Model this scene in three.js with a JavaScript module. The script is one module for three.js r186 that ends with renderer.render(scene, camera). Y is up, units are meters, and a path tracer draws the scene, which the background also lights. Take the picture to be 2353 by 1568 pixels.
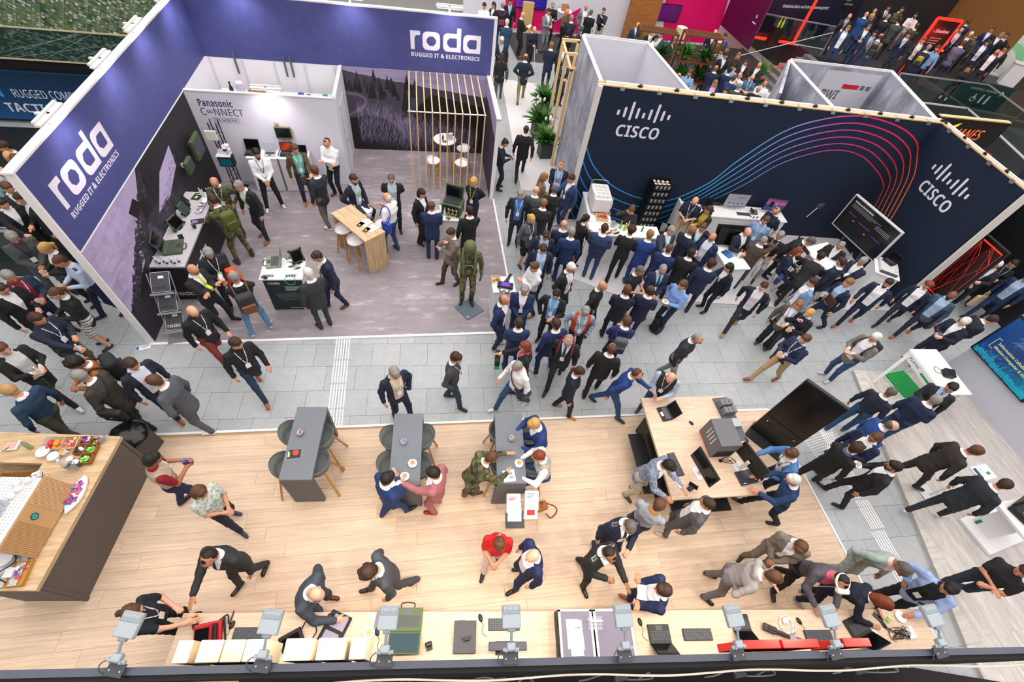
import*as THREE from 'three';
import{RoundedBoxGeometry}from 'three/addons/geometries/RoundedBoxGeometry.js';
import{mergeGeometries}from 'three/addons/utils/BufferGeometryUtils.js';
import{RectAreaLightUniformsLib}from 'three/addons/lights/RectAreaLightUniformsLib.js';
// ---------------------------------------------------------------- camera, light, exposure
const W=2353,H=1568,FOC=1035.2,CAMY=8.4;
const scene=new THREE.Scene();
scene.background=new THREE.Color(0x20242a);
const camera=new THREE.PerspectiveCamera(2*Math.atan(H/2/FOC)*180/Math.PI,W/H,0.1,120);
camera.rotation.order='YXZ';
camera.rotation.set(-0.905688,-0.296911,0.200288);
camera.position.set(0,CAMY,0);
camera.updateMatrixWorld(true);
const renderer=new THREE.WebGLRenderer({antialias:true});
renderer.toneMapping=THREE.LinearToneMapping;
renderer.toneMappingExposure=1.0;
renderer.shadowMap.enabled=true;
RectAreaLightUniformsLib.init();
const roofLight=new THREE.RectAreaLight(0xfffaf6,.90,44,36);
roofLight.position.set(5,15.4,-12);roofLight.lookAt(5,0,-12);roofLight.castShadow=true;
scene.add(roofLight);
// ---------------------------------------------------------------- helpers
const V3=(x,y,z)=>new THREE.Vector3(x,y,z);
const rad=d=>d*Math.PI/180;
function rng(seed){let s=seed>>>0;return()=>{s=(s+0x6D2B79F5)>>>0;let t=s;t=Math.imul(t^t>>>15,t|1);t^=t+Math.imul(t^t>>>7,t|61);return((t^t>>>14)>>>0)/4294967296;};}
function at(px,py,h=0){
const d=V3((px-W/2)/FOC,-(py-H/2)/FOC,-1).applyQuaternion(camera.quaternion);
const t=(h-CAMY)/d.y;return V3(d.x*t,h,d.z*t);
}
function onZ(px,py,z){const d=V3((px-W/2)/FOC,-(py-H/2)/FOC,-1).applyQuaternion(camera.quaternion);const t=z/d.z;return V3(d.x*t,CAMY+d.y*t,z);}
function onX(px,py,X){const d=V3((px-W/2)/FOC,-(py-H/2)/FOC,-1).applyQuaternion(camera.quaternion);const t=X/d.x;return V3(X,CAMY+d.y*t,d.z*t);}
const used=new Map();
function numbered(n){const c=used.get(n)||0;used.set(n,c+1);return c?n+'_'+String(c).padStart(3,'0'):n;}
function shade(o){o.castShadow=true;o.receiveShadow=true;return o;}
const mcache=new Map();
function mat(c,rough=0.6,x){
const k=c+'|'+rough+'|'+(x?JSON.stringify(x):'');
if(!mcache.has(k))mcache.set(k,new THREE.MeshStandardMaterial({color:c,roughness:rough,...(x||{})}));
return mcache.get(k);
}
const glow=(c,i)=>mat(c,.5,{emissive:c,emissiveIntensity:i});
const glass=new THREE.MeshPhysicalMaterial({color:0xdfeeea,transmission:1,roughness:.02,thickness:0,ior:1.45});
const acrylic=new THREE.MeshPhysicalMaterial({color:0xf4f6fa,transmission:.85,roughness:.05,thickness:0,ior:1.45});
function merged(gs){
if(!Array.isArray(gs))return gs;
if(gs.length===1)return gs[0];
const keep=new Set(['position','normal','uv']);
const ni=gs.map(g=>{const q=g.index?g.toNonIndexed():g.clone();for(const k of Object.keys(q.attributes))if(!keep.has(k))q.deleteAttribute(k);return q;});
const alluv=ni.every(g=>g.attributes.uv);if(!alluv)ni.forEach(g=>g.deleteAttribute('uv'));
return mergeGeometries(ni);
}
function obj(name,gs,m,parent=scene){
const o=shade(new THREE.Mesh(merged(gs),m));o.name=parent===scene?numbered(name):name;parent.add(o);return o;
}
function tag(o,label,category,group){o.userData.label=label;o.userData.category=category;if(group)o.userData.group=group;return o;}
function thing(name,label,category,p=[0,0,0],turn=0,group){
const o=new THREE.Group();o.name=numbered(name);scene.add(o);
if(p.isVector3)o.position.copy(p);else o.position.set(...p);
o.rotation.y=turn;return tag(o,label,category,group);
}
function struct(name,gs,m,parent=scene){const o=obj(name,gs,m,parent);if(parent===scene)o.userData.kind='structure';return o;}
function copy(o,label,p,turn,group){
const r=o.clone();r.name=numbered(o.name.replace(/_\d{3}$/,''));scene.add(r);r.userData={...o.userData};
if(p){if(p.isVector3)r.position.copy(p);else r.position.set(...p);}if(turn!==undefined)r.rotation.y=turn;
r.userData.label=label;if(group)r.userData.group=group;return r;
}
const bx=(w,h,d,x=0,y=0,z=0)=>new THREE.BoxGeometry(w,h,d).translate(x,y,z);
const rb=(w,h,d,x=0,y=0,z=0,r=.01,s=2)=>new RoundedBoxGeometry(w,h,d,s,Math.min(r,w/2.01,h/2.01,d/2.01)).translate(x,y,z);
const cy=(r0,r1,h,x=0,y=0,z=0,n=16)=>new THREE.CylinderGeometry(r0,r1,h,n).translate(x,y,z);
const sp=(r,x,y,z,n=12)=>new THREE.SphereGeometry(r,n,Math.ceil(n*.7)).translate(x,y,z);
const lathe=(pts,n=24)=>new THREE.LatheGeometry(pts.map(p=>new THREE.Vector2(p[0],p[1])),n);
function tube(pts,r,n=6,seg){const c=new THREE.CatmullRomCurve3(pts.map(p=>p.isVector3?p:V3(...p)));return new THREE.TubeGeometry(c,seg||pts.length*4,r,n,false);}
function bar(a,b,r,r2=r,n=8){
const A=a.isVector3?a:V3(...a),B=b.isVector3?b:V3(...b),d=B.clone().sub(A),L=d.length();
const g=new THREE.CylinderGeometry(r2,r,L,n);g.applyQuaternion(new THREE.Quaternion().setFromUnitVectors(V3(0,1,0),d.normalize()));
return g.translate((A.x+B.x)/2,(A.y+B.y)/2,(A.z+B.z)/2);
}
function beam(a,b,w,t){
const A=a.isVector3?a:V3(...a),B=b.isVector3?b:V3(...b),d=B.clone().sub(A),L=d.length();
const g=new THREE.BoxGeometry(w,L,t);g.applyQuaternion(new THREE.Quaternion().setFromUnitVectors(V3(0,1,0),d.normalize()));
return g.translate((A.x+B.x)/2,(A.y+B.y)/2,(A.z+B.z)/2);
}
function slab(poly,y0,y1){
const s=new THREE.Shape(poly.map(p=>new THREE.Vector2(p[0],-p[1])));
const g=new THREE.ExtrudeGeometry(s,{depth:y1-y0,bevelEnabled:false});g.rotateX(-Math.PI/2);return g.translate(0,y0,0);
}
function canvas(w,h,draw){
const c=document.createElement('canvas');c.width=w;c.height=h;const x=c.getContext('2d');draw(x,w,h);
const t=new THREE.CanvasTexture(c);t.colorSpace=THREE.SRGBColorSpace;t.magFilter=THREE.LinearFilter;t.anisotropy=8;return t;
}
function print(w,h,draw,cw=1024,rough=.6){cw=Math.min(cw,2048,Math.floor(2048*w/h));return new THREE.MeshStandardMaterial({map:canvas(cw,Math.max(8,Math.round(cw*h/w)),draw),roughness:rough});}
function sheet(name,w,h,m,parent,p,ry=0,rx=0){
const g=new THREE.PlaneGeometry(w,h);if(rx)g.rotateX(rx);if(ry)g.rotateY(ry);g.translate(...p);return obj(name,g,m,parent);
}
const NT=(()=>{const r=rng(77),a=new Float32Array(4096);for(let i=0;i<4096;i++)a[i]=r();return a;})();
function h3(i,j,k){return NT[(Math.imul(i,73)^Math.imul(j,179)^Math.imul(k,283))&4095];}
function noise(x,y,z=0){
const i=Math.floor(x),j=Math.floor(y),k=Math.floor(z);let u=x-i,v=y-j,w=z-k;u=u*u*(3-2*u);v=v*v*(3-2*v);w=w*w*(3-2*w);
const L=(a,b,t)=>a+(b-a)*t;
return L(L(L(h3(i,j,k),h3(i+1,j,k),u),L(h3(i,j+1,k),h3(i+1,j+1,k),u),v),L(L(h3(i,j,k+1),h3(i+1,j,k+1),u),L(h3(i,j+1,k+1),h3(i+1,j+1,k+1),u),v),w);
}
const fbm=(x,y,z=0)=>.55*noise(x,y,z)+.27*noise(2.1*x+7,2.1*y,2.1*z)+.18*noise(4.3*x,4.3*y+3,4.3*z);
function dataTex(w,h,fn,srgb=true){
const a=new Uint8Array(w*h*4);
for(let j=0;j<h;j++)for(let i=0;i<w;i++){const c=fn(i/w,j/h),o=(j*w+i)*4;a[o]=c[0];a[o+1]=c[1];a[o+2]=c[2];a[o+3]=255;}
const t=new THREE.DataTexture(a,w,h);if(srgb)t.colorSpace=THREE.SRGBColorSpace;t.magFilter=THREE.LinearFilter;t.minFilter=THREE.LinearMipmapLinearFilter;t.generateMipmaps=true;t.wrapS=t.wrapT=THREE.MirroredRepeatWrapping;t.needsUpdate=true;return t;
}
// ================================================================ hall shell
const texWood=dataTex(1024,512,(u,v)=>{
const g=fbm(u*9+fbm(u*3,v*26)*1.6,v*130),f=fbm(u*40,v*420),w=fbm(u*4+2,v*12);
const k=.86+.12*w+(g-.5)*.17+(f-.5)*.09;return[Math.min(255,232*k),Math.min(255,204*k),Math.min(255,177*k)];
});
const texOak=dataTex(512,512,(u,v)=>{const g=fbm(u*6+fbm(u*2,v*18)*2,v*70),f=fbm(u*30,v*260);const k=.84+(g-.5)*.28+(f-.5)*.12;return[Math.min(255,236*k),Math.min(255,201*k),Math.min(255,158*k)];});
const texAsh=dataTex(512,512,(u,v)=>{const g=fbm(u*5+fbm(u*2,v*16)*2,v*60),f=fbm(u*30,v*240);const k=.88+(g-.5)*.2+(f-.5)*.08;return[222*k,217*k,212*k];});
const texCarpet=dataTex(512,512,(u,v)=>{const a=fbm(u*5,v*26),b=fbm(u*60,v*60),c=fbm(u*3+5,v*5);const st=Math.max(0,fbm(u*9+3,v*34)-.62)*.9,k=.92+(a-.5)*.12+(b-.5)*.06+(c-.5)*.26+st;return[Math.min(255,158*k),Math.min(255,150*k),Math.min(255,157*k)];});
const texConcrete=dataTex(512,512,(u,v)=>{const a=fbm(u*6,v*6),b=fbm(u*26,v*30),c=fbm(u*90,v*90);const k=.86+(a-.5)*.5+(b-.5)*.2+(c-.5)*.08;return[178*k,181*k,198*k];});
const texTile=dataTex(256,256,(u,v)=>{const k=.95+(fbm(u*8,v*8)-.5)*.08+(fbm(u*70,v*70)-.5)*.05;return[186*k,190*k,194*k];});
const mWoodFloor=new THREE.MeshStandardMaterial({map:texWood,roughness:.5});
const mOak=new THREE.MeshStandardMaterial({map:texOak,roughness:.5});
const mAsh=new THREE.MeshStandardMaterial({map:texAsh,roughness:.55});
const mCarpet=new THREE.MeshStandardMaterial({map:texCarpet,roughness:.6});
const mConcrete=new THREE.MeshStandardMaterial({map:texConcrete,roughness:.8});
const mWhite=mat(0xf1f1f4,.45),mPanel=mat(0xdfe0ec,.55),mGrey=mat(0x54585e,.5),mBlack=mat(0x0c0d10,.5),mSteel=mat(0xb9bcc0,.35,{metalness:.7}),mAlu=mat(0xd6d8da,.4);
let trimN=13;const trim=(g,m)=>struct('trim_'+(++trimN),g,m);
const mPine=mat(0xe2c190,.6),mDark=mat(0x17191d,.5);
function uvMetres(g,su=1,sv=su,ou=0,ov=0,plane){
const p=g.attributes.position,n=g.attributes.normal,a=new Float32Array(p.count*2);
for(let i=0;i<p.count;i++){
const X=p.getX(i),Y=p.getY(i),Z=p.getZ(i),nx=Math.abs(n.getX(i)),ny=Math.abs(n.getY(i)),nz=Math.abs(n.getZ(i));let u,v;
if(ny>nx&&ny>nz){u=X;v=Z;}else if(nx>nz){u=Z;v=Y;}else{u=X;v=Y;}
if(plane==='swap')[u,v]=[v,u];
a[i*2]=u*su+ou;a[i*2+1]=v*sv+ov;
}
g.setAttribute('uv',new THREE.BufferAttribute(a,2));return g;
}
struct('wall_north',bx(56,16,.4,5,7.8,-34.2),mat(0xc9a87c,.7));
struct('wall_south',bx(56,16,.4,5,7.8,7.2),mat(0xd9d9da,.8));
struct('wall_west',bx(.4,16,42,-23,7.8,-13.5),mat(0x8f9398,.8));
struct('wall_east',bx(.4,16,42,33,7.8,-13.5),mat(0x9a6b38,.7));
struct('ceiling',bx(56.4,.3,42,5,15.95,-13.5),mat(0xdedede,.9));
const roof=thing('skylight','glazed roof of the hall glowing with daylight','skylight',[5,15.6,-12]);
obj('glazing',bx(44,.04,36),glow(0xfff9f4,1.2),roof);
obj('frame',[bx(44.6,.1,.3,0,.02,18.1),bx(44.6,.1,.3,0,.02,-18.1),bx(.3,.1,36,22.1,.02,0),bx(.3,.1,36,-22.1,.02,0)],mAlu,roof);
// ---- tiled hall floor
const floor=struct('floor',bx(56,.2,42,5,-.112,-13.5),mat(0x8b9094,.8));
const inPoly=(x,z,P)=>{let c=false;for(let i=0,j=P.length-1;i<P.length;j=i++)if((P[i][1]>z)!==(P[j][1]>z)&&x<(P[j][0]-P[i][0])*(z-P[i][1])/(P[j][1]-P[i][1])+P[i][0])c=!c;return c;};
const cT=Math.cos(rad(5.21)),sT=Math.sin(rad(5.21));
const cis=(u,y,v)=>V3(4.28+u*cT-v*sT,y,-10.88+u*sT+v*cT),CROT=-rad(5.21);
const xz=p=>[p.x,p.z];
const P_RODA=[[-5.67,-6.57],[2.08,-6.57],[2.08,-14.35],[-5.67,-14.35]];
const P_WOOD=[[-9.5,-4.55],[7.58,-4.03],[7.62,2.2],[-9.5,2.2]];
const P_CISCO=[xz(cis(-.35,0,2.5)),xz(cis(1.2,0,3.2)),xz(cis(7.1,0,3.25)),xz(cis(9.3,0,3.15)),xz(cis(9.3,0,0)),xz(cis(0,0,0))];
const P_PLATH=[[10.49,-4.94],[14.5,-4.45],[14.5,3],[8.62,3],[8.93,.64]];
const P_STAGE=[[18.3,-33.5],[19.0,-22.2],[23.2,-20.4],[25.2,-14.2],[32.5,-12],[32.5,-33.5]];
const P_BWI=[[4.6,-12.2],[4.9,-20],[3.4,-20.2],[3.05,-12.3]];
function floorAt(x,z){return inPoly(x,z,P_STAGE)?1.3:inPoly(x,z,P_PLATH)?.08:inPoly(x,z,P_RODA)||inPoly(x,z,P_WOOD)||inPoly(x,z,P_CISCO)?.02:0;}
{
const r=rng(5),tone=[0xf6f8fa,0xf1f4f6,0xecf0f2,0xf6f7f6].map(c=>{const m=new THREE.MeshStandardMaterial({map:texTile,color:c,roughness:.42});return m;});
const dark=new THREE.MeshStandardMaterial({map:texTile,color:0xb9b4b2,roughness:.5});
const g0=bx(.594,.024,.594,0,-.012,0),a=rad(2.4),ca=Math.cos(a),sa=Math.sin(a),list=[];
for(let j=-46;j<12;j++)for(let i=-22;i<40;i++){
const U=(i+(j&1?.5:0))*.6,Vv=j*.6,x=U*ca-Vv*sa,z=U*sa+Vv*ca;if(z>2||z<-27||x<-13||x>22)continue;
if([P_RODA,P_WOOD,P_PLATH,P_STAGE].some(P=>[[-.25,-.25],[.25,-.25],[.25,.25],[-.25,.25]].every(([p,q])=>inPoly(x+p,z+q,P))))continue;
const strip=Math.abs(z+16.6+x*.05)<.5&&x>2&&x<6||(Math.abs(x-12.2)<.45&&z<-5.2&&z>-8.4);
list.push({x,z,d:x*x+z*z+(Math.abs(x)>12?300:0),m:strip?dark:tone[Math.floor(r()*4)]});
}
list.sort((p,q)=>p.d-q.d);const rest=[];
list.forEach((t,i)=>{if(i<300){const o=obj('floor_tile',g0,t.m,floor);o.position.set(t.x,0,t.z);o.rotation.y=-a;}else rest.push(g0.clone().rotateY(-a).translate(t.x,0,t.z));});
const o=obj('floor_tiles',rest,tone[1],floor);o.userData.kind='stuff';
const rib=bx(.022,.007,.56,0,.0035,0),mr=mat(0xf6f6f4,.5);
for(let k=0;k<4;k++)for(let i=0;i<6;i++){const b=obj('guide_rib',rib,mr,floor);b.position.set(-2.03+i*.055,0,-6.25+k*.6);}
for(let k=0;k<7;k++)for(let i=0;i<6;i++){const b=obj('guide_rib',rib,mr,floor);b.position.set(8.62+i*.055-k*.045,0,-3.4+k*.6);}
const st=new THREE.CylinderGeometry(.016,.018,.008,8),stud=[];
for(let i=0;i<17;i++)for(let j=0;j<15;j++){const s=obj('guide_stud',st,mr,floor);s.position.set(8.05+i*.055+j*.012,.004,-3.45+j*.055-i*.01);}
}
// ---- booth floors
{
const rf=struct('floor_carpet',uvMetres(bx(7.75,.03,7.78,-1.795,.005,-10.46),.32,.32),mCarpet);
struct('trim_1',[bx(7.9,.05,.06,-1.8,.005,-6.55)],mWhite);struct('trim_2',bx(.05,.05,5.25,2.1,.005,-9.17),mWhite);
const deck=struct('floor_deck',slab(P_WOOD,-.012,.008),mat(0xb08f6c,.8));
const a=rad(1.4),ca=Math.cos(a),sa=Math.sin(a),r=rng(9),vars=[];
const PL=2.13,PW=.248;
for(let q=0;q<12;q++)vars.push(uvMetres(bx(PL-.0035,.012,PW-.0025,0,.014,0),.19,.38,r(),r()));
for(let j=0;j<26;j++)for(let i=-1;i<9;i++){
const U=-9.6+(i+.5)*PL+(j%3)*.35,Vv=-4.22+(j+.5)*PW,x=U*ca-Vv*sa,z=U*sa+Vv*ca;if(z>1.6)continue;
let g=vars[Math.floor(r()*12)],w=0;const over=x+PL/2-7.6;if(over>PL-.03)continue;
if(over>0){w=over;g=uvMetres(bx(PL-w-.0035,.012,PW-.0025,-w/2,.014,0),.19,.38,r(),r());}
const o=obj('plank',g,mWoodFloor,deck);o.position.set(x,0,z);o.rotation.y=-a;
}
struct('trim_3',[beam([-9.5,.01,-4.56],[7.6,.01,-4.06],.03,.045)],mWhite);struct('trim_4',beam([7.63,.01,-4.06],[7.63,.01,1.6],.04,.03),mWhite);
struct('floor_cisco',uvMetres(slab(P_CISCO,-.01,.02),.3,.3),mat(0xd3d1d6,.7));
const pf=struct('floor_platform',uvMetres(slab(P_PLATH,0,.079),.25,.5),mAsh);const v2=[];for(let q=0;q<6;q++)v2.push(uvMetres(bx(.345,.014,2.38,0,.073,0),.5,.25,r(),r(),'swap'));
for(let i=0;i<17;i++)for(let j=0;j<5;j++){
const x=8.72+i*.35,z=-4.4+j*2.0+(i%2);const zL=-4.94+(x-.15-10.49)/-1.56*5.58,z0=Math.max(z-1,-4.92+Math.max(0,x-10.49)*.122,zL),z1=Math.min(z+1,2.9);if(z1-z0<.04)continue;
const o=obj('plank',uvMetres(bx(.345,.006,z1-z0-.004,0,.081,0),.5,.25,r(),r(),'swap'),mAsh,pf);o.position.set(x,0,(z0+z1)/2);
}
struct('floor_planter_island',slab(P_BWI,-.01,.03),mat(0xdcdce0,.6));
struct('floor_dark',slab([[4.2,-25.6],[18,-26.6],[18.3,-21.5],[4.4,-22.3]],-.01,.006),mat(0x3b3d40,.8));
struct('floor_lower_hall',slab([[-14,-14.8],[-6.0,-14.8],[-6.0,-8.6],[-14,-8.6]],-.01,.006),mat(0x1b1f22,.5));
}
// ================================================================ roda booth
function rodaLogo(x,X,Y,Wd,col){
const u=Wd,t=.058*u,hh=.235*u;x.fillStyle=col;
const rr=(x0,y0,w,h2,r)=>{x.beginPath();x.moveTo(x0+r[0],y0);x.lineTo(x0+w-r[1],y0);x.quadraticCurveTo(x0+w,y0,x0+w,y0+r[1]);x.lineTo(x0+w,y0+h2-r[2]);x.quadraticCurveTo(x0+w,y0+h2,x0+w-r[2],y0+h2);x.lineTo(x0+r[3],y0+h2);x.quadraticCurveTo(x0,y0+h2,x0,y0+h2-r[3]);x.lineTo(x0,y0+r[0]);x.quadraticCurveTo(x0,y0,x0+r[0],y0);};
const ring=(x0,w,ro)=>{rr(x0,Y-hh,w,hh,ro);const i=t;const r2=ro.map(q=>Math.max(.012*u,q*.5));x.moveTo(x0+i,Y-hh+i);const a=x0+i,b=Y-hh+i,ww=w-2*i,h2=hh-2*i;x.moveTo(a+r2[0],b);x.lineTo(a,b+r2[0]);x.lineTo(a,b+h2-r2[3]);x.lineTo(a+r2[3],b+h2);x.lineTo(a+ww-r2[2],b+h2);x.lineTo(a+ww,b+h2-r2[2]);x.lineTo(a+ww,b+r2[1]);x.lineTo(a+ww-r2[1],b);x.closePath();x.fill('evenodd');};
x.beginPath();x.moveTo(X,Y-hh);x.lineTo(X+.14*u,Y-hh);x.lineTo(X+.14*u,Y-hh+t*.95);x.lineTo(X+.1*u,Y-hh+t*.95);x.quadraticCurveTo(X+t,Y-hh+t,X+t,Y-hh+t*1.9);x.lineTo(X+t,Y);x.lineTo(X+.002*u,Y);x.closePath();x.fill();
const R=.075*u;ring(X+.17*u,.247*u,[R,R,R,R]);ring(X+.46*u,.255*u,[R,0,0,R]);x.fillRect(X+.46*u+.255*u-t,Y-hh*1.3,t,hh);ring(X+.747*u,.253*u,[R,0,0,R]);
}
function tracked(x,s,X,Y,width,font,col){x.font=font;x.fillStyle=col;x.textBaseline='alphabetic';const w=x.measureText(s).width;x.save();x.translate(X,Y);x.scale(width/w,1);x.fillText(s,0,0);x.restore();}
const RB='#474d8a';
const BLUE=mat(0x3c4580,.55);
function bandPrint(L,logoAt){
return print(L,1.46,(x,w,h)=>{
const k=w/L;x.fillStyle=RB;x.fillRect(0,0,w,h);const n=rng(3);for(let i=0;i<900;i++){x.fillStyle=`rgba(${n() > .5 ? '255,255,255' : '0,0,20'},.012)`;x.fillRect(n()*w,n()*h,60*n(),60*n());}
rodaLogo(x,logoAt*k,(1.46-.575)*k,1.95*k,'#e9e6f4');tracked(x,'RUGGED IT & ELECTRONICS',logoAt*k,(1.46-.395)*k,1.95*k,`bold ${.15 * k}px sans-serif`,'#e9e6f4');
},2048);
}
{
const wl=struct('wall_left',[bx(.13,3.97,7.86,-5.735,1.985,-10.5)],mWhite);
sheet('blue_band',7.74,1.46,bandPrint(7.74,.34),wl,[-5.665,3.23,-10.48],Math.PI/2);
obj('divider_strip',bx(.012,.025,5.8,-5.664,2.49,-9.5),mWhite,wl);
const wb=struct('wall_back',[bx(7.9,1.46,.1,-1.79,3.24,-14.41),bx(7.9,2.5,.1,-1.79,1.25,-14.41)],mWhite);
sheet('blue_band',7.74,1.46,bandPrint(7.74,5.45),wb,[-1.80,3.23,-14.355]);
const wr=struct('wall_right',bx(.11,2.5,2.55,2.03,1.25,-13.06),mWhite);
const wc=struct('wall_cabin_front',bx(3.5,2.5,.07,-3.92,1.25,-12.42),mPanel);
struct('wall_cabin_side',bx(.07,2.5,1.92,-2.2,1.25,-13.38),mPanel);
const dr=struct('door_1',bx(.02,2.05,.82,-2.158,1.03,-13.35),mPanel);obj('door_seam',[bx(.004,2.05,.008,-2.146,1.03,-12.93),bx(.004,2.05,.008,-2.146,1.03,-13.77),bx(.004,.008,.84,-2.146,2.06,-13.35)],mat(0x8a8a96,.6),dr);obj('handle',[bar([-2.147,1.05,-13.0],[-2.10,1.05,-13.0],.01),bar([-2.10,1.05,-13.0],[-2.10,1.05,-13.12],.009)],mSteel,dr);
struct('trim_5',[bx(3.56,.03,.09,-3.92,2.505,-12.42)],mAlu);struct('trim_6',bx(.09,.03,1.96,-2.2,2.505,-13.38),mAlu);struct('trim_7',bx(.13,.03,2.6,2.03,2.51,-13.06),mAlu);
struct('trim_8',bx(7.9,.03,.12,-1.79,3.985,-14.41),mWhite);struct('trim_9',bx(.15,.03,7.9,-5.735,3.985,-10.5),mWhite);
for(const x of[-5.55,-4.75,-3.95,-3.15,-2.35])obj('post',bx(.045,2.5,.03,x,1.25,-14.345),mAlu,wb);
const purple=(l,a=1)=>`rgba(${Math.round(l * 1.0)},${Math.round(l * .93)},${Math.round(l * 1.16)},${a})`;
const land=print(4.16,2.48,(x,w,h)=>{
const g=x.createLinearGradient(0,0,0,h*.4);g.addColorStop(0,purple(150));g.addColorStop(1,purple(215));x.fillStyle=g;x.fillRect(0,0,w,h);const n=rng(12);
for(let i=0;i<40;i++){x.fillStyle=purple(120+n()*90,.25);x.beginPath();x.ellipse(n()*w,n()*h*.2,w*.15*n(),h*.02,0,0,7);x.fill();}
x.fillStyle=purple(70);x.beginPath();x.moveTo(0,h*.03);for(let i=0;i<=60;i++)x.lineTo(i/60*w,h*(.03+.22*Math.pow(i/60,.8))+n()*8-4);x.lineTo(w,h);x.lineTo(0,h);x.fill();
for(let i=0;i<46;i++){const X=n()*w*.5,Yb=h*(.16+.2*n()),s=h*(.06+.12*n());x.fillStyle=purple(22+n()*26);x.beginPath();x.moveTo(X,Yb-s);for(let k=1;k<=5;k++){x.lineTo(X+s*.05*k,Yb-s+s*k/5);x.lineTo(X+s*.03*k,Yb-s+s*k/5);}x.lineTo(X-s*.05*5,Yb);x.fill();}
x.fillStyle=purple(26);x.beginPath();x.moveTo(w*.42,h*.16);x.lineTo(w*.455,h*.55);x.lineTo(w*.375,h*.55);x.fill();
x.strokeStyle=purple(88);x.lineWidth=h*.05;x.beginPath();x.moveTo(w*.0,h*.56);x.quadraticCurveTo(w*.17,h*.42,w*.13,h*.34);x.quadraticCurveTo(w*.1,h*.3,0,h*.29);x.stroke();x.strokeStyle=purple(130);x.lineWidth=h*.01;x.stroke();
x.fillStyle=purple(20);x.beginPath();x.moveTo(w*.6,h*.25);x.lineTo(w,h*.38);x.lineTo(w,h);x.lineTo(w*.45,h);x.quadraticCurveTo(w*.6,h*.7,w*.45,h*.5);x.fill();
x.fillStyle=purple(24);x.beginPath();x.moveTo(0,h*.6);x.quadraticCurveTo(w*.2,h*.5,w*.3,h*.62);x.lineTo(w*.5,h);x.lineTo(0,h);x.fill();
for(let i=0;i<5200;i++){const t=n(),X=w*(.06+.9*t),Y=h*(.45+.5*t*n()+.45*n()*(1-t*.3));if(Y<h*(.38+t*.35))continue;const L=h*(.03+.09*n());x.strokeStyle=purple(90+n()*140,.75*n());x.lineWidth=.8+n()*2;x.beginPath();x.moveTo(X,Y);x.quadraticCurveTo(X+L*.1,Y-L*.6,X+L*(n()-.3)*.8,Y-L);x.stroke();}
},1400);
sheet('landscape_print',4.16,2.48,land,wb,[-.105,1.25,-14.352]);
sheet('dark_print',2.5,2.48,print(2.5,2.48,(x,w,h)=>{x.fillStyle=purple(44);x.fillRect(0,0,w,h);const n=rng(4);x.fillStyle=purple(170);x.fillRect(0,0,w,h*.22);x.fillStyle=purple(60);x.beginPath();x.moveTo(0,h*.2);x.quadraticCurveTo(w*.5,h*.1,w,h*.3);x.lineTo(w,h);x.lineTo(0,h);x.fill();for(let i=0;i<900;i++){const X=n()*w,Y=h*(.35+.65*n()),L=30*n()+8;x.strokeStyle=purple(50+n()*110,.4);x.beginPath();x.moveTo(X,Y);x.lineTo(X+(n()-.4)*14,Y-L);x.stroke();}},700),wr,[1.973,1.25,-13.06],-Math.PI/2);
const veh=print(5.78,2.48,(x,w,h)=>{
x.fillStyle=purple(30);x.fillRect(0,0,w,h);const n=rng(31);
x.fillStyle=purple(178);x.beginPath();x.moveTo(0,0);x.lineTo(w*.43,0);x.lineTo(w*.30,h*.30);x.lineTo(w*.2,h*.52);x.lineTo(0,h*.62);x.fill();for(let i=0;i<260;i++){x.fillStyle=purple(120+110*n(),.16);x.beginPath();x.ellipse(n()*w*.3,n()*h*.5,w*.05*n(),h*.05*n(),0,0,7);x.fill();}
for(let i=0;i<700;i++){x.fillStyle=purple(25+45*n(),.8);const t=n(),X=w*(.02+.42*t),Y=h*(.6-.56*t)+n()*h*.12;x.beginPath();x.arc(X,Y,3+9*n(),0,7);x.fill();}
x.fillStyle=purple(44);x.fillRect(0,h*.66,w*.4,h*.34);for(let i=0;i<1300;i++){x.strokeStyle=purple(50+90*n(),.35);const X=n()*w*.4,Y=h*(.66+.34*n());x.beginPath();x.moveTo(X,Y);x.lineTo(X+8,Y-12*n());x.stroke();}
x.fillStyle=purple(52);x.beginPath();x.moveTo(w*.16,h*.72);x.lineTo(w*.22,h*.44);x.lineTo(w*.36,h*.34);x.lineTo(w*.56,h*.36);x.lineTo(w*.60,h*.95);x.lineTo(w*.2,h*.95);x.fill();
x.fillStyle=purple(80);x.beginPath();x.moveTo(w*.23,h*.46);x.lineTo(w*.34,h*.37);x.lineTo(w*.38,h*.56);x.lineTo(w*.26,h*.62);x.fill();x.fillStyle=purple(66);x.fillRect(w*.4,h*.42,w*.12,h*.2);
x.strokeStyle=purple(20);x.lineWidth=3;for(let i=0;i<9;i++){x.beginPath();x.moveTo(w*(.2+.04*i),h*.4);x.lineTo(w*(.23+.04*i),h*.9);x.stroke();}
x.fillStyle=purple(18);x.beginPath();x.moveTo(w*.27,h*.16);x.lineTo(w*.33,h*.12);x.lineTo(w*.355,h*.2);x.lineTo(w*.30,h*.27);x.fill();x.fillRect(w*.34,h*.2,w*.05,h*.14);x.fillRect(w*.43,h*.1,w*.02,h*.25);x.fillRect(w*.47,h*.08,w*.02,h*.22);
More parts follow.
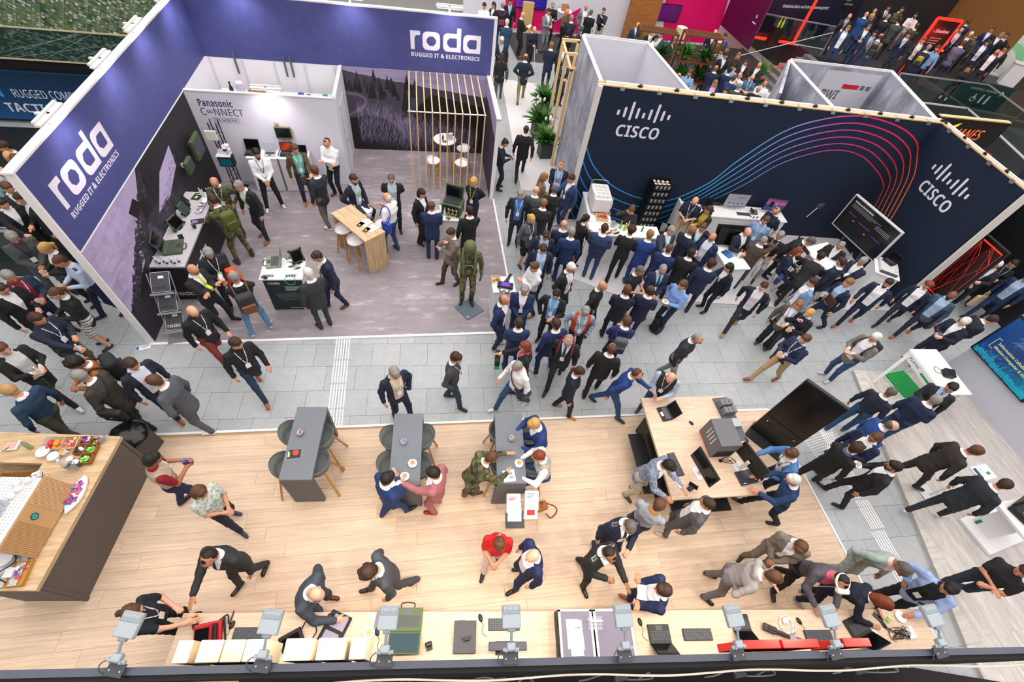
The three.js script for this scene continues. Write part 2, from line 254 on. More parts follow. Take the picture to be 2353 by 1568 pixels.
x.fillStyle=purple(190);x.beginPath();x.moveTo(w*.42,h*.42);x.lineTo(w*.55,h*.22);x.lineTo(w*.70,h*.16);x.lineTo(w*.68,h*.34);x.lineTo(w*.54,h*.44);x.fill();for(let i=0;i<240;i++){x.fillStyle=purple(60+n()*150,.4);const X=.45+.24*n(),Y=.44-(X-.42)*.8+n()*.1;x.fillRect(w*X,h*Y,26*n(),5*n()+2);}for(let i=0;i<420;i++){x.fillStyle=purple(24+70*n(),.5);x.fillRect(w*(.18+.4*n()),h*(.4+.5*n()),4+40*n(),3+14*n());}
x.fillStyle=purple(34);for(const X of[.27,.38,.50]){x.beginPath();x.ellipse(w*X,h*.86,w*.05,h*.12,0,0,7);x.fill();}x.fillStyle=purple(74);for(const X of[.27,.38,.50]){x.beginPath();x.ellipse(w*X,h*.86,w*.02,h*.05,0,0,7);x.fill();}
for(let i=0;i<500;i++){x.strokeStyle=purple(60+60*n(),.18);const X=w*(.62+.38*n()),Y=h*n();x.beginPath();x.moveTo(X,Y);x.lineTo(X-26,Y+90);x.stroke();}
},1600);
sheet('vehicle_print',5.78,2.47,veh,wl,[-5.664,1.245,-9.5],Math.PI/2);
sheet('wordmark_print',1.12,.62,new THREE.MeshStandardMaterial({roughness:.55,map:canvas(900,498,(x,w,h)=>{x.fillStyle='#dfe0ec';x.fillRect(0,0,w,h);const c='#2a2e5e';tracked(x,'Panasonic',30,165,640,'bold 190px sans-serif',c);tracked(x,'C\u221ENNECT',20,345,800,'200px sans-serif',c);x.strokeStyle=c;x.lineWidth=6;x.strokeRect(190,392,500,88);tracked(x,'TOUGHBOOK',215,462,450,'bold 76px serif',c);})}),wc,[-4.93,2.04,-12.382]);
}
{
const t=thing('slat_pergola','row of tall pale wooden battens bent over the lounge corner','pergola');
for(let i=0;i<11;i++){const x=-.3+i*.198;const s=obj('slat',[beam([x,2.5,-14.33],[x,2.5,-11.97],.03,.03),beam([x,2.515,-11.97],[x,.02,-12.12],.03,.03)],mPine,t);}
obj('cross_rail',bx(2.06,.012,.05,.69,2.478,-12.02),mAlu,t);
}
// ================================================================ navy curve booth
const C=(label,fn)=>fn;
{
const back=new THREE.Group(),navy='#071c36';
function ciscoLogo(x,X,Y,k){
x.strokeStyle=x.fillStyle='#e4e4f2';x.lineCap='round';x.lineWidth=.068*k;const hs=[.07,.19,.40,.20,.08,.20,.40,.19,.07],yy=[.30,.28,.24,.28,.32,.28,.24,.28,.30];
hs.forEach((h2,i)=>{const xx=X+(.06+i*.166)*k;x.beginPath();x.moveTo(xx,Y+(yy[i]-h2/2)*k);x.lineTo(xx,Y+(yy[i]+h2/2)*k);x.stroke();});
tracked(x,'CISCO',X+.12*k,Y+.90*k,1.2*k,`bold ${.42 * k}px sans-serif`,'#e4e4f2');
}
const grad=(x,k,off,L)=>{const g=x.createLinearGradient(-off*k,0,(L-off)*k,0);[[0,'#1f86ea'],[2.8,'#2aa2f0'],[4.3,'#56b8f4'],[5.6,'#a89af0'],[6.6,'#e03ab4'],[7.6,'#f01a80'],[8.9,'#f4233c'],[9.4,'#f4502c'],[10.2,'#f08a2c']].forEach(([p,c])=>g.addColorStop(p/L,c));return g;};
const lines=[];
const O=[[-.3,2.9],[0,2.33],[.36,1.79],[1.0,1.29],[1.78,.98],[2.5,.90],[3.06,1.02],[3.84,1.63],[4.31,2.35],[5.09,3.25],[5.95,3.68],[6.94,3.86],[8.08,3.72],[8.87,3.44],[9.29,3.12],[9.69,2.75],[9.9,2.35],[10.14,1.71],[10.3,1.1]];
const I=[[-.4,.9],[0,.33],[.36,-.05],[1.0,-.35],[1.8,-.5],[2.6,-.35],[3.2,.1],[3.8,.72],[4.82,1.58],[5.54,2.35],[6.32,2.78],[7.03,2.93],[7.79,2.82],[8.6,2.43],[9.05,2.12],[9.29,1.84],[9.5,1.3],[9.66,.91],[9.75,.5]];
const mk=(L,off,hh,logo)=>print(L,hh,(x,w,h)=>{
const k=w/L;x.fillStyle=navy;x.fillRect(0,0,w,h);const n=rng(8);for(let i=0;i<1500;i++){x.fillStyle=`rgba(255,255,255,.006)`;x.fillRect(n()*w,n()*h,40*n(),40*n());}
for(let j=0;j<6;j++){const t=j/5;const Q=[];for(let i=0;i<O.length;i++){const q=Math.min(i,I.length-1);Q.push([(O[i][0]*(1-t)+I[q][0]*t-off)*k,(hh-O[i][1]*(1-t)-I[q][1]*t)*k]);}x.strokeStyle=grad(x,k,off,10.4);x.lineWidth=(.036-.002*j)*k;x.lineCap='butt';x.lineJoin='round';const cv=new THREE.SplineCurve(Q.map(p=>new THREE.Vector2(p[0],p[1]))).getPoints(160);x.beginPath();cv.forEach((p,i)=>i?x.lineTo(p.x,p.y):x.moveTo(p.x,p.y));x.stroke();}
ciscoLogo(x,logo[0]*k,(hh-logo[1])*k,k);
},2048,.85);
const w1=struct('wall_navy_back',bx(9.5,3.9,.12),mat(0x0c2038,.6));w1.position.copy(cis(4.66,1.95,-.07));w1.rotation.y=CROT;
sheet('navy_print',9.24,3.88,mk(9.24,0,3.88,[.50,3.62]),w1,[-.03,0,.072]);
const w2=struct('wall_navy_right',bx(.12,3.9,3.1),mat(0x0c2038,.6));w2.position.copy(cis(9.32,1.95,1.5));w2.rotation.y=CROT;
sheet('navy_print',3.0,3.88,mk(3.0,9.25,3.88,[.72,3.42]),w2,[-.072,0,-.0],-Math.PI/2);
const e1=struct('trim_10',bx(.22,3.92,.05),mat(0xd9d7d2,.6));e1.position.copy(cis(9.35,1.95,3.07));e1.rotation.y=CROT;
const e2=struct('trim_11',bx(.1,3.92,.2),mat(0xd9d7d2,.6));e2.position.copy(cis(-.06,1.95,-.02));e2.rotation.y=CROT;
const cap=struct('trim_12',[bx(9.5,.03,.09,0,0,.02),bx(9.5,.03,.05,0,0,-.11)],mPine);cap.position.copy(cis(4.66,3.915,-.07));cap.rotation.y=CROT;
const cap2=struct('trim_13',[bx(.08,.03,3.1,.0,0,0)],mPine);cap2.position.copy(cis(9.32,3.915,1.5));cap2.rotation.y=CROT;
const tubeG=bx(.82,.045,.05),clip=bx(.1,.06,.1);
for(let i=0;i<10;i++){const t=thing('strip_light',i?'white strip light tube clipped along the top of the navy wall':'white strip light tube clipped along the top of the navy wall','light',cis(.5+i*.93,3.955,-.11),CROT,'strip lights along the navy wall');obj('tube',tubeG,mWhite,t);obj('clip',clip.clone().translate(.43,-.01,.02),mBlack,t);obj('bracket',bx(.11,.09,.012,-.02,-.05,.17),mSteel,t);obj('arm',bar([-.02,-.01,.0],[-.02,-.02,.17],.008),mSteel,t);}
for(let i=0;i<4;i++){const t=thing('strip_light','white strip light tube clipped along the top of the short navy side wall','light',cis(9.34,3.955,.4+i*.75),CROT+Math.PI/2,'strip lights along the short navy wall');obj('tube',bx(.66,.045,.05),mWhite,t);obj('clip',clip.clone().translate(.35,-.01,.02),mBlack,t);obj('bracket',bx(.11,.09,.012,-.02,-.03,-.17),mSteel,t);}
}
// ---- neighbouring concrete-look booth behind the navy wall
function wallSeg(name,a,b,y0,y1,t,m,uv){const dx=b.x-a.x,dz=b.z-a.z,L=Math.hypot(dx,dz);const g=bx(L,y1-y0,t);if(uv)uvMetres(g,uv,uv);const o=struct(name,g,m);o.position.set((a.x+b.x)/2,(y0+y1)/2,(a.z+b.z)/2);o.rotation.y=-Math.atan2(dz,dx);o.userData.L=L;return o;}
{
const hB=3.9,A=at(1340,82,hB),B=at(1383,190,hB),Cc=at(1490,100,hB),D=at(1548,206,hB);
B.copy(cis(.0,hB,-.22));D.copy(cis(2.25,hB,-.2));
const wa=wallSeg('wall_white_left',A,B,0,hB,.08,mConcrete,.3),wb=wallSeg('wall_white_back',A,Cc,0,hB,.06,mPanel),wc=wallSeg('wall_white_right',Cc,D,0,hB,.06,mPanel);
const L=wa.userData.L;
sheet('concrete_print',L-.05,hB-.04,print(L-.05,hB-.04,(x,w,h)=>{
const k=w/(L-.05),n=rng(21);x.fillStyle='#b9bccb';x.fillRect(0,0,w,h);for(let i=0;i<500;i++){x.fillStyle=`rgba(${n() > .5 ? '225,228,240' : '120,124,145'},.06)`;x.beginPath();x.ellipse(n()*w,n()*h,90*n(),120*n(),0,0,7);x.fill();}
x.fillStyle='#e8e8f0';x.fillRect(w-1.35*k,.35*k,1.2*k,1.25*k);x.fillStyle='#d01830';x.fillRect(w-.95*k,.6*k,.5*k,.1*k);x.fillStyle='#555';x.beginPath();x.arc(w-.36*k,.65*k,.05*k,0,7);x.arc(w-.22*k,.65*k,.05*k,0,7);x.fill();tracked(x,'BWI',w-1.25*k,1.0*k,.6*k,`bold ${.3 * k}px sans-serif`,'#555a60');tracked(x,'IT f\u00fcr Deutschland',w-1.25*k,1.3*k,1.0*k,`${.15 * k}px sans-serif`,'#60646a');
for(let i=0;i<4;i++)tracked(x,['Unsere IT f\u00fcr Deutschland','digital und sicher','F\u00fchrung','und Innovation'][i],w-1.7*k,(2.1+i*.28)*k,1.3*k,`${.17 * k}px sans-serif`,'#4a4e58');
},1024),wa,[0,0,-.042],Math.PI);
const E=at(1815,139,hB),F=at(2050,166,hB),G=cis(9.25,hB,-.25),Hh=cis(6.2,hB,-.22),K=cis(4.8,hB,-.2);
const w5=wallSeg('wall_concrete_back',E,F,0,hB,.08,mConcrete,.3);wallSeg('wall_concrete_right',F,G,0,hB,.08,mConcrete,.3);const w6=wallSeg('wall_concrete_partition',E,Hh,0,hB,.08,mConcrete,.3);wallSeg('wall_concrete_left',E,at(1790,205,hB).lerp(K,.3),0,hB,.08,mConcrete,.3);
for(const[p,q]of[[A,B],[A,Cc],[Cc,D],[E,F],[F,G],[E,Hh]]){const o=trim(beam(V3(p.x,hB+.01,p.z),V3(q.x,hB+.01,q.z),.09,.025),mWhite);}
const Lw=w5.userData.L;sheet('bwi_print',1.9,1.45,print(1.9,1.45,(x,w,h)=>{x.fillStyle='#cfd0dc';x.fillRect(0,0,w,h);x.fillStyle='#d0182c';x.fillRect(w*.42,h*.24,w*.3,h*.09);x.fillStyle='#6a6e76';x.fillRect(w*.75,h*.24,w*.08,h*.09);x.fillRect(w*.86,h*.24,w*.08,h*.09);tracked(x,'BWI',w*.1,h*.56,w*.34,`bold ${h * .26}px sans-serif`,'#5a5e66');tracked(x,'IT f\u00fcr Deutschland',w*.1,h*.78,w*.78,`italic ${h * .14}px sans-serif`,'#6a6e76');},800),w5,[.55,1.12,.045]);
}
// ================================================================ background: magenta lounge, stage, stairs, banners
{
const magenta=mat(0xe5006e,.5),pale=mat(0xdfe0ec,.6),lime=mat(0xc4e000,.5),woodW=new THREE.MeshStandardMaterial({map:texOak,color:0xd9a767,roughness:.6});
const Z=-26.2,m=struct('wall_lounge',bx(15.6,4,.2,10,2,Z-.1),pale);
const quad=(name,pts,mt,dz,parent)=>{const s=new THREE.Shape(pts.map(p=>{const q=onZ(p[0],p[1],Z+dz);return new THREE.Vector2(q.x,Math.max(.01,q.y));}));const g=new THREE.ShapeGeometry(s);g.translate(0,0,Z+dz);return obj(name,g,mt,parent);};
quad('magenta_field',[[1160,100],[1160,-60],[1255,-60],[1255,60],[1335,18],[1322,100]],magenta,.012,m);
quad('magenta_field',[[1522,92],[1535,-60],[1690,-60],[1665,30],[1640,100]],magenta,.012,m);
const tv=(name,a,b,c,d,map,label)=>{const A=onZ(...a,Z+.1),B=onZ(...b,Z+.1),w=Math.abs(B.x-A.x),y0=onZ(...c,Z+.1).y,y1=y0+d;const t=thing(name,label,'screen',[(A.x+B.x)/2,y0,Z+.1]);obj('housing',bx(w+.06,d+.06,.06,0,d/2,-.02),mBlack,t);sheet('picture',w,d,map,t,[0,d/2,.013]);};
const emis=(cw,ch,draw,i=.7)=>{const q=canvas(cw,ch,draw);return new THREE.MeshStandardMaterial({color:0x000000,emissive:0xffffff,emissiveMap:q,emissiveIntensity:i,roughness:.25});};
tv('wall_screen',[1184,10],[1254,10],[1215,18],1.25,emis(512,320,(x,w,h)=>{const g=x.createLinearGradient(0,0,w,0);g.addColorStop(0,'#a838d8');g.addColorStop(1,'#2838c0');x.fillStyle=g;x.fillRect(0,0,w,h);x.strokeStyle='#1a0a50';x.lineWidth=5;for(let i=-12;i<24;i++){x.beginPath();x.moveTo(i*30,0);x.quadraticCurveTo(i*30+60,h*.6,i*30+200,h);x.stroke();x.beginPath();x.moveTo(i*30+200,0);x.quadraticCurveTo(i*30+60,h*.5,i*30,h);x.stroke();}}),'wall screen with a violet and blue wire mesh picture in magenta lounge');
tv('wall_screen',[1505,30],[1562,30],[1530,47],.68,emis(256,160,(x,w,h)=>{const g=x.createLinearGradient(0,0,w,h);g.addColorStop(0,'#7a1078');g.addColorStop(1,'#5a0a60');x.fillStyle=g;x.fillRect(0,0,w,h);}),'plain purple wall screen on the pink and white lounge wall');
struct('wall_timber',uvMetres(bx(1.5,4,.5,11.3,2,Z+.28),.5),woodW);
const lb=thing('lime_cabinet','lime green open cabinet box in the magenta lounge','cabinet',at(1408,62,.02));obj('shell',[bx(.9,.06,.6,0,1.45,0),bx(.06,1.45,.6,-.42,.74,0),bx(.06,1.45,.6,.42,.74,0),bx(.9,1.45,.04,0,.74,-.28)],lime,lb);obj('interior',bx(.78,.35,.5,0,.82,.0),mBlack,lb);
const pn=thing('timber_screen','slatted pale timber screen beside the lime cabinet','screen',at(1440,70,.0),.5);for(let i=0;i<9;i++)obj('slat',bx(.05,.09,1.1,0,.12+i*.15,0),mPine,pn);obj('top_rail',bx(.12,.06,1.2,0,1.46,0),mPine,pn);
const bt=thing('bar_table','round magenta poster table with a cardboard box on it','table',at(1287,84,0));obj('top',cy(.36,.36,.03,0,1.1,0,28),mWhite,bt);obj('leg',cy(.03,.03,1.1,0,.55,0),mBlack,bt);obj('base',cy(.24,.26,.02,0,.02,0,24),mBlack,bt);
const cb=thing('leaflet_box','open cardboard box with magenta print on the lounge bar table','box',at(1287,84,0).add(V3(0,1.115,0)));obj('carton',[bx(.34,.26,.02,0,.13,-.1),bx(.34,.12,.02,0,.06,.1),bx(.02,.2,.2,-.16,.1,0),bx(.02,.2,.2,.16,.1,0),bx(.34,.01,.2,0,.006,0)],mat(0xb8905e,.8),cb);obj('print',bx(.28,.1,.004,0,.06,.113),mat(0xd23c92,.6),cb);
const rk=thing('brochure_stand','tan upright brochure stand against the magenta wall','stand',at(1207,72,0));obj('panel',rb(.55,1.25,.12,0,.63,0,.02),mat(0xd9b878,.6),rk);obj('foot',bx(.6,.03,.3,0,.015,0),mat(0xc9a868,.6),rk);
const tk=mat(0x6b3f1e,.6),leafM=mat(0x3f7a2a,.7),leaf2=mat(0x2c5c22,.7);
const leafG=(()=>{const g=new THREE.PlaneGeometry(.09,.3,2,4),p=g.attributes.position;for(let i=0;i<p.count;i++){const y=(p.getY(i)+.15)/.3,x=p.getX(i);p.setX(i,x*Math.sin(Math.PI*Math.min(1,y*.9+.1)));p.setZ(i,-y*y*.12+Math.abs(x)*.3);p.setY(i,y*.3);}g.computeVertexNormals();return g;})();
function fern(parent,x,y,z,n,s,seed,m2=leafM){const r=rng(seed),gs=[];for(let i=0;i<n;i++){const g=leafG.clone();g.scale(s*(.7+r()*.6),s*(.7+r()*.8),s);g.rotateX(-.2-r()*1.1);g.rotateY(r()*6.28);g.translate(x+(r()-.5)*.12*s,y+(r()-.5)*.1,z+(r()-.5)*.12*s);gs.push(g);}return obj('foliage',gs,m2,parent);}
const shelfSpots=[[1500,150,'left'],[1588,185,'right']];
shelfSpots.forEach(([px,py,side],k)=>{
const top0=[at(1470,60,2.6),at(1575,70,2.6)][k],t=thing('plant_shelf',`${side === 'left' ? 'smaller-looking left' : 'right'} tall open timber plant shelf with a slatted top behind the white booth`,'shelf',[top0.x+.75,0,top0.z+.2],-.12,'timber plant shelves');
for(const sx of[-1,1])for(const sz of[-1,1])obj('post',bx(.06,2.6,.06,sx*.75,1.3,sz*.28),tk,t);
for(const y of[.9,1.65,2.58]){obj('rail',[bx(1.5,.06,.05,0,y,.28),bx(1.5,.06,.05,0,y,-.28),bx(.05,.06,.56,.75,y,0),bx(.05,.06,.56,-.75,y,0)],tk,t);}
for(let i=0;i<5;i++)obj('slat',bx(1.5,.03,.035,0,2.59,-.18+i*.09),tk,t);
for(const y of[.9,1.65])obj('tray',bx(1.45,.04,.5,0,y-.02,0),tk,t);
for(let i=0;i<4;i++){const p=thing('potted_fern',`${['lush', 'small', 'trailing', 'leafy'][i]} green fern on the ${i < 2 ? 'upper' : 'lower'} tray of the ${side} plant shelf`,'plant',t.localToWorld(V3([-.45,.4,-.35,.45][i],i<2?1.65:.9,.05)));obj('pot',cy(.12,.09,.16,0,.08,0),mat(0x4a443e,.7),p);fern(p,0,.15,0,46,1.5,40+k*10+i,i%2?leaf2:leafM);}
});
{const p=at(1533,160,0);const t=thing('floor_lamp','floor lamp with a cream drum shade by the timber plant shelf','lamp',[p.x,0,p.z]);obj('shade',new THREE.CylinderGeometry(.24,.26,.42,28,1,true).translate(0,1.6,0),new THREE.MeshPhysicalMaterial({color:0xf2dfb8,roughness:.9,transmission:.3,thickness:0,side:THREE.DoubleSide}),t);obj('pole',cy(.014,.014,1.6,0,.8,0),mSteel,t);obj('base',cy(.16,.17,.03,0,.02,0),mSteel,t);obj('diffuser',cy(.235,.235,.01,0,1.8,0,28),mat(0xf6ead0,.8),t);}
{const p=at(1602,195,0);const t=thing('lounge_chair','orange red lounge chair with wicker arm behind the navy wall','chair',[p.x,0,p.z],.6);obj('seat',rb(.6,.14,.56,0,.4,0,.05),mat(0xd8401c,.7),t);obj('backrest',rb(.6,.5,.12,0,.7,-.26,.05),mat(0xd8401c,.7),t);for(const[x,z]of[[-.26,.22],[.26,.22],[-.26,-.24],[.26,-.24]])obj('leg',bar([x,.35,z],[x*1.1,0,z*1.1],.018),tk,t);}
{const p=at(1775,195,.0);const t=thing('potted_palm','spiky green potted palm at the foot of the stairs','plant',[p.x-1.1,0,p.z+.3]);obj('pot',cy(.2,.15,.4,0,.2,0,20),mat(0x2b2d30,.6),t);const r=rng(7),gs=[];for(let i=0;i<34;i++){const g=leafG.clone().scale(.5,2.6,1);g.rotateX(-.15-r()*.8);g.rotateY(r()*6.28);g.translate(0,.45,0);gs.push(g);}obj('foliage',gs,leafM,t);}
{const p=at(1330,105,0);const t=thing('luggage_trolley','black wire trolley with a bent tube handle behind the white booth','trolley',[p.x,0,p.z]);obj('handle',tube([[-.4,0,0],[-.4,1.0,0],[-.3,1.15,0],[.3,1.15,0],[.4,1.0,0],[.4,0,0]],.016,8,40),mGrey,t);const gs=[];for(let i=0;i<6;i++){gs.push(bar([-.38,.3+i*.1,.5],[.38,.3+i*.1,.5],.008));gs.push(bar([-.38+i*.15,.3,.5],[-.38+i*.15,.85,.5],.008));}for(const s of[-1,1])for(const y of[.3,.85])gs.push(bar([s*.39,y,0],[s*.38,y,.5],.01));gs.push(bar([-.39,.3,0],[.39,.3,0],.01));obj('basket',gs,mBlack,t);}
{const t=thing('timber_portal','tall pale timber portal frames leaning beside the concrete-look wall','frame');const a=at(1303,92,3.1),b=at(1322,160,3.1);
for(let i=0;i<3;i++){const q=a.clone().lerp(b,i/2);obj('portal',[beam([q.x-.12,0,q.z],[q.x-.12,3.1,q.z],.08,.08),beam([q.x+.38,0,q.z],[q.x+.38,3.1,q.z],.08,.08),beam([q.x-.16,3.1,q.z],[q.x+.42,3.1,q.z],.08,.08)],mPine,t);}obj('beam',[beam([a.x-.12,3.06,a.z],[b.x-.12,3.06,b.z],.07,.07)],mPine,t);}
const planter=(px,py,label,lil,seed)=>{const p=at(px,py,.03);const t=thing('planter',label,'planter',[p.x-.12,.03,p.z],.1);obj('box',[bx(.42,.5,.42,0,.25,0)],mat(0x3a3d40,.6),t);obj('soil',bx(.38,.02,.38,0,.505,0),mat(0x2a1e16,.9),t);fern(t,0,.5,0,70,1.5,seed,leafM);fern(t,0,.55,0,40,1.35,seed+5,leaf2);if(lil){const gs=[],r=rng(seed);for(let i=0;i<5;i++){const x=(r()-.5)*.4,z=(r()-.5)*.4;gs.push(sp(.045,x,1.15+r()*.15,z,8).scale(1,1.5,.7).translate(0,-.55,0));}const f=obj('blossoms',gs,mat(0xf4f2ea,.6),t);}};
planter(1257,358,'front dark planter of peace lilies with white blossoms beside the aisle',1,11);planter(1241,312,'middle dark planter of peace lilies beside the aisle',1,23);planter(1252,262,'rear dark planter with large green leaves by the timber frame',0,35);
}
// ---- raised stage at the top right with stairs, neon frames, balustrade
{
const st=struct('floor_stage',slab(P_STAGE,0,1.29),mat(0x2a2c30,.5));struct('floor_stage_boards',slab(P_STAGE.map(([x,z],i)=>[x*.9995,z]),1.29,1.30),mat(0x37393d,.45));
const a=at(1795,205,.1),stairs=thing('stairs','grey stair flight climbing to the raised dark stage','stairs');
for(let i=0;i<8;i++)obj('step',bx(.34,.165*(i+1)-.005,2.3,16.4+i*.33,.0825*(i+1),-21.3+i*.03),mat(i%2?0x6d7072:0x787b7d,.7),stairs);
const gl=(name,label,pts,h)=>{const t=thing(name,label,'balustrade');for(let i=0;i+1<pts.length;i++){const p=pts[i],q=pts[i+1],L=Math.hypot(q.x-p.x,q.z-p.z),n=Math.max(1,Math.round(L/1.6));for(let k=0;k<n;k++){const A=p.clone().lerp(q,k/n+.01),B=p.clone().lerp(q,(k+1)/n-.01);const o=obj('glass_pane',bx(A.distanceTo(B),h,.014),glass,t);const m=A.clone().add(B).multiplyScalar(.5);o.position.set(m.x,m.y-h/2,m.z);o.rotation.y=-Math.atan2(B.z-A.z,B.x-A.x);}obj('handrail',beam(p,q,.05,.04),mSteel,t);obj('base_rail',beam(V3(p.x,p.y-h,p.z),V3(q.x,q.y-h,q.z),.06,.05),mAlu,t);}return t;};
gl('glass_balustrade','glass balustrade in front of the red framed dark stand',[at(1700,2,2.3),at(1735,27,2.3),at(1925,62,2.3)],1.0);
gl('glass_balustrade','long glass balustrade turning the corner by the restroom sign',[at(2062,190,2.2),at(2070,168,2.3),at(2272,195,2.3),at(2353,255,2.3),at(2420,310,2.3)],1.0);
{const t=thing('stair_rail','sloping steel handrail beside the grey stairs','handrail');obj('rail',bar(at(1700,128,1.1),at(1915,75,2.3),.025),mSteel,t);obj('post',bar(at(1915,75,2.3),V3(at(1915,75,2.3).x,1.3,at(1915,75,2.3).z),.02),mSteel,t);}
const w=(n,px0,px1,m)=>wallSeg(n,V3(at(px0[0],px0[1],1.3).x,0,at(px0[0],px0[1],1.3).z),V3(at(px1[0],px1[1],1.3).x,0,at(px1[0],px1[1],1.3).z),1.3,5,.12,m);
const d1=w('wall_stage_left',[1700,80],[1935,85],mat(0x1a1f38,.5)),d2=w('wall_stage_right',[1940,60],[2150,70],mat(0x35383f,.5));const d3=w('wall_stage_timber',[2150,60],[2353,130],mat(0x9a6a34,.6));d3.position.z-=1.2;
const dm=at(1690,95,1.3);const pw=thing('plum_screen','translucent plum side screen with a white emblem beside the magenta wall','screen',[dm.x+.2,0,dm.z]);obj('panel',bx(.05,2.6,3.2,0,2.6,-.6),mat(0x5a0f40,.3),pw);obj('emblem',[bx(.01,.12,.08,-.03,2.5,.5),bx(.01,.05,.3,-.03,2.25,.5)],mat(0xe8dce6,.5),pw);
const neon=glow(0xff2a1c,1.6);
const frame=(label,pts,extra)=>{const t=thing('neon_gate',label,'frame');for(let i=0;i+1<pts.length;i++)obj('neon_bar',beam(pts[i],pts[i+1],.09,.09),neon,t);if(extra)extra(t);const c=pts[1].clone().lerp(pts[2],.5);const L=new THREE.PointLight(0xff3020,4,8);L.position.copy(c).add(V3(0,-.6,.7));L.castShadow=true;t.add(L);return t;};
{const p0=at(1732,85,1.4),p1=at(1822,100,1.4);frame('large glowing red frame around the dark stand behind the glass balustrade',[V3(p0.x,4.6,p0.z),p0,p1,V3(p1.x,4.6,p1.z)]);const p2=at(1722,72,1.4);const t2=thing('neon_post','thin glowing red post at the left of the dark stand','frame');obj('neon_bar',beam(V3(p2.x,4.4,p2.z-.6),V3(p2.x,1.4,p2.z-.6),.06,.06),neon,t2);}
{const a1=at(2062,168,1.36),b1=at(2140,120,1.36),tw=b1.clone().sub(a1);const hN=2.35;const A2=V3(a1.x,hN+1.3,a1.z),B2=V3(a1.x+1.25,hN+1.3,a1.z+.1),B1=V3(a1.x+1.25,1.36,a1.z+.1);
frame('tall glowing red frame around the black tower panel among the stage crowd',[a1,A2,B2,B1],t=>{const g=bx(1.2,hN-.05,.1);const o=obj('panel',g,mat(0x101116,.4),t);o.position.set(a1.x+.62,1.3+hN/2,a1.z+.02);o.rotation.y=-.08;sheet('lettering',1.0,.8,print(1,.8,(x,w2,h2)=>{x.fillStyle='#101116';x.fillRect(0,0,w2,h2);tracked(x,'e',20,h2*.3,40,`bold ${h2 * .2}px sans-serif`,'#e02020');tracked(x,'Shadow',70,h2*.3,w2*.7,`bold ${h2 * .22}px sans-serif`,'#cfd2da');for(let i=0;i<3;i++){x.fillStyle='#8f939c';x.fillRect(w2*.15,h2*(.55+i*.12),w2*(.6-i*.06),h2*.04);}},400),o,[0,.5,.06]);});}
sheet('stand_lettering',3.2,.9,print(3.2,.9,(x,w2,h2)=>{x.fillStyle='#1a1f38';x.fillRect(0,0,w2,h2);tracked(x,'Orientiertes Daten- und Informationsmanagement',20,h2*.8,w2-60,`bold ${h2 * .2}px sans-serif`,'#e4e6ee');},1000),d1,[-.2,-.35,.065]);
sheet('stand_lettering',.8,.7,print(.8,.7,(x,w2,h2)=>{x.fillStyle='#15161a';x.fillRect(0,0,w2,h2);tracked(x,'Glas-',40,h2*.4,w2*.4,`${h2 * .2}px sans-serif`,'#d8dae0');tracked(x,'erfrischungen',40,h2*.65,w2*.75,`${h2 * .18}px sans-serif`,'#d8dae0');},400),d1,[2.5,-.3,.066]);
{const t=thing('bottle_display','row of small yellow bottles glowing on the dark stage shelf','display',at(1965,30,1.3));t.position.z+=.3;obj('shelf',bx(1.2,.04,.25,0,.9,0),mBlack,t);for(let i=0;i<8;i++)obj('bottle',lathe([[0,0],[.035,0],[.035,.14],[.012,.2],[.012,.25],[0,.25]],8).translate(-.45+i*.13,.92,0),mat(0xe8c020,.3),t);}
{const t=thing('green_bottles','pair of yellow green bottles behind the balustrade of the dark stand','bottles',at(1787,62,2.05));for(const x of[0,.16])obj('bottle',lathe([[0,0],[.05,0],[.05,.2],[.018,.3],[.018,.42],[0,.42]],10).translate(x,0,x*.3),mat(0xc9dc3a,.3),t);obj('stand',bx(.5,.75,.3,.08,-.375,0),mBlack,t);}
{const p=at(2300,95,1.3);p.x=30;p.z=-21.5;const t=thing('rollup_banner','white roll-up banner with a green arc at the far right of the stage','banner',[p.x,1.3,p.z],-.6);obj('sheet',bx(1.1,2.3,.02,0,1.17,0),print(1.1,2.3,(x,w2,h2)=>{x.fillStyle='#e4e8e6';x.fillRect(0,0,w2,h2);x.fillStyle='#8fdca8';x.beginPath();x.arc(0,h2*.75,w2*.8,0,7);x.fill();x.fillStyle='#e4e8e6';x.beginPath();x.arc(-w2*.1,h2*.78,w2*.62,0,7);x.fill();},300),t);obj('base',bx(1.15,.06,.2,0,.03,0),mAlu,t);const c=thing('info_counter','small white info counter by the green arc banner','counter',[p.x-.6,1.3,p.z+.9],-.6);obj('body',bx(.7,.95,.4,0,.475,0),mWhite,c);obj('top',bx(.8,.04,.5,0,.97,0),mWhite,c);}
{const a3=at(2353,130,1.3);struct('wall_stage_navy',bx(.15,4.2,6,a3.x+.9,3.4,a3.z+2.2),mat(0x16243c,.5));}
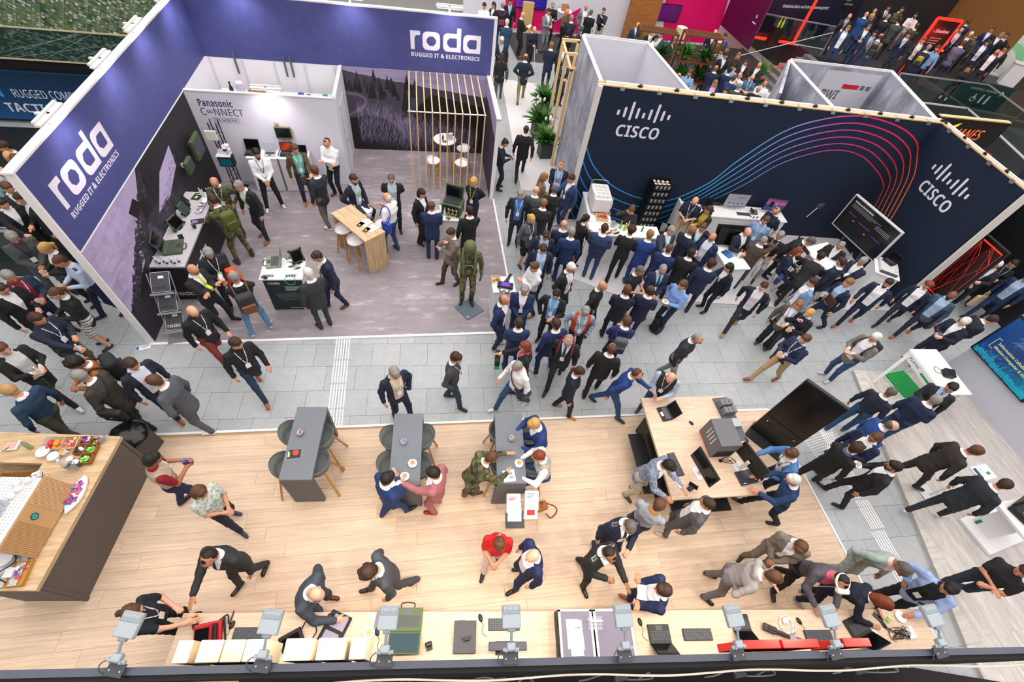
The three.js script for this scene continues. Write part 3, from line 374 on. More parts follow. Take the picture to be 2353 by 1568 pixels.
{const p=at(2190,215,1.7),q=at(2310,235,1.7);const t=thing('restroom_sign','dark green restroom sign with arrow behind the corner glass','sign',[(p.x+q.x)/2,1.3,(p.z+q.z)/2],-.35);obj('board',bx(2.1,1.0,.03,0,.5,0),mat(0x0f3238,.5),t);sheet('pictograms',1.7,.8,print(1.7,.8,(x,w2,h2)=>{x.fillStyle='#0f3238';x.fillRect(0,0,w2,h2);tracked(x,'GARDEROBE | WARDROBE',w2*.1,h2*.3,w2*.7,`${h2 * .14}px sans-serif`,'#cfdcda');x.strokeStyle='#e4ecea';x.lineWidth=9;x.beginPath();x.moveTo(w2*.88,h2*.15);x.lineTo(w2*.95,h2*.26);x.lineTo(w2*.88,h2*.37);x.stroke();x.fillStyle='#e4ecea';for(const X of[.55,.7]){x.beginPath();x.arc(w2*X,h2*.5,h2*.05,0,7);x.fill();x.fillRect(w2*X-h2*.05,h2*.56,h2*.1,h2*.34);}x.beginPath();x.arc(w2*.36,h2*.75,h2*.12,0,7);x.stroke();x.fillRect(w2*.35,h2*.48,h2*.06,h2*.25);},512),t,[0,.52,.017]);}
{const A=onZ(2171,262,-11.4),B=onZ(2315,280,-11.4);const t=thing('light_box_sign','black light box sign reading JANES above the white counter','sign',[(A.x+B.x)/2,A.y-.1,-11.4],-.06);const Lb=B.x-A.x;obj('box',bx(Lb,.78,.16,0,-.39,0),mat(0x08080a,.4),t);obj('timber_back',bx(Lb,.03,.14,0,.02,-.01),mPine,t);
const em=canvas(1024,260,(x,w2,h2)=>{x.fillStyle='#000';x.fillRect(0,0,w2,h2);x.fillStyle='#ffae1a';x.beginPath();x.moveTo(150,170);x.quadraticCurveTo(230,40,340,26);x.quadraticCurveTo(260,110,210,215);x.fill();x.beginPath();x.moveTo(110,190);x.lineTo(150,120);x.lineTo(180,215);x.fill();x.fillStyle='#ff5a20';x.font='150px sans-serif';x.save();x.transform(1,0,-.2,1,60,0);x.fillText('JANES',340,190);x.restore();});
sheet('lettering',Lb-.06,.72,new THREE.MeshStandardMaterial({color:0x000000,emissive:0xffffff,emissiveMap:em,emissiveIntensity:2,roughness:.4}),t,[0,-.39,.085]);obj('pole',bar([.35,-.76,0],[.2,-A.y+.12,0],.035),mGrey,t);}
struct('floor_white_carpet',slab([xz(at(2205,330,0)),xz(at(2330,400,0)),xz(at(2420,520,0)),xz(at(2300,520,0))],-.005,.008),mat(0xd9d9da,.8));
{const p=at(2262,355,.4);const t=thing('red_cube_stool','red triangular topped stool beyond the navy side wall','stool',[p.x,0,p.z],.5);obj('seat',bx(.42,.06,.42,0,.43,0),mat(0xd8281c,.6),t);obj('body',cy(.1,.26,.4,0,.2,0,3),mat(0xb82018,.6),t);}
{const a4=V3(13.35,0,-6.2),t=thing('wireframe_screen','long black screen showing glowing red wire lines beside the navy wall','screen');const p=at(2315,525,2.1),q=at(2130,680,.9);const X=cis(9.75,0,2.2).x;const A=onX(2308,540,X),B=onX(2135,690,X);obj('housing',bx(.1,2.0,Math.abs(A.z-B.z)+.6,X+.07,1.6,(A.z+B.z)/2),mBlack,t);
const em=canvas(1024,512,(x,w2,h2)=>{x.fillStyle='#1a080a';x.fillRect(0,0,w2,h2);x.strokeStyle='#ff3a20';const n=rng(6),P=[];for(let i=0;i<12;i++)P.push([n()*w2,n()*h2]);x.lineWidth=4;for(let i=0;i<12;i++)for(let j=0;j<i;j++)if(n()<.22){x.beginPath();x.moveTo(...P[i]);x.lineTo(...P[j]);x.stroke();}x.lineWidth=10;x.strokeRect(10,10,w2-20,h2-20);});
sheet('picture',Math.abs(A.z-B.z)+.5,1.85,new THREE.MeshStandardMaterial({color:0x000000,emissive:0xffffff,emissiveMap:em,emissiveIntensity:1.2,roughness:.3}),t,[X+.015,1.6,(A.z+B.z)/2],-Math.PI/2);obj('plinth',bx(.2,.6,1.2,X+.1,.3,(A.z+B.z)/2),mBlack,t);
struct('wall_black_stand',bx(.12,2.6,3.4,16.6,1.3,-7.0),mat(0x101418,.5));struct('wall_black_stand_back',bx(3,2.6,.12,15.4,1.3,-8.7),mat(0x14181c,.5));}
}
// ---- banners and lower hall at the top left
{
const map=print(6.5,2.4,(x,w,h)=>{
x.fillStyle='#5a7a50';x.fillRect(0,0,w,h);const n=rng(91);for(let i=0;i<1800;i++){x.fillStyle=['rgba(30,60,36,.5)','rgba(70,98,56,.4)','rgba(140,128,92,.35)','rgba(44,74,52,.5)'][Math.floor(n()*4)];x.beginPath();x.ellipse(n()*w,n()*h,34*n(),20*n(),n()*3,0,7);x.fill();}
x.save();x.rotate(.5);for(let i=0;i<5200;i++){const X=n()*w*1.2,Y=(n()-.5)*h*2.4;x.fillStyle=['#b9bcbc','#8d9394','#d6d4cc','#6a7274','#a08f84'][Math.floor(n()*5)];x.fillRect(Math.round(X/22)*22+4*n(),Math.round(Y/19)*19,8+13*n(),6+10*n());}x.strokeStyle='rgba(200,200,190,.55)';x.lineWidth=3;for(let i=0;i<20;i++){x.beginPath();x.moveTo(i*w/14,-h*1.5);x.lineTo(i*w/14+60,h*2);x.stroke();x.beginPath();x.moveTo(0,(i-10)*h/6);x.lineTo(w*1.3,(i-10)*h/6+40);x.stroke();}x.restore();
x.fillStyle='#20433e';x.beginPath();x.moveTo(w*.42,0);x.lineTo(w,0);x.lineTo(w,h*.34);x.quadraticCurveTo(w*.8,h*.2,w*.66,h*.2);x.quadraticCurveTo(w*.55,h*.14,w*.42,0);x.fill();x.strokeStyle='#e8eeee';x.lineWidth=4;x.beginPath();x.moveTo(w*.7,h*.03);x.lineTo(w*.78,h*.08);x.stroke();x.fillStyle='#b89a78';x.beginPath();x.ellipse(w*.66,h*.3,w*.05,h*.06,.4,0,7);x.fill();
},1600);
const z=-15.2,wl=struct('wall_map_gallery',bx(9,5.2,.2,-10.3,2.6,z-.12),mat(0x17191c,.6));
const L=onZ(0,0,z),R0=onZ(400,0,z),y1=onZ(0,57,z).y,y2=onZ(0,130,z).y,y3=onZ(0,156,z).y,y4=onZ(0,266,z).y;
const t=thing('aerial_map_screen','wide screen wall showing an aerial city map with river at top left','screen',[0,0,z]);sheet('upper_picture',6.6,2.2,map,t,[-9.0,y1+1.1,.06]);obj('housing',bx(6.7,2.2+y1-y2,.1,-9.0,y2+(2.2+y1-y2)/2,0),mBlack,t);sheet('lower_picture',6.6,y1-y2-.05,print(6.6,y1-y2,(x,w,h)=>{x.fillStyle='#1d3a30';x.fillRect(0,0,w,h);const n=rng(55);for(let i=0;i<1500;i++){x.fillStyle=['rgba(120,140,132,.5)','rgba(40,80,52,.6)','rgba(160,172,168,.4)','rgba(20,50,40,.6)'][Math.floor(n()*4)];x.fillRect(n()*w,n()*h,4+14*n(),3+8*n());}x.strokeStyle='rgba(190,200,195,.5)';for(let i=0;i<12;i++){x.lineWidth=3;x.beginPath();x.moveTo(n()*w,0);x.lineTo(n()*w,h);x.stroke();}},1200),t,[-9.0,(y1+y2)/2,.06]);obj('edge_strip',[bx(6.7,.035,.03,-9.0,y1,.07),bx(6.7,.03,.03,-9,y2,.07)],mat(0xd9c9a8,.5),t);
const b=thing('text_banner','blue banner lettered RUGGED COMPUTERS TACTICAL EDGE left of the booth','banner',[0,0,z]);obj('panel',bx(6.4,y3-y4,.08,-9.6,(y3+y4)/2,.12),mat(0x10375c,.5),b);
sheet('lettering',6.3,y3-y4-.04,print(6.3,y3-y4-.04,(x,w,h)=>{const g=x.createLinearGradient(0,0,0,h);g.addColorStop(0,'#0e2c4c');g.addColorStop(1,'#1a5a96');x.fillStyle=g;x.fillRect(0,0,w,h);const k=w/6.3,X=u=>(u+12.75)*k;const a0=onZ(0,205,z).x,a1=onZ(28,200,z).x,a2=onZ(185,215,z).x;tracked(x,'IN',X(a0-.28),h*.52,.42*k,`bold ${h * .26}px sans-serif`,'#2ab4ea');tracked(x,'RUGGED COMPUTERS',X(a1),h*.52,2.15*k,`${h * .24}px sans-serif`,'#eef2f6');tracked(x,'TACTICAL',X(a0-.05),h*.84,1.62*k,`bold ${h * .27}px sans-serif`,'#eef2f6');tracked(x,'EDGE',X(a0+1.75),h*.84,.8*k,`bold ${h * .27}px sans-serif`,'#2ab4ea');},1800),b,[-9.6,(y3+y4)/2,.165]);
const e=thing('escalator','black glass escalator side with rubber handrail left of the booth wall','escalator',at(75,545,0));obj('handrail',tube([[-2.6,1.15,-.15],[-.8,1.0,-.1],[.2,.96,-.05],[.75,.9,0],[.9,.62,0],[.7,.4,0]],.045,8,40),mBlack,e);obj('glass_pane',bx(3.4,.62,.02,-.9,.62,-.05),mat(0x1c2a30,.1),e);obj('skirt',bx(3.7,.32,.25,-.9,.16,-.05),mat(0x2a2d33,.4),e);obj('light_strip',bx(3.5,.02,.03,-.9,.34,.09),mat(0xb9b8da,.4),e);
const k=thing('glass_barrier','low green glass panel with steel edge at left beside the escalator','panel',at(30,600,0),.1);obj('glass_pane',bx(1.5,.8,.02,0,.42,0),glass,k);obj('rail',bx(1.6,.04,.05,0,.84,0),mSteel,k);obj('post',[bx(.05,.84,.05,-.75,.42,0),bx(.05,.84,.05,.75,.42,0)],mSteel,k);
}
// ================================================================ lamps on the walls
const mLamp=mat(0xdfe3e6,.4);
function barLamp(label,p,turn,spot){
const t=thing('bar_lamp',label,'lamp',p,turn,'bar lamps on the blue booth walls');obj('body',rb(.72,.05,.11,0,.16,.06,.02),mLamp,t);obj('fin',bx(.7,.03,.05,0,.2,.02),mAlu,t);obj('bracket',[bx(.06,.16,.04,0,.08,0),bx(.05,.03,.2,0,.17,-.02)],mAlu,t);obj('lens',bx(.66,.008,.08,0,.131,.07),glow(0xffffff,1.5),t);
const L=new THREE.SpotLight(0xfff0f4,spot,0,1.0,1,2);L.position.set(0,.2,.62);L.target.position.set(0,-.9,.02);L.castShadow=true;L.shadow.radius=4;t.add(L,L.target);return t;
}
[[-7.9,'front'],[-9.9,'second'],[-11.55,'third'],[-13.3,'rear']].forEach(([z,w])=>barLamp(`${w} white bar lamp on top of the blue left wall`,[-5.73,3.99,z],Math.PI/2,4.5));
[[-4.4,'left'],[-1.7,'middle'],[.85,'right']].forEach(([x,w])=>barLamp(`${w} white bar lamp on top of the blue back wall`,[x,3.99,-14.4],0,4.5));
barLamp('white bar lamp standing on the cabin wall above the laptops',[-3.75,2.52,-12.42],0,4);
// ================================================================ roda booth furniture
const mCab=mat(0xe6e6ec,.5),mDeskTop=mat(0xb9b6bd,.5),mDeskDark=mat(0x25242c,.55),mRug=mat(0x44573a,.55),mRugL=mat(0x5d7150,.55),mScreenOff=mat(0x0b0d12,.12),mKey=mat(0x26282d,.6),mPaper=mat(0xf2f2f2,.7),mLeg=mat(0xc58a3e,.5);
function emit(cw,ch,draw,i=.8){return new THREE.MeshStandardMaterial({color:0x050505,emissive:0xffffff,emissiveMap:canvas(cw,ch,draw),emissiveIntensity:i,roughness:.2});}
function keys(parent,w,d,y,z,rows=5,cols=13,m=mat(0x4d5056,.6)){const gs=[];for(let r=0;r<rows;r++)for(let c=0;c<cols;c++)gs.push(bx(w/cols*.8,.006,d/rows*.78,(c+.5)*w/cols-w/2,y,z+(r+.5)*d/rows-d/2));const o=obj('keys',gs,m,parent);o.userData.kind='stuff';return o;}
function laptop(label,p,turn,o={}){
const t=thing('laptop',label,'laptop',p,turn,o.group),w=o.w||.34,d=o.d||.24,h=o.h||.03,c=o.c||mBlack;obj('base',rb(w,h,d,0,h/2,0,.008),c,t);keys(t,w*.86,d*.5,h+.003,-.02,5,13,o.k);obj('touchpad',bx(w*.3,.003,d*.25,0,h+.001,d*.32),o.pad||mat(0x3a3c40,.4),t);
const l=new THREE.Group();l.name='lid';t.add(l);l.position.set(0,h,-d/2);l.rotation.x=-(o.open??.35);const s=obj('shell',rb(w,d*1.0,.016,0,d/2,0,.006),c,l);obj('display',bx(w*.9,d*.84,.004,0,d*.52,.009),o.screen||mScreenOff,l);if(o.handle)obj('handle',tube([[-.09,h/2,d/2],[-.09,h/2,d/2+.05],[.09,h/2,d/2+.05],[.09,h/2,d/2]],.009,6,20),mBlack,t);return t;
}
function tablet(label,p,turn,o={}){
const t=thing('rugged_tablet',label,'tablet',p,turn);const g=new THREE.Group();g.name='slate';t.add(g);g.position.y=.03;g.rotation.x=-.45;const w=o.w||.30,h=o.h||.24;obj('housing',rb(w,h,.035,0,h/2,0,.014),o.c||mRug,g);obj('display',bx(w*.8,h*.78,.004,0,h/2,.018),o.screen||mScreenOff,g);obj('corner_guard',[-1,1].flatMap(s=>[rb(.05,.05,.045,s*(w/2-.01),.02,0,.012),rb(.05,.05,.045,s*(w/2-.01),h-.02,0,.012)]),mBlack,g);obj('stand',[bx(.12,.02,.16,0,.01,-.06),beam([0,.02,-.12],[0,.16,-.07],.04,.02)],mBlack,t);return t;
}
function phone(label,p,turn=0,c=0x101218,s=1){const t=thing('phone',label,'phone',p,turn);obj('case',rb(.075*s,.01,.15*s,0,.005,0,.004),mat(c,.4),t);obj('display',bx(.066*s,.002,.138*s,0,.011,0),mScreenOff,t);return t;}
function leaflet(label,p,turn,w,d,draw,cw=200){const t=thing('leaflet',label,'leaflet',p,turn);obj('paper',bx(w,.003,d,0,.0015,0),mPaper,t);sheet('print',w*.98,d*.98,print(w,d,draw,cw),t,[0,.0042,0],0,-Math.PI/2);return t;}
const darkLeaf=(x,w,h)=>{x.fillStyle='#1d2a2c';x.fillRect(0,0,w,h);x.fillStyle='#c8e020';x.fillRect(w*.3,h*.4,w*.3,h*.35);x.fillStyle='#dfe4e4';x.fillRect(w*.15,h*.12,w*.6,h*.08);};
const whiteLeaf=(x,w,h)=>{x.fillStyle='#f6f6f6';x.fillRect(0,0,w,h);x.fillStyle='#9aa0a8';for(let i=0;i<6;i++)x.fillRect(w*.12,h*(.2+i*.1),w*(.7-(i%3)*.1),h*.03);};
function bottle(label,p,o={}){const t=thing('bottle',label,'bottle',p,0,o.group);const s=o.s||1;obj('glass',lathe([[0,0],[.03,0],[.032,.01],[.032,.13],[.012,.18],[.012,.21],[0,.21]].map(q=>[q[0]*s,q[1]*s]),14),o.m||mat(0xdfe6ea,.15),t);obj('cap',cy(.014*s,.014*s,.02*s,0,.22*s,0,10),o.cap||mWhite,t);if(o.lab)obj('paper_label',cy(.0325*s,.0325*s,.05*s,0,.07*s,0,14),o.lab,t);return t;}
{
const c=thing('display_counter','long dark counter with grey top along the vehicle picture wall','counter',[-5.32,.02,-9.05]);
obj('body',bx(.58,1.0,2.5,0,.5,0),mDeskDark,c);obj('top',rb(.66,.05,2.6,0,1.03,0,.008),mDeskTop,c);obj('kick',bx(.5,.04,2.4,0,.02,0),mBlack,c);
sheet('logo_print',2.45,.95,print(2.45,.95,(x,w,h)=>{x.fillStyle='#25242c';x.fillRect(0,0,w,h);x.fillStyle='rgba(255,255,255,.05)';for(let i=0;i<60;i++)for(let j=0;j<26;j++){x.beginPath();x.arc(i*w/60+6,j*h/26+6,2.4,0,7);x.fill();}rodaLogo(x,w*.04,h*.6,w*.42,'#e4e2ee');},1000),c,[.2915,.5,0],Math.PI/2);
sheet('logo_print',.5,.3,print(.5,.3,(x,w,h)=>{x.fillStyle='#25242c';x.fillRect(0,0,w,h);rodaLogo(x,w*.1,h*.7,w*.8,'#e4e2ee');},300),c,[.0,.2,1.2515]);
const Y=1.076,on=(px,py)=>{const q=at(px,py,Y);return[q.x,Y,q.z];};
laptop('open green rugged laptop with black screen at front of the dark counter',[-5.33,Y,-8.32],Math.PI/2+.2,{w:.44,d:.34,h:.06,c:mRug,handle:1});
tablet('green framed rugged tablet standing in the middle of the dark counter',[-5.38,Y,-8.98],Math.PI/2-.3,{w:.34,h:.28});tablet('green handheld terminal on a tall foot on the dark counter',[-5.36,Y,-9.5],Math.PI/2-.1,{w:.26,h:.26,screen:mat(0x3a4a58,.2)});tablet('black slim tablet behind the green terminal on the dark counter',[-5.42,Y,-9.82],Math.PI/2+.3,{c:mBlack,w:.26,h:.2});
for(let i=0;i<7;i++)bottle('small white bottle in the row at the front end of the dark counter',[-5.52+i*.07,Y,-7.86+(i%2)*.05],{group:'white bottles on the dark counter',s:.8,lab:mat(0x2f3a2c,.6)});
for(let i=0;i<3;i++)bottle('clear water bottle at the rear end of the dark counter',[-5.25+i*.08,Y,-10.2+(i%2)*.06],{group:'water bottles at the rear of the dark counter',s:.9});
{const t=thing('pen_cup','black cup of pens on the dark counter','cup',[-5.1,Y,-9.0]);obj('cup',lathe([[0,0],[.035,0],[.042,.1],[.036,.1],[.03,.01],[0,.01]]),mBlack,t);for(let i=0;i<4;i++)obj('pen',bar([(i-1.5)*.012,.02,0],[(i-1.5)*.022,.17,.01],.004),mAlu,t);}
leaflet('dark flyer lying by the pen cup on the dark counter',[-5.1,Y,-9.22],.3,.28,.2,(x,w,h)=>{x.fillStyle='#20202a';x.fillRect(0,0,w,h);x.fillStyle='#8080a8';x.fillRect(w*.1,h*.2,w*.4,h*.5);});leaflet('white brochure beside the water bottles on the dark counter',[-5.1,Y,-10.1],.1,.22,.3,whiteLeaf);leaflet('green dotted brochure at the rear of the dark counter',[-5.34,Y,-10.15],-.2,.2,.28,darkLeaf);
{const t=thing('cable_coil','tangle of white and black adapters on the dark counter','cables',[-5.14,Y+.01,-9.7]);const r=rng(3),pts=[];for(let i=0;i<26;i++)pts.push([Math.cos(i*.9)*(.05+.05*r()),.006+.01*r(),-.25+i*.018+Math.sin(i*.9)*.05]);obj('cable',tube(pts,.005,5,120),mBlack,t);obj('plug',[rb(.05,.03,.08,.02,.01,.1),rb(.04,.03,.06,-.04,.01,-.1),rb(.05,.03,.05,.03,.01,-.2)],mWhite,t);}
phone('black handset lying on the dark counter near the green laptop',[-5.3,Y,-8.68],.5,0x15161a,1.3);
const mon=(label,y,z,w,h,turn=0)=>{const t=thing('wall_monitor',label,'monitor',[-5.63,y,z],Math.PI/2+turn);obj('arm',bx(.08,.08,.14,0,0,.02),mAlu,t);obj('housing',rb(w,h,.09,0,0,.12,.015),mRug,t);obj('display',bx(w*.8,h*.74,.006,0,0,.167),mat(0x4a4d58,.2),t);if(h<.4)obj('plate',bx(.34,.44,.015,0,0,-.05),mat(0xcdd4da,.5),t);return t;};
mon('larger green rugged monitor mounted on the dark picture wall',1.55,-11.55,.55,.5);mon('smaller green rugged monitor mounted on a pale wall plate',1.50,-10.78,.36,.3);
{const t=thing('wall_monitor','black screen with olive frame hanging on the lilac cabin wall','monitor',[-3.62,1.57,-12.38]);obj('housing',rb(.40,.32,.06,0,0,.06,.01),mat(0x6a6a22,.5),t);obj('display',bx(.36,.25,.006,0,.015,.093),mat(0x10161c,.15),t);obj('arm',bx(.1,.1,.06,0,0,.0),mBlack,t);obj('cable',[tube([[-.06,-.16,.04],[-.05,-.3,.03],[-.02,-.46,.03]],.006),tube([[.08,-.16,.04],[.1,-.26,.03],[.1,-.46,.03]],.006)],mBlack,t);obj('sensor',bx(.08,.07,.04,-.13,.22,.03),mat(0xb0a49a,.5),t);}
const cab=(label,x)=>{const t=thing('cabinet',label,'cabinet',[x,.02,-12.16]);obj('body',bx(.74,.98,.40,0,.5,0),mCab,t);obj('door',bx(.7,.92,.015,0,.5,.206),mCab,t);obj('top',bx(.76,.03,.44,0,1.005,0),mWhite,t);return t;};
cab('left white cabinet under the lilac cabin wall',-4.26);cab('right white cabinet under the lilac cabin wall',-3.46);
laptop('thick black laptop with closed-looking tall lid on left white cabinet',[-4.5,1.04,-12.16],0,{w:.36,d:.28,open:.15});laptop('white framed convertible laptop on left white cabinet',[-4.06,1.04,-12.14],0,{w:.28,d:.24,c:mat(0xb9bcc2,.4),screen:mat(0xb8bcc8,.3),open:.2});laptop('laptop showing an orange picture on the right white cabinet',[-3.64,1.04,-12.16],0,{w:.34,d:.24,screen:emit(128,96,(x,w,h)=>{const g=x.createLinearGradient(0,0,w,h);g.addColorStop(0,'#6a1408');g.addColorStop(.5,'#d84a10');g.addColorStop(1,'#3a0a10');x.fillStyle=g;x.fillRect(0,0,w,h);}),open:.2});laptop('small black laptop at right end of the right white cabinet',[-3.26,1.04,-12.16],0,{w:.26,d:.2,c:mat(0x2c2d31,.5),open:.15});
for(const[x,l]of[[-4.27,'left'],[-3.86,'right']])leaflet(`small white spec card by the ${l} laptops on cabinet`,[x,1.042,-12.0],.1,.08,.12,whiteLeaf);
{const t=thing('truss_tower','black lattice tower carrying a white antenna, camera and screen box','tower',[-5.12,.02,-12.0]);const gs=[];for(const[x,z]of[[-.09,-.09],[.09,-.09],[.09,.09],[-.09,.09]])obj('chord',bar([x,0,z],[x,1.95,z],.014),mBlack,t);for(let i=0;i<11;i++){const y=i*.175,s=i%2?1:-1;gs.push(bar([-.09*s,y,.09],[.09*s,y+.175,.09],.007,.007,5),bar([.09,y,-.09*s],[.09,y+.175,.09*s],.007,.007,5),bar([-.09,y,.09*s],[-.09,y+.175,-.09*s],.007,.007,5));}const lc=obj('lacing',gs,mBlack,t);lc.userData.kind='stuff';obj('base',bx(.4,.03,.4,0,.015,0),mBlack,t);obj('antenna',rb(.26,.26,.05,-.1,1.65,.14,.02),mat(0xece6dc,.5),t);const cm=obj('camera',[cy(.06,.06,.22,0,0,0,16).rotateX(1.2).translate(.16,1.42,.22),sp(.075,.16,1.3,.16)],mWhite,t);obj('lens',cy(.045,.045,.02,.16,1.38,.335,14),mBlack,t);obj('screen_box',rb(.36,.28,.2,.06,1.02,.2,.02),mat(0x1a2026,.4),t);obj('screen',bx(.28,.2,.01,.06,1.02,.303),mat(0x1f6a80,.2),t);obj('shelf_card',[bx(.34,.012,.26,.04,1.18,.2),bx(.12,.15,.01,.0,1.26,.2)],mWhite,t);}
{bottle('dark wine bottle standing in the storage cabin',[-5.0,1.85,-13.6],{s:1.6,m:mat(0x2a2a14,.2),cap:mBlack});const sh=thing('storage_shelf','shelf board with bags and boxes inside the storage cabin','shelf',[-3.9,1.82,-13.75]);obj('board',bx(3.0,.03,.6,0,0,0),mAlu,sh);obj('bag',rb(.2,.34,.16,-.92,.19,0,.06),mat(0xdcd2ea,.7),sh);obj('carton',bx(.5,.1,.3,-.5,.07,.05),mat(0x9a6a34,.8),sh);obj('folder',[bx(.14,.1,.2,.6,.07,0),bx(.1,.07,.2,.8,.05,0)],mat(0x3a5ab0,.6),sh);obj('pack',bx(.12,.1,.14,1.25,.07,0),mat(0x2aa05a,.6),sh);obj('leg',[bx(.04,1.8,.04,-1.4,-.9,.2),bx(.04,1.8,.04,1.4,-.9,.2)],mAlu,sh);for(const x of[-1.0,.25,.42])obj('slotted_rail',bx(.05,.55,.015,x,.6,-.52),mat(0x5a5e64,.5),sh);}
const pd=thing('product_pedestal','white pedestal with a dark printed front full of rugged devices','pedestal',[-3.05,.02,-7.68]);obj('body',bx(.78,1.0,.56,0,.52,0),mWhite,pd);obj('top',bx(.86,.03,.66,0,1.035,0),mWhite,pd);
sheet('front_print',.78,.98,print(.78,.98,(x,w,h)=>{x.fillStyle='#1d2b33';x.fillRect(0,0,w,h);rodaLogo(x,w*.1,h*.16,w*.3,'#e8ecf0');x.fillStyle='#3a5448';x.beginPath();x.moveTo(w*.2,h*.46);x.lineTo(w*.75,h*.42);x.lineTo(w*.82,h*.54);x.lineTo(w*.74,h*.66);x.lineTo(w*.36,h*.7);x.lineTo(w*.24,h*.6);x.fill();x.fillStyle='#16221e';for(let i=0;i<5;i++){x.beginPath();x.arc(w*(.42+i*.07),h*.6,w*.025,0,7);x.fill();}x.fillStyle='#cfd6da';for(let i=0;i<4;i++)x.fillRect(w*.5,h*(.26+i*.03),w*(.4-i*.05),h*.012);tracked(x,'Soldier Connection Hub',w*.5,h*.24,w*.42,`bold ${h * .03}px sans-serif`,'#e8ecf0');x.fillRect(w*.45,h*.93,w*.45,h*.012);},700),pd,[0,.52,.2815]);
const PY=1.07;laptop('large grey green rugged laptop open on the white front pedestal',[-3.26,PY,-7.86],-1.45,{w:.36,d:.30,h:.05,c:mat(0x7d8a7c,.5),handle:1,open:.08});
tablet('green rugged tablet tilted up on the white front pedestal',[-2.74,PY,-7.85],.5,{w:.26,h:.30,c:mRug});
for(const[x,z,l]of[[-3.3,-7.5,'left'],[-2.86,-7.5,'right']]){const t=thing('router_box',`${l} white ribbed router box on the front pedestal`,'router',[x,PY,z],.05);obj('housing',rb(.22,.07,.13,0,.035,0,.008),mWhite,t);for(let i=0;i<7;i++)obj('rib',bx(.012,.012,.12,-.09+i*.03,.075,0),mWhite,t);for(let i=0;i<4;i++)obj('connector',cy(.014,.014,.02,-.075+i*.05,.03,.075,10).rotateX(0),mGrey,t);}
{const t=thing('green_cable','green network cable looping over the pedestal edge','cable');obj('cable',tube([[-2.95,PY+.03,-7.42],[-2.98,PY-.02,-7.34],[-2.92,PY-.14,-7.34],[-2.8,PY-.12,-7.34],[-2.78,PY+.02,-7.36],[-2.8,PY+.03,-7.42]],.007,6,40),mat(0x3fd05a,.5),t);const t2=thing('black_cables','black cables curling between the devices on the front pedestal','cables');const r=rng(15);for(let k=0;k<4;k++)obj('cable',tube([[-3.0+k*.05,PY+.01,-7.9],[-2.9+r()*.2,PY+.02,-7.8],[-3.0+r()*.2,PY+.01,-7.72],[-2.75+r()*.1,PY+.02,-7.7],[-2.9,PY+.01,-7.6]],.005,5,40),mBlack,t2);}
phone('small handheld radio on the left of the front pedestal',[-3.38,PY,-7.4],1,0x8a8e98,1);
leaflet('small card standing on the front pedestal by the tablet',[-3.0,PY,-8.0],.3,.1,.08,darkLeaf);
{const a=at(365,640,.9),b=at(405,705,.35);const t=thing('brochure_rack','steel ladder rack with dark roda brochures at the booth corner','rack',[-5.25,.02,-7.1],.15);for(const x of[-.2,.2])obj('rail',bar([x,0,.42],[x,1.25,-.28],.012),mSteel,t);obj('base',bx(.46,.02,.4,0,.01,.36),mSteel,t);for(let i=0;i<3;i++){const y=.38+i*.36,z=.24-i*.2;const o=obj('brochure',bx(.33,.012,.42),print(.33,.42,(x,w,h)=>{x.fillStyle='#3a3c42';x.fillRect(0,0,w,h);x.strokeStyle='#d8dadf';x.lineWidth=6;x.strokeRect(3,3,w-6,h-6);rodaLogo(x,w*.1,h*.85,w*.7,i?'#16171a':'#c9cbd0');x.fillStyle='#e8e8ea';x.fillRect(w*.4,h*.2,w*.3,h*.12);},300),t);o.position.set(0,y,z);o.rotation.x=.55;obj('shelf',bx(.42,.03,.03).translate(0,y-.14,z+.2),mSteel,t);}}
const tb=thing('oak_bar_table','light oak bar table with slab sides in the grey booth','table',[-1.6,.02,-9.24],0);const dir=Math.atan2(1.02,1.19);tb.rotation.y=-Math.atan2(-8.6+9.6,-1.42+2.24);obj('top',uvMetres(rb(1.36,.06,.58,0,1.05,0,.006),.8),mOak,tb);for(const s of[-1,1])obj('side_panel',uvMetres(rb(.07,1.02,.56,s*.635,.51,0,.006),.8,.8,0,0,'swap'),mOak,tb);
function stool(label,p,turn,group,seatM=mWhite,leg=mLeg){const t=thing('bar_stool',label,'stool',p,turn,group);const seat=lathe([[0,0],[.12,.005],[.18,.03],[.205,.07],[.195,.072],[.165,.04],[0,.022]],28);seat.scale(1.05,1,.95);seat.translate(0,.72,0);obj('seat',seat,seatM,t);obj('seat_back',new THREE.CylinderGeometry(.212,.205,.09,20,1,true,Math.PI*.62,Math.PI*.76).translate(0,.80,0),mat(0xf1f1f4,.45,{side:2}),t);for(const[x,z]of[[-1,-1],[1,-1],[1,1],[-1,1]])obj('leg',bar([x*.1,.73,z*.1],[x*.19,0,z*.19],.016,.018),leg,t);obj('footrest',[[-1,-1,1,-1],[1,-1,1,1],[1,1,-1,1],[-1,1,-1,-1]].map(([a,b,c2,d])=>bar([a*.163,.27,b*.163],[c2*.163,.27,d*.163],.006)),mSteel,t);return t;}
globalThis.stoolFn=stool;const SG='white shell stools of the grey booth';
for(const[px,py,l]of[[790,530,'rear'],[818,556,'front']]){const q=at(px,py,.76);stool(`${l} white shell stool on the near side of the oak bar table`,[q.x,.02,q.z],.8,SG);}
for(const[px,py,l]of[[838,488,'seat under the man'],[880,518,'front one']]){const q=at(px,py,.76);stool(`white shell stool on the far side of the oak table, ${l}`,[q.x,.02,q.z],-2.3,SG);}
for(const[px,py,l]of[[996,372,'left'],[1060,378,'front right'],[1064,345,'rear right']]){const q=at(px,py,.76);stool(`${l} white shell stool around the round lounge table`,[q.x,.02,q.z],l==='left'?1.2:-1,SG);}
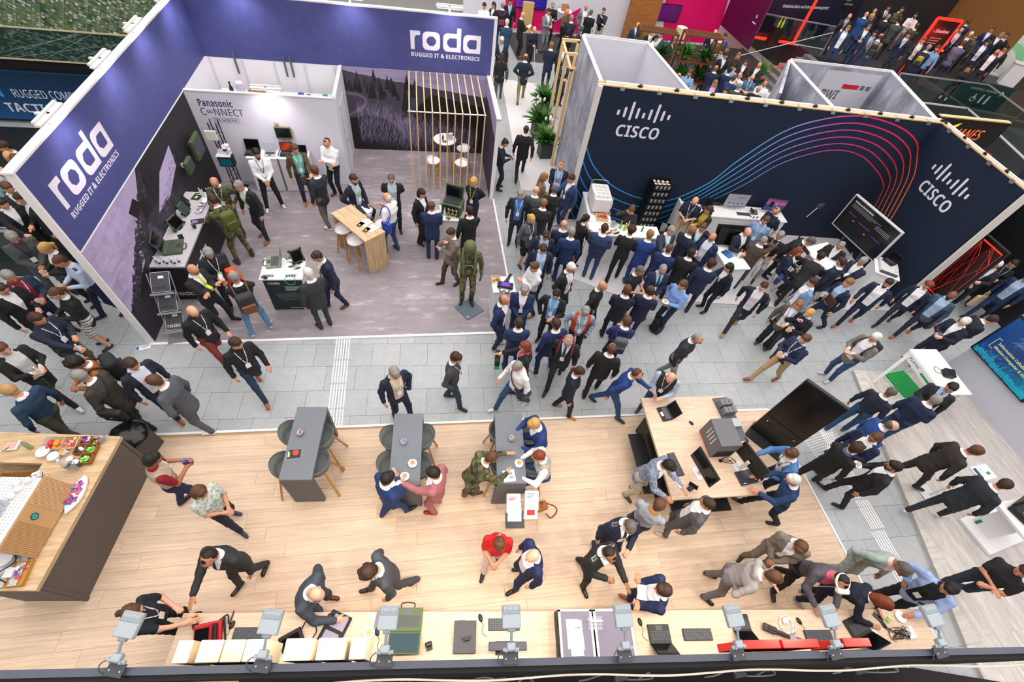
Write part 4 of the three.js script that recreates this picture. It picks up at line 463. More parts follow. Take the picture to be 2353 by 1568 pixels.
{const t=thing('round_bar_table','round white bar table with wooden legs behind the battens','table',[.68,.02,-13.2]);obj('top',cy(.34,.33,.03,0,1.08,0,36),mWhite,t);for(const[x,z]of[[-1,-1],[1,-1],[1,1],[-1,1]])obj('leg',bar([x*.1,1.07,z*.1],[x*.24,0,z*.24],.02,.022),mLeg,t);bottle('left dark bottle on the round lounge table',[.62,1.12,-13.15],{m:mat(0x2a3a1c,.2),s:.8});bottle('right clear bottle on the round lounge table',[.75,1.12,-13.25],{s:.9});{const n=thing('snack_carton','striped snack carton on the round lounge table','carton',[.85,1.12,-13.2],.4);obj('carton',bx(.12,.18,.08,0,.09,0),print(.12,.18,(x,w,h)=>{x.fillStyle='#f2f2f2';x.fillRect(0,0,w,h);x.fillStyle='#8a6ab0';for(let i=0;i<5;i++)x.fillRect(i*w/5,0,w/12,h);},100),n);obj('flap',bx(.12,.01,.05,0,.185,.03),mWhite,n);}leaflet('dark green saucer card on the round lounge table',[.66,1.117,-13.05],0,.12,.12,darkLeaf);}
const OY=1.102;leaflet('left dark green leaflet on the oak bar table',[-1.53,OY,-9.15],-.6,.12,.2,darkLeaf);leaflet('right dark green leaflet on the oak bar table',[-1.38,OY,-8.95],-.6,.12,.2,darkLeaf);leaflet('upper white sheet on the oak bar table',[-1.42,OY,-9.22],-.7,.2,.26,whiteLeaf);leaflet('lower white sheet on the oak bar table',[-1.25,OY,-9.02],-.7,.2,.26,whiteLeaf);
{const t=thing('paper_cup','white and blue paper cup on the oak bar table','cup',[-1.32,OY,-9.4]);obj('cup',lathe([[0,0],[.03,0],[.042,.1],[.039,.1],[.028,.01],[0,.01]]),mWhite,t);obj('band',cy(.0405,.036,.04,0,.05,0,18),mat(0x2a4aa0,.5),t);}
{const k=thing('white_kiosk','white square kiosk with a green military computer case','kiosk',[.6,.02,-9.7],-.08);obj('body',bx(.6,1.02,.55,0,.51,0),mWhite,k);obj('top',bx(.66,.03,.62,0,1.035,0),mWhite,k);
const c2=thing('rugged_case','green rugged computer case with open screen lid and front connectors','computer case',[.72,1.07,-9.75],-.35);obj('case',rb(.5,.34,.42,0,.17,0,.03),mRug,c2);obj('front_panel',bx(.42,.26,.02,0,.17,.21),mBlack,c2);for(let i=0;i<8;i++)obj('connector',cy(.018,.018,.03,-.15+(i%4)*.1,.1+Math.floor(i/4)*.12,.225,10),mAlu,c2);for(let i=0;i<3;i++)obj('cable',tube([[-.12+i*.1,.1,.23],[-.1+i*.11,.06,.28],[-.02+i*.1,.2,.26],[.02+i*.08,.22,.23]],.007,5,20),mat(0xc8c020,.5),c2);obj('keyboard',bx(.4,.02,.2,0,.35,.06),mKey,c2);const l=new THREE.Group();l.name='lid';c2.add(l);l.position.set(0,.34,-.1);l.rotation.x=-.2;obj('lid_shell',rb(.46,.34,.04,0,.18,0,.012),mRug,l);obj('display',bx(.4,.27,.006,0,.18,.022),mScreenOff,l);obj('corner',[-1,1].flatMap(s=>[rb(.06,.06,.08,s*.23,.03,.19,.01),rb(.06,.06,.08,s*.23,.31,.19,.01)]),mRugL,c2);
{const s=thing('sign_stand','white info sheet standing on the white kiosk','sign',[.28,1.07,-9.86],.1);obj('sheet',bx(.2,.26,.01,0,.14,0),print(.2,.26,(x,w,h)=>{x.fillStyle='#eeeef2';x.fillRect(0,0,w,h);x.fillStyle='#30343c';for(let i=0;i<4;i++)x.fillRect(w*(.15+i*.18),h*.4,w*.1,h*.1);x.fillRect(w*.2,h*.15,w*.6,h*.03);},160),s);obj('foot',bx(.22,.012,.08,0,.006,0),acrylic,s);}
[[.38,-9.52],[.42,-9.66],[.58,-9.46]].forEach(([x,z],i)=>leaflet(`${['front', 'rear', 'right'][i]} green accessory card on the white kiosk`,[x,1.072,z],i*.4,.1,.12,darkLeaf));bottle('clear water bottle on the white kiosk',[.5,1.07,-9.6],{});bottle('second small clear bottle on the white kiosk',[.45,1.07,-9.75],{s:.8});}
{const t=thing('corner_pedestal','white corner pedestal with a violet screen handheld','pedestal',[1.71,.02,-7.13],0);obj('body',bx(.46,1.02,.44,0,.51,0),mWhite,t);obj('top',bx(.52,.03,.5,0,1.03,0),mWhite,t);const q=thing('handheld_console','black handheld console with a violet screen on the corner pedestal','console',[1.74,1.072,-7.05],-.25);obj('housing',rb(.3,.05,.17,0,.05,0,.02),mBlack,q);obj('display',bx(.18,.004,.12,0,.077,0),glow(0x5a2ac8,.35),q);obj('grip',[-1,1].map(s=>rb(.06,.07,.18,s*.15,.05,.01,.025)),mBlack,q);obj('strap',tube([[-.12,.03,.1],[-.08,.01,.2],[0,.03,.16],[.06,.01,.22],[.12,.03,.1]],.012,6,30),mBlack,q);const u=thing('scanner','black tilted scanner wand at the rear of the corner pedestal','scanner',[1.82,1.072,-7.24],-.6);obj('wand',rb(.07,.04,.34,0,.05,0,.015).rotateX(.2),mBlack,u);obj('foot',bx(.1,.03,.1,0,.015,.08),mBlack,u);const c3=thing('parts_tray','small open wooden tray with parts on the corner pedestal','tray',[1.55,1.072,-7.25],.05);obj('tray',[bx(.2,.01,.18,0,.005,0),bx(.2,.05,.01,0,.03,-.09),bx(.01,.05,.18,-.1,.03,0),bx(.01,.05,.18,.1,.03,0)],mPine,c3);obj('parts',[rb(.08,.04,.06,.03,.03,0),rb(.05,.03,.05,-.05,.03,.03)],mat(0x6a6460,.5),c3);}
{const t=thing('floor_plate','blue grey square base plate under the soldier mannequin','plate',[at(1078,712,0).x,.02,at(1078,712,0).z],.6);obj('plate',bx(.52,.02,.52,0,.012,0),mat(0x5a6a78,.5),t);obj('bolt',cy(.03,.03,.02,-.2,.025,.2),mSteel,t);}
}
// ================================================================ navy booth furniture
function inC(u,y,v){const p=cis(u,y,v);return[p.x,p.y,p.z];}
{
const top=(t,w,d,h,th=.05)=>{obj('top',rb(w,th,d,0,h-th/2,0,.008),mWhite,t);};
const a=thing('side_counter','white coffee bar arm carrying the coffee machine','counter',inC(.52,.02,.78),CROT);obj('body',bx(.55,1.0,1.32,0,.5,0),mWhite,a);top(a,.62,1.36,1.06);
const b=thing('front_counter','long white coffee bar front counter facing the crowd','counter',inC(1.12,.02,1.73),CROT);obj('body',bx(1.8,1.0,.4,.03,.5,0),mWhite,b);top(b,1.95,.5,1.06);
const cm=thing('coffee_machine','large white espresso machine with cups stacked on top','coffee machine',inC(.52,1.085,.78),CROT+Math.PI/2);obj('body',rb(.75,.42,.5,0,.28,0,.04),mat(0xe8e8e8,.35),cm);obj('front_panel',bx(.7,.2,.03,0,.3,.26),mat(0xd0d2d4,.4),cm);obj('tray',bx(.72,.05,.56,0,.03,.04),mSteel,cm);obj('rail',tube([[-.38,.5,.24],[-.38,.56,.24],[-.38,.56,-.22],[.38,.56,-.22],[.38,.56,.24],[.38,.5,.24]],.01,6,40),mSteel,cm);for(const x of[-.18,.18]){obj('group_head',cy(.04,.04,.08,x,.16,.22),mSteel,cm);obj('portafilter',bar([x,.12,.24],[x,.12,.42],.014),mBlack,cm);}
const cupG=lathe([[0,0],[.02,0],[.036,.03],[.04,.06],[.036,.06],[.03,.03],[0,.01]],14);for(let i=0;i<4;i++)for(let j=0;j<3;j++){const p=cm.localToWorld(V3(-.24+i*.14,.49,-.12+j*.12));const q=tag(obj('coffee_cup',cupG,mWhite),'white coffee cup turned over on top of the espresso machine','cup','cups on the espresso machine');q.position.copy(p);}
{const t=thing('coffee_grinder','tall black coffee grinder behind the espresso machine','grinder',inC(.5,1.085,.24),CROT);obj('body',rb(.18,.3,.24,0,.15,0,.03),mAlu,t);obj('hopper',cy(.1,.05,.2,0,.4,0),mat(0x3a2a22,.2),t);obj('lid',cy(.1,.1,.03,0,.52,0),mBlack,t);}
{const t=thing('pastry_box','open wooden box of red pastries on the coffee bar','box',inC(.55,1.085,1.3),CROT);obj('box',[bx(.3,.02,.24,0,.01,0),bx(.3,.08,.015,0,.04,.12),bx(.3,.08,.015,0,.04,-.12),bx(.015,.08,.24,.15,.04,0),bx(.015,.08,.24,-.15,.04,0)],mPine,t);const r=rng(2);for(let i=0;i<6;i++)obj('pastry',rb(.08,.04,.06,-.1+(i%3)*.1,.05,-.05+Math.floor(i/3)*.1,.018).rotateY(r()*.3),mat(0xb4432f,.7),t);}
{const t=thing('steel_jug','shiny steel milk jug on the coffee bar','jug',inC(.8,1.085,1.6),0);obj('jug',lathe([[0,0],[.06,0],[.07,.08],[.05,.14],[.055,.16],[.05,.16],[.045,.14],[0,.02]]),mSteel,t);obj('handle',tube([[.06,.12,0],[.11,.1,0],[.1,.04,0],[.065,.03,0]],.008),mSteel,t);}
for(let i=0;i<3;i++)bottle(`${['left', 'middle', 'right'][i]} green juice bottle on the coffee bar`,inC(1.0+i*.1,1.085,1.66+(i%2)*.08),{m:mat([0x7cb83a,0x9ad04a,0xe0c040][i],.25),s:1});bottle('small green bottle alone on the long coffee bar',inC(1.6,1.085,1.72),{m:mat(0x3a8a5a,.2),s:.8});
for(let i=0;i<3;i++){const t=thing('saucer_cup',`${['left', 'middle', 'front'][i]} cup on saucer waiting on the coffee bar`,'cup',inC(.4+i*.16,1.085,1.85-(i%2)*.14));obj('saucer',lathe([[0,0],[.05,.004],[.075,.015],[.07,.018],[0,.008]]),mWhite,t);obj('cup',cupG.clone().translate(0,.012,0),mWhite,t);obj('coffee',cy(.033,.033,.004,0,.055,0),mat(0x9a6a3a,.5),t);}
for(let i=0;i<2;i++){const t=thing('napkin_box',`${['brown', 'dark'][i]} tray of sugar sachets on the coffee bar`,'tray',inC(.62+i*.22,1.085,1.88-i*.02),.4);obj('tray',[bx(.16,.01,.12,0,.005,0),bx(.16,.05,.01,0,.03,.06),bx(.16,.05,.01,0,.03,-.06)],mat([0x8a5a30,0x3a3028][i],.7),t);for(let k=0;k<4;k++)obj('sachet',bx(.03,.04,.08,-.055+k*.036,.03,0),mat([0xe8e0d0,0xc8a060][k%2],.7),t);}
const cr=(label,p,h0)=>{const t=thing('crate',label,'crate',p,CROT+.05,'black cup crates against the navy wall');const gs=[bx(.56,.02,.36,0,.01,0),bx(.56,.2,.02,0,.1,.17),bx(.56,.2,.02,0,.1,-.17),bx(.02,.2,.36,.27,.1,0),bx(.02,.2,.36,-.27,.1,0)];obj('shell',gs,mBlack,t);for(let i=0;i<4;i++)obj('cup',cy(.036,.03,.09,-.18+i*.12,.12,.17,10),mat(0x9aa0a4,.4),t);return t;};
for(let i=0;i<8;i++)cr(i===7?'topmost black crate of the tall stack, filled with white cups':`black crate number ${['one', 'two', 'three', 'four', 'five', 'six', 'seven'][i]} from the floor in the tall stack`,inC(2.3,.02+i*.215,.3),i);
for(let i=0;i<4;i++)for(let j=0;j<2;j++){const q=tag(obj('stacked_cup',cy(.045,.036,.1,0,.05,0,12),mat(0xe9e2cf,.5)),'cream cup standing in the topmost crate of the tall stack','cup','cups in the top crate');q.position.set(...inC(2.1+i*.13,.02+7*.215+.06,.22+j*.14));}
{const t=thing('waste_crate','low black crate with two white buckets beside the crate stack','crate',inC(2.82,.02,.55),CROT);obj('shell',[bx(.5,.02,.4,0,.01,0),bx(.5,.35,.02,0,.18,.2),bx(.5,.35,.02,0,.18,-.2),bx(.02,.35,.4,.25,.18,0),bx(.02,.35,.4,-.25,.18,0)],mBlack,t);for(const[x,z]of[[-.08,-.06],[.08,.06]])obj('bucket',lathe([[0,.1],[.08,.1],[.1,.45],[.09,.45],[.075,.12],[0,.12]]),mWhite,t);}
const s=thing('demo_sideboard','white sideboard with doors carrying two demo screens','sideboard',inC(4.75,.02,.42),CROT);obj('body',bx(3.2,.96,.55,0,.48,0),mWhite,s);top(s,3.26,.62,1.01,.05);for(let i=0;i<4;i++){const d=obj('door',bx(.76,.84,.012,-1.18+i*.79,.46,.282),mat(0xe2e2e6,.5),s);obj('knob',sp(.012,-1.18+i*.79+(i%2?-.3:.3),.82,.295,8),mGrey,d);}obj('side_wing',bx(.06,1.1,.62,-1.62,.55,0),mWhite,s);
const tvG=(label,u,y,v,w,h,m,turn,th=.04)=>{const t=thing('monitor',label,'monitor',inC(u,y,v),CROT+turn);obj('housing',rb(w,h,th,0,h/2+.1,0,.008),mBlack,t);sheet('picture',w*.95,h*.92,m,t,[0,h/2+.1,th/2+.002]);obj('neck',[bx(.05,.14,.03,0,.07,-.03),bx(.26,.012,.18,0,.006,0)],mAlu,t);return t;};
tvG('grey presentation monitor on the demo sideboard',4.75,1.02,.3,.72,.44,emit(256,150,(x,w,h)=>{x.fillStyle='#8f8f9a';x.fillRect(0,0,w,h);x.fillStyle='#3a3c48';for(let i=0;i<4;i++)x.fillRect(w*(.15+i*.2),h*.7,w*.12,h*.07);for(let i=0;i<3;i++)x.fillRect(w*(.2+i*.2),h*.4,w*.05,h*.03);x.fillRect(w*.5,h*.25,w*.35,h*.04);},.9),0);tvG('monitor with a violet sunset bridge picture on the demo sideboard',5.95,1.02,.36,.62,.42,emit(256,170,(x,w,h)=>{const g=x.createLinearGradient(0,0,0,h);g.addColorStop(0,'#4a3a78');g.addColorStop(.4,'#c85a78');g.addColorStop(.5,'#3a4a98');g.addColorStop(1,'#101c50');x.fillStyle=g;x.fillRect(0,0,w,h);x.strokeStyle='#e0d0e0';x.lineWidth=3;x.beginPath();x.moveTo(w*.55,h*.35);x.lineTo(w*.45,h*.9);x.moveTo(w*.55,h*.35);x.lineTo(w*.65,h*.9);x.stroke();x.fillStyle='#101018';x.fillRect(w*.2,h*.25,w*.2,h*.45);},.9),-.1);
laptop('black laptop with soundbar behind on the demo sideboard',inC(3.95,1.03,.4),CROT,{open:.3});{const t=thing('conference_bar','long black conference sound bar at the back of the demo sideboard','sound bar',inC(3.9,1.03,.16),CROT);obj('bar',rb(1.1,.11,.1,0,.055,0,.03),mBlack,t);obj('lens',cy(.03,.03,.02,-.45,.06,.055,14).rotateX(0),mat(0xc03020,.4),t);}{const t=thing('desk_phone','dark desk phone between the two demo screens','phone',inC(5.4,1.03,.42),CROT);obj('base',rb(.2,.06,.18,0,.04,0,.02).rotateX(.25),mGrey,t);obj('handset',rb(.05,.05,.2,-.08,.09,0,.02),mBlack,t);}{const t=thing('keyboard','flat dark keyboard on the demo sideboard','keyboard',inC(5.05,1.03,.52),CROT);obj('plate',rb(.42,.015,.14,0,.008,0,.005),mKey,t);keys(t,.4,.12,.018,0,5,15,mat(0x54575d,.5));}
{const t=thing('earbuds','few small black earpieces lying on the demo sideboard','earpieces',inC(5.35,1.03,.62),0);for(let i=0;i<5;i++)obj('earpiece',rb(.04,.025,.03,i*.06-.12,.013,(i%2)*.05,.01),mBlack,t);}
{const t=thing('swivel_stool','pale grey round stool top beneath the right end of the sideboard','stool',inC(5.9,.02,.95),0);obj('seat',cy(.18,.2,.1,0,.6,0,24),mat(0xa9b6b8,.5),t);obj('post',cy(.03,.03,.56,0,.28,0),mSteel,t);obj('base',cy(.2,.22,.03,0,.02,0,24),mSteel,t);}
{const t=thing('tripod_camera','black camera on a tripod against the navy wall','tripod',inC(6.95,.02,.75),.3);for(let i=0;i<3;i++){const a2=i*2.1;obj('leg',bar([0,1.25,0],[Math.cos(a2)*.38,0,Math.sin(a2)*.38],.016),mBlack,t);}obj('column',cy(.018,.018,.4,0,1.35,0),mBlack,t);obj('camera',[rb(.16,.12,.12,.05,1.62,0,.02),cy(.05,.05,.12,.14,1.62,0).rotateZ(0)],mat(0x3a3a3e,.4),t);obj('mic_arm',bar([-.02,1.58,0],[-.45,1.42,.1],.008),mAlu,t);}
const c2=thing('standing_counter','white standing counter with papers in the middle of the crowd','counter',inC(3.93,.02,2.46),CROT+.12);obj('body',bx(.6,.98,.85,0,.49,0),mWhite,c2);top(c2,.68,.98,1.03);{const t=thing('touch_screen','dark touch screen panel standing at the rear of the standing counter','screen',inC(3.95,1.055,2.02),CROT);obj('panel',rb(.85,.52,.05,0,.3,0,.01).rotateX(-.35),mBlack,t);obj('glass_face',bx(.8,.47,.005).rotateX(-.35).translate(0,.309,.026),mScreenOff,t);obj('foot',bx(.4,.04,.2,0,.02,-.05),mAlu,t);}
leaflet('blue brochure fan on the standing counter',inC(3.85,1.055,2.4),.4,.24,.3,(x,w,h)=>{const g=x.createLinearGradient(0,0,w,h);g.addColorStop(0,'#1a2a6a');g.addColorStop(1,'#3aa0e0');x.fillStyle=g;x.fillRect(0,0,w,h);});leaflet('white forms on the standing counter',inC(3.78,1.055,2.72),.1,.3,.22,whiteLeaf);leaflet('single white sheet at the corner of the standing counter',inC(4.06,1.055,2.82),.5,.16,.2,whiteLeaf);
{const t=thing('paper_cup','white paper cup on the standing counter','cup',inC(4.1,1.055,2.5));obj('cup',cy(.042,.032,.14,0,.07,0),mWhite,t);obj('lid',cy(.035,.043,.015,0,.147,0),mat(0xd9c9a0,.5),t);}
const mt=thing('meeting_table','white high meeting table near the tilted presentation screen','table',inC(6.95,.02,2.35),CROT+.35);obj('body',bx(.8,.98,.8,.1,.49,-.1),mWhite,mt);top(mt,1.0,1.25,1.05);{leaflet('blue magazine on the meeting table',inC(6.9,1.075,2.75),.9,.3,.24,(x,w,h)=>{const g=x.createLinearGradient(0,0,w,h);g.addColorStop(0,'#2a3a8a');g.addColorStop(.6,'#4a9ad0');g.addColorStop(1,'#d04a30');x.fillStyle=g;x.fillRect(0,0,w,h);});leaflet('open notebook pages on the meeting table',inC(6.85,1.075,2.1),.2,.26,.2,whiteLeaf);phone('tablet lying dark on the meeting table',inC(7.15,1.075,2.15),.9,0x15161a,1.7);}
const wst=(label,p,turn)=>{const t=thing('wire_stool',label,'stool',p,turn,'chrome wire stools in the navy booth');obj('seat',rb(.4,.04,.38,0,.76,0,.015),mat(0x2a2c30,.5),t);obj('backrest',[tube([[-.2,.76,-.19],[-.2,1.02,-.22],[.2,1.02,-.22],[.2,.76,-.19]],.01,6,30)],mSteel,t);for(const s2 of[-1,1]){obj('sled',tube([[s2*.2,.75,.18],[s2*.22,0.01,.24],[s2*.22,0.01,-.24],[s2*.2,.75,-.18]],.01,6,30),mSteel,t);}obj('footrest',[bar([-.215,.25,.22],[.215,.25,.22],.009),bar([-.22,.01,-.24],[.22,.01,-.24],.009)],mSteel,t);};
[[5.6,2.05,.9,'under the man in grey trousers'],[5.95,2.75,.5,'under the woman with the blue bag'],[6.35,3.0,.6,'in front of the meeting table'],[7.5,2.0,-2.2,'behind the meeting table']].forEach(([u,v,r,l])=>wst(`chrome wire stool ${l}`,inC(u,.02,v),CROT+r));
{const A=at(1997,461,1.95),t=thing('presentation_screen','large tilted touch screen with white and violet slide on a steel stand','screen',inC(8.25,.02,1.35),CROT-1.32);obj('panel',rb(1.75,1.06,.08,0,1.45,0,.02),mAlu,t);sheet('picture',1.66,.98,emit(1024,604,(x,w,h)=>{x.fillStyle='#0c0c10';x.fillRect(0,0,w,h);tracked(x,'A View on the Real World',60,80,420,'bold 44px sans-serif','#e8e8ee');x.fillStyle='#8f8fa0';for(let i=0;i<3;i++)x.fillRect(60,110+i*24,640-i*90,7);x.fillStyle='#6a2a9a';x.fillRect(90,260,180,14);x.fillRect(360,290,260,16);x.fillRect(700,330,200,14);x.fillStyle='#d04a98';x.fillRect(250,330,40,20);x.fillRect(560,380,40,24);x.fillStyle='#b0b0bc';for(let i=0;i<3;i++)x.fillRect(640,150+i*26,300,6);},.8),t,[0,1.45,.042]);for(const s2 of[-1,1])obj('leg',bar([s2*.35,1.2,-.06],[s2*.4,0,-.25],.025),mGrey,t);obj('cross_bar',bar([-.4,.1,-.24],[.4,.1,-.24],.02),mGrey,t);}
{const t=thing('server_pedestal','white pedestal holding a grey rack server by the navy side wall','pedestal',inC(8.55,.02,2.55),CROT-.5);obj('body',bx(.6,1.0,.7,0,.5,0),mWhite,t);obj('top',bx(.64,.03,.76,0,1.02,0),mWhite,t);const q=thing('rack_server','flat grey rack server on the white pedestal','server',inC(8.55,1.055,2.55),CROT-.5);obj('chassis',rb(.46,.09,.6,0,.045,0,.006),mAlu,q);obj('fascia',bx(.44,.08,.02,0,.045,.305),mGrey,q);obj('sticker',bx(.05,.003,.05,.16,.092,.2),mat(0xd8d020,.5),q);laptop('small black laptop standing open on the rack server',inC(8.62,1.15,2.4),CROT-1.2,{w:.3,d:.22,open:.2});}
{const t=thing('backpack','black backpack standing on the tiles near the blue shirt person','backpack',at(1503,758,0),.4);obj('body',rb(.32,.44,.2,0,.22,0,.08),mat(0x14151a,.8),t);obj('front_pocket',rb(.26,.22,.08,0,.15,.12,.04),mat(0x1c1d22,.8),t);obj('strap',tube([[.1,.4,-.1],[.2,.3,-.22],[.26,.04,-.26],[.32,.02,-.1]],.018,6,24),mat(0x1c1d22,.8),t);obj('handle',tube([[-.05,.43,0],[0,.48,0],[.05,.43,0]],.012),mBlack,t);}
}
// ================================================================ oak deck: bar, grey tables, long table, counter
const mSlate=mat(0x5d6066,.6),mSlateTop=mat(0x6b717b,.55),mTaupe=mat(0x5d5654,.6),mFelt=mat(0x757b7b,.9),mOakLeg=mat(0xc08a48,.5);
{
const mk=(label,c,turn)=>{const t=thing('high_table',label,'table',c,turn,'slate grey high tables');obj('top',rb(.50,.07,1.30,0,1.03,0,.006),mSlateTop,t);for(const s of[-1,1])obj('end_panel',rb(.50,1.0,.07,0,.5,s*.615,.006),mSlate,t);return t;};
const T=[[[683.1,936.8],[751.4,936.8],[716.8,1101.3],[639.7,1101.3]],[[907.7,952.5],[972.5,952.5],[962,1114.8],[893.8,1114.8]],[[1138,952],[1199,952],[1207,1109],[1143,1109]]];
const lab=['slate grey high table with a magazine, no one around it','slate grey high table with two coffee cups, in the middle','slate grey high table where the soldier leans'];
T.forEach((q,i)=>{const p=q.map(a=>at(a[0],a[1],1.085)),c=p.reduce((s,v)=>s.add(v),V3()).multiplyScalar(.25),d=p[3].clone().sub(p[0]);mk(lab[i],[c.x,.02,c.z],Math.atan2(d.x,d.z));});
const shell=(()=>{const pts=[];const g=new THREE.SphereGeometry(.235,28,14,0,Math.PI*2,Math.PI*.42,Math.PI*.58).scale(1,.85,1);const p=g.attributes.position;for(let i=0;i<p.count;i++){const x=p.getX(i),y=p.getY(i),z=p.getZ(i);if(y>-.12)p.setY(i,y+Math.max(0,-z)*.45-Math.max(0,z-.05)*1.0);if(y<-.16)p.setY(i,-.16+(y+.16)*.2);}g.computeVertexNormals();return g.translate(0,.95,0);})();
const mFelt2=new THREE.MeshStandardMaterial({color:0x7d8383,roughness:.95,side:THREE.DoubleSide});
const chair=(label,px,py,turn)=>{const q=at(px,py,.86),t=thing('shell_bar_chair',label,'chair',[q.x,.02,q.z],turn,'grey felt shell bar chairs');obj('shell',shell,mFelt2,t);obj('seat_pad',cy(.2,.2,.05,0,.80,.02,24),mFelt,t);for(const[x,z]of[[-1,-1],[1,-1],[1,1],[-1,1]])obj('leg',bar([x*.12,.78,z*.12],[x*.25,0,z*.25],.017,.02),mOakLeg,t);obj('footrest',[[-1,-1,1,-1],[1,-1,1,1],[1,1,-1,1],[-1,1,-1,-1]].map(([a,b,c,d])=>bar([a*.21,.28,b*.21],[c*.21,.28,d*.21],.007)),mSteel,t);};
const R=Math.PI/2;
[[680,1003,R,'rear left chair at the empty grey table'],[662,1076,R,'front left chair at the empty grey table'],[740,1010,-R,'rear right chair at the empty grey table'],[730,1068,-R,'front right chair at the empty grey table'],[906,1013,R,'rear left chair at the table with two coffees'],[900,1074,R,'front left chair behind the man in blue suit'],[970,1010,-R,'rear right chair at the table with two coffees'],[962,1075,-R,'chair beneath the pink blazer arm'],[1150,1000,R,'rear left chair at the table where the soldier leans'],[1152,1070,R,'front left chair by the leaning soldier'],[1216,1000,-R,'chair of the seated blond man'],[1222,1072,-R,'chair of the seated man in flowered shirt']].forEach(([x,y,a,l])=>chair('grey felt bar chair, '+l,x,y,a-.08));
const Y=1.087,P=(px,py)=>{const q=at(px,py,Y);return[q.x,Y,q.z];};
const candy=(label,px,py,c)=>{const t=thing('candy_dish',label,'dish',P(px,py));obj('dish',lathe([[0,0],[.04,0],[.052,.05],[.047,.05],[.036,.01],[0,.01]]).scale(1,1,1.15),mat(0xc9cbd8,.3),t);const r=rng(px);for(let i=0;i<8;i++)obj('sweet',rb(.026,.014,.02,(r()-.5)*.05,.035+r()*.02,(r()-.5)*.06,.005).rotateY(0),mat(c[i%c.length],.4),t);};
candy('small dish of red sweets on the empty grey table',691,996,[0x8a2030,0xd05060,0xe8e0e0]);candy('small dish of violet sweets on the middle grey table',928,1017,[0x5a3a98,0xc05ab0,0x3aa0c0]);candy('small dish of brown nuts between the seated men',1175,1009,[0x8a5a30,0xd8c060,0x3a2a20]);
const coffee=(label,p,s=1)=>{const t=thing('coffee_cup',label,'cup',p);obj('saucer',lathe([[0,0],[.05,.004],[.078,.016],[.074,.02],[0,.009]],28),mWhite,t);obj('cup',lathe([[0,.01],[.022,.01],[.036,.035],[.042,.065],[.038,.065],[.032,.035],[0,.018]],24),mWhite,t);obj('coffee',cy(.036,.036,.003,0,.055,0,20),mat(0xb98a54,.4),t);obj('handle',tube([[.04,.055,0],[.065,.05,0],[.06,.03,0],[.036,.025,0]],.005),mWhite,t);obj('spoon',[bar([-.06,.022,.02],[-.01,.022,.06],.003),sp(.01,-.065,.024,.018,8)],mSteel,t);};
coffee('coffee cup on saucer, rear of the two on the middle grey table',P(948,1066));coffee('coffee cup on saucer, front of the two on the middle grey table',P(930,1096));coffee('black coffee cup held by the man in the flowered shirt',P(1192,1066));
{const t=thing('water_glass','water glass at the edge beside the blue suit man','glass',P(905,1082));obj('glass',lathe([[0,.004],[.03,.004],[.035,.1],[.032,.1],[.027,.01],[0,.01]]),glass,t);obj('water',cy(.029,.027,.05,0,.036,0),mat(0xdfe8ee,.1),t);}
leaflet('dark magazine with red artwork on the empty grey table',P(676,1044),.0,.22,.16,(x,w,h)=>{x.fillStyle='#2a2430';x.fillRect(0,0,w,h);x.fillStyle='#c03a30';x.beginPath();x.arc(w*.6,h*.35,h*.3,0,7);x.fill();x.fillStyle='#e8c820';x.fillRect(w*.1,h*.3,w*.1,h*.5);x.fillStyle='#eee';x.fillRect(w*.06,h*.1,w*.05,h*.7);});leaflet('white brochure with small pictures on the table by the soldier',P(1170,1094),.05,.2,.2,(x,w,h)=>{x.fillStyle='#f4f4f4';x.fillRect(0,0,w,h);x.fillStyle='#8090a0';x.fillRect(w*.4,h*.2,w*.4,h*.25);x.fillRect(w*.5,h*.55,w*.35,h*.2);});
{const q=at(1183,1195,.02),t=thing('brochure_stand','acrylic floor stand with white brochures behind the soldier table','stand',[q.x,.02,q.z],-.1);obj('base',bx(.34,.015,.3,0,.008,0),mGrey,t);obj('post',cy(.016,.016,.95,0,.48,-.05),acrylic,t);[[-.14,.92,0],[.16,.95,-.04],[-.1,.72,.08],[.17,.75,.05]].forEach(([x,y,z],i)=>{const h=obj('holder',bx(.25,.012,.3,0,0,0).rotateX(.5).translate(x,y,z),acrylic,t);const b=obj('brochure',bx(.22,.012,.3),print(.22,.3,(c,w,hh)=>{c.fillStyle='#f4f4f6';c.fillRect(0,0,w,hh);c.fillStyle=i%3?'#3a6a9a':'#c02a30';if(i===3)c.fillRect(w*.2,hh*.4,w*.6,hh*.4);else for(let k=0;k<4;k++)c.fillRect(w*.12,hh*(.15+k*.07),w*(.6-k*.08),hh*.035);},160),t);b.position.set(x,y+.015,z);b.rotation.x=.5;});}
{const q=at(1232,1172,.02),t=thing('leather_bag','brown leather bag with straps on the floor by the brochure stand','bag',[q.x,.02,q.z],.2);obj('body',rb(.34,.26,.14,0,.13,0,.05),mat(0x9a5f22,.6),t);obj('flap',rb(.33,.15,.03,0,.2,.075,.012),mat(0xa86a28,.6),t);obj('strap',tube([[.15,.24,0],[.3,.2,.1],[.34,.03,.16],[.2,.02,.22],[.12,.1,.14]],.012,6,30),mat(0x7a4a1a,.6),t);obj('handle',tube([[-.08,.25,0],[-.06,.33,0],[.06,.33,0],[.08,.25,0]],.011,6,20),mat(0x7a4a1a,.6),t);}
}
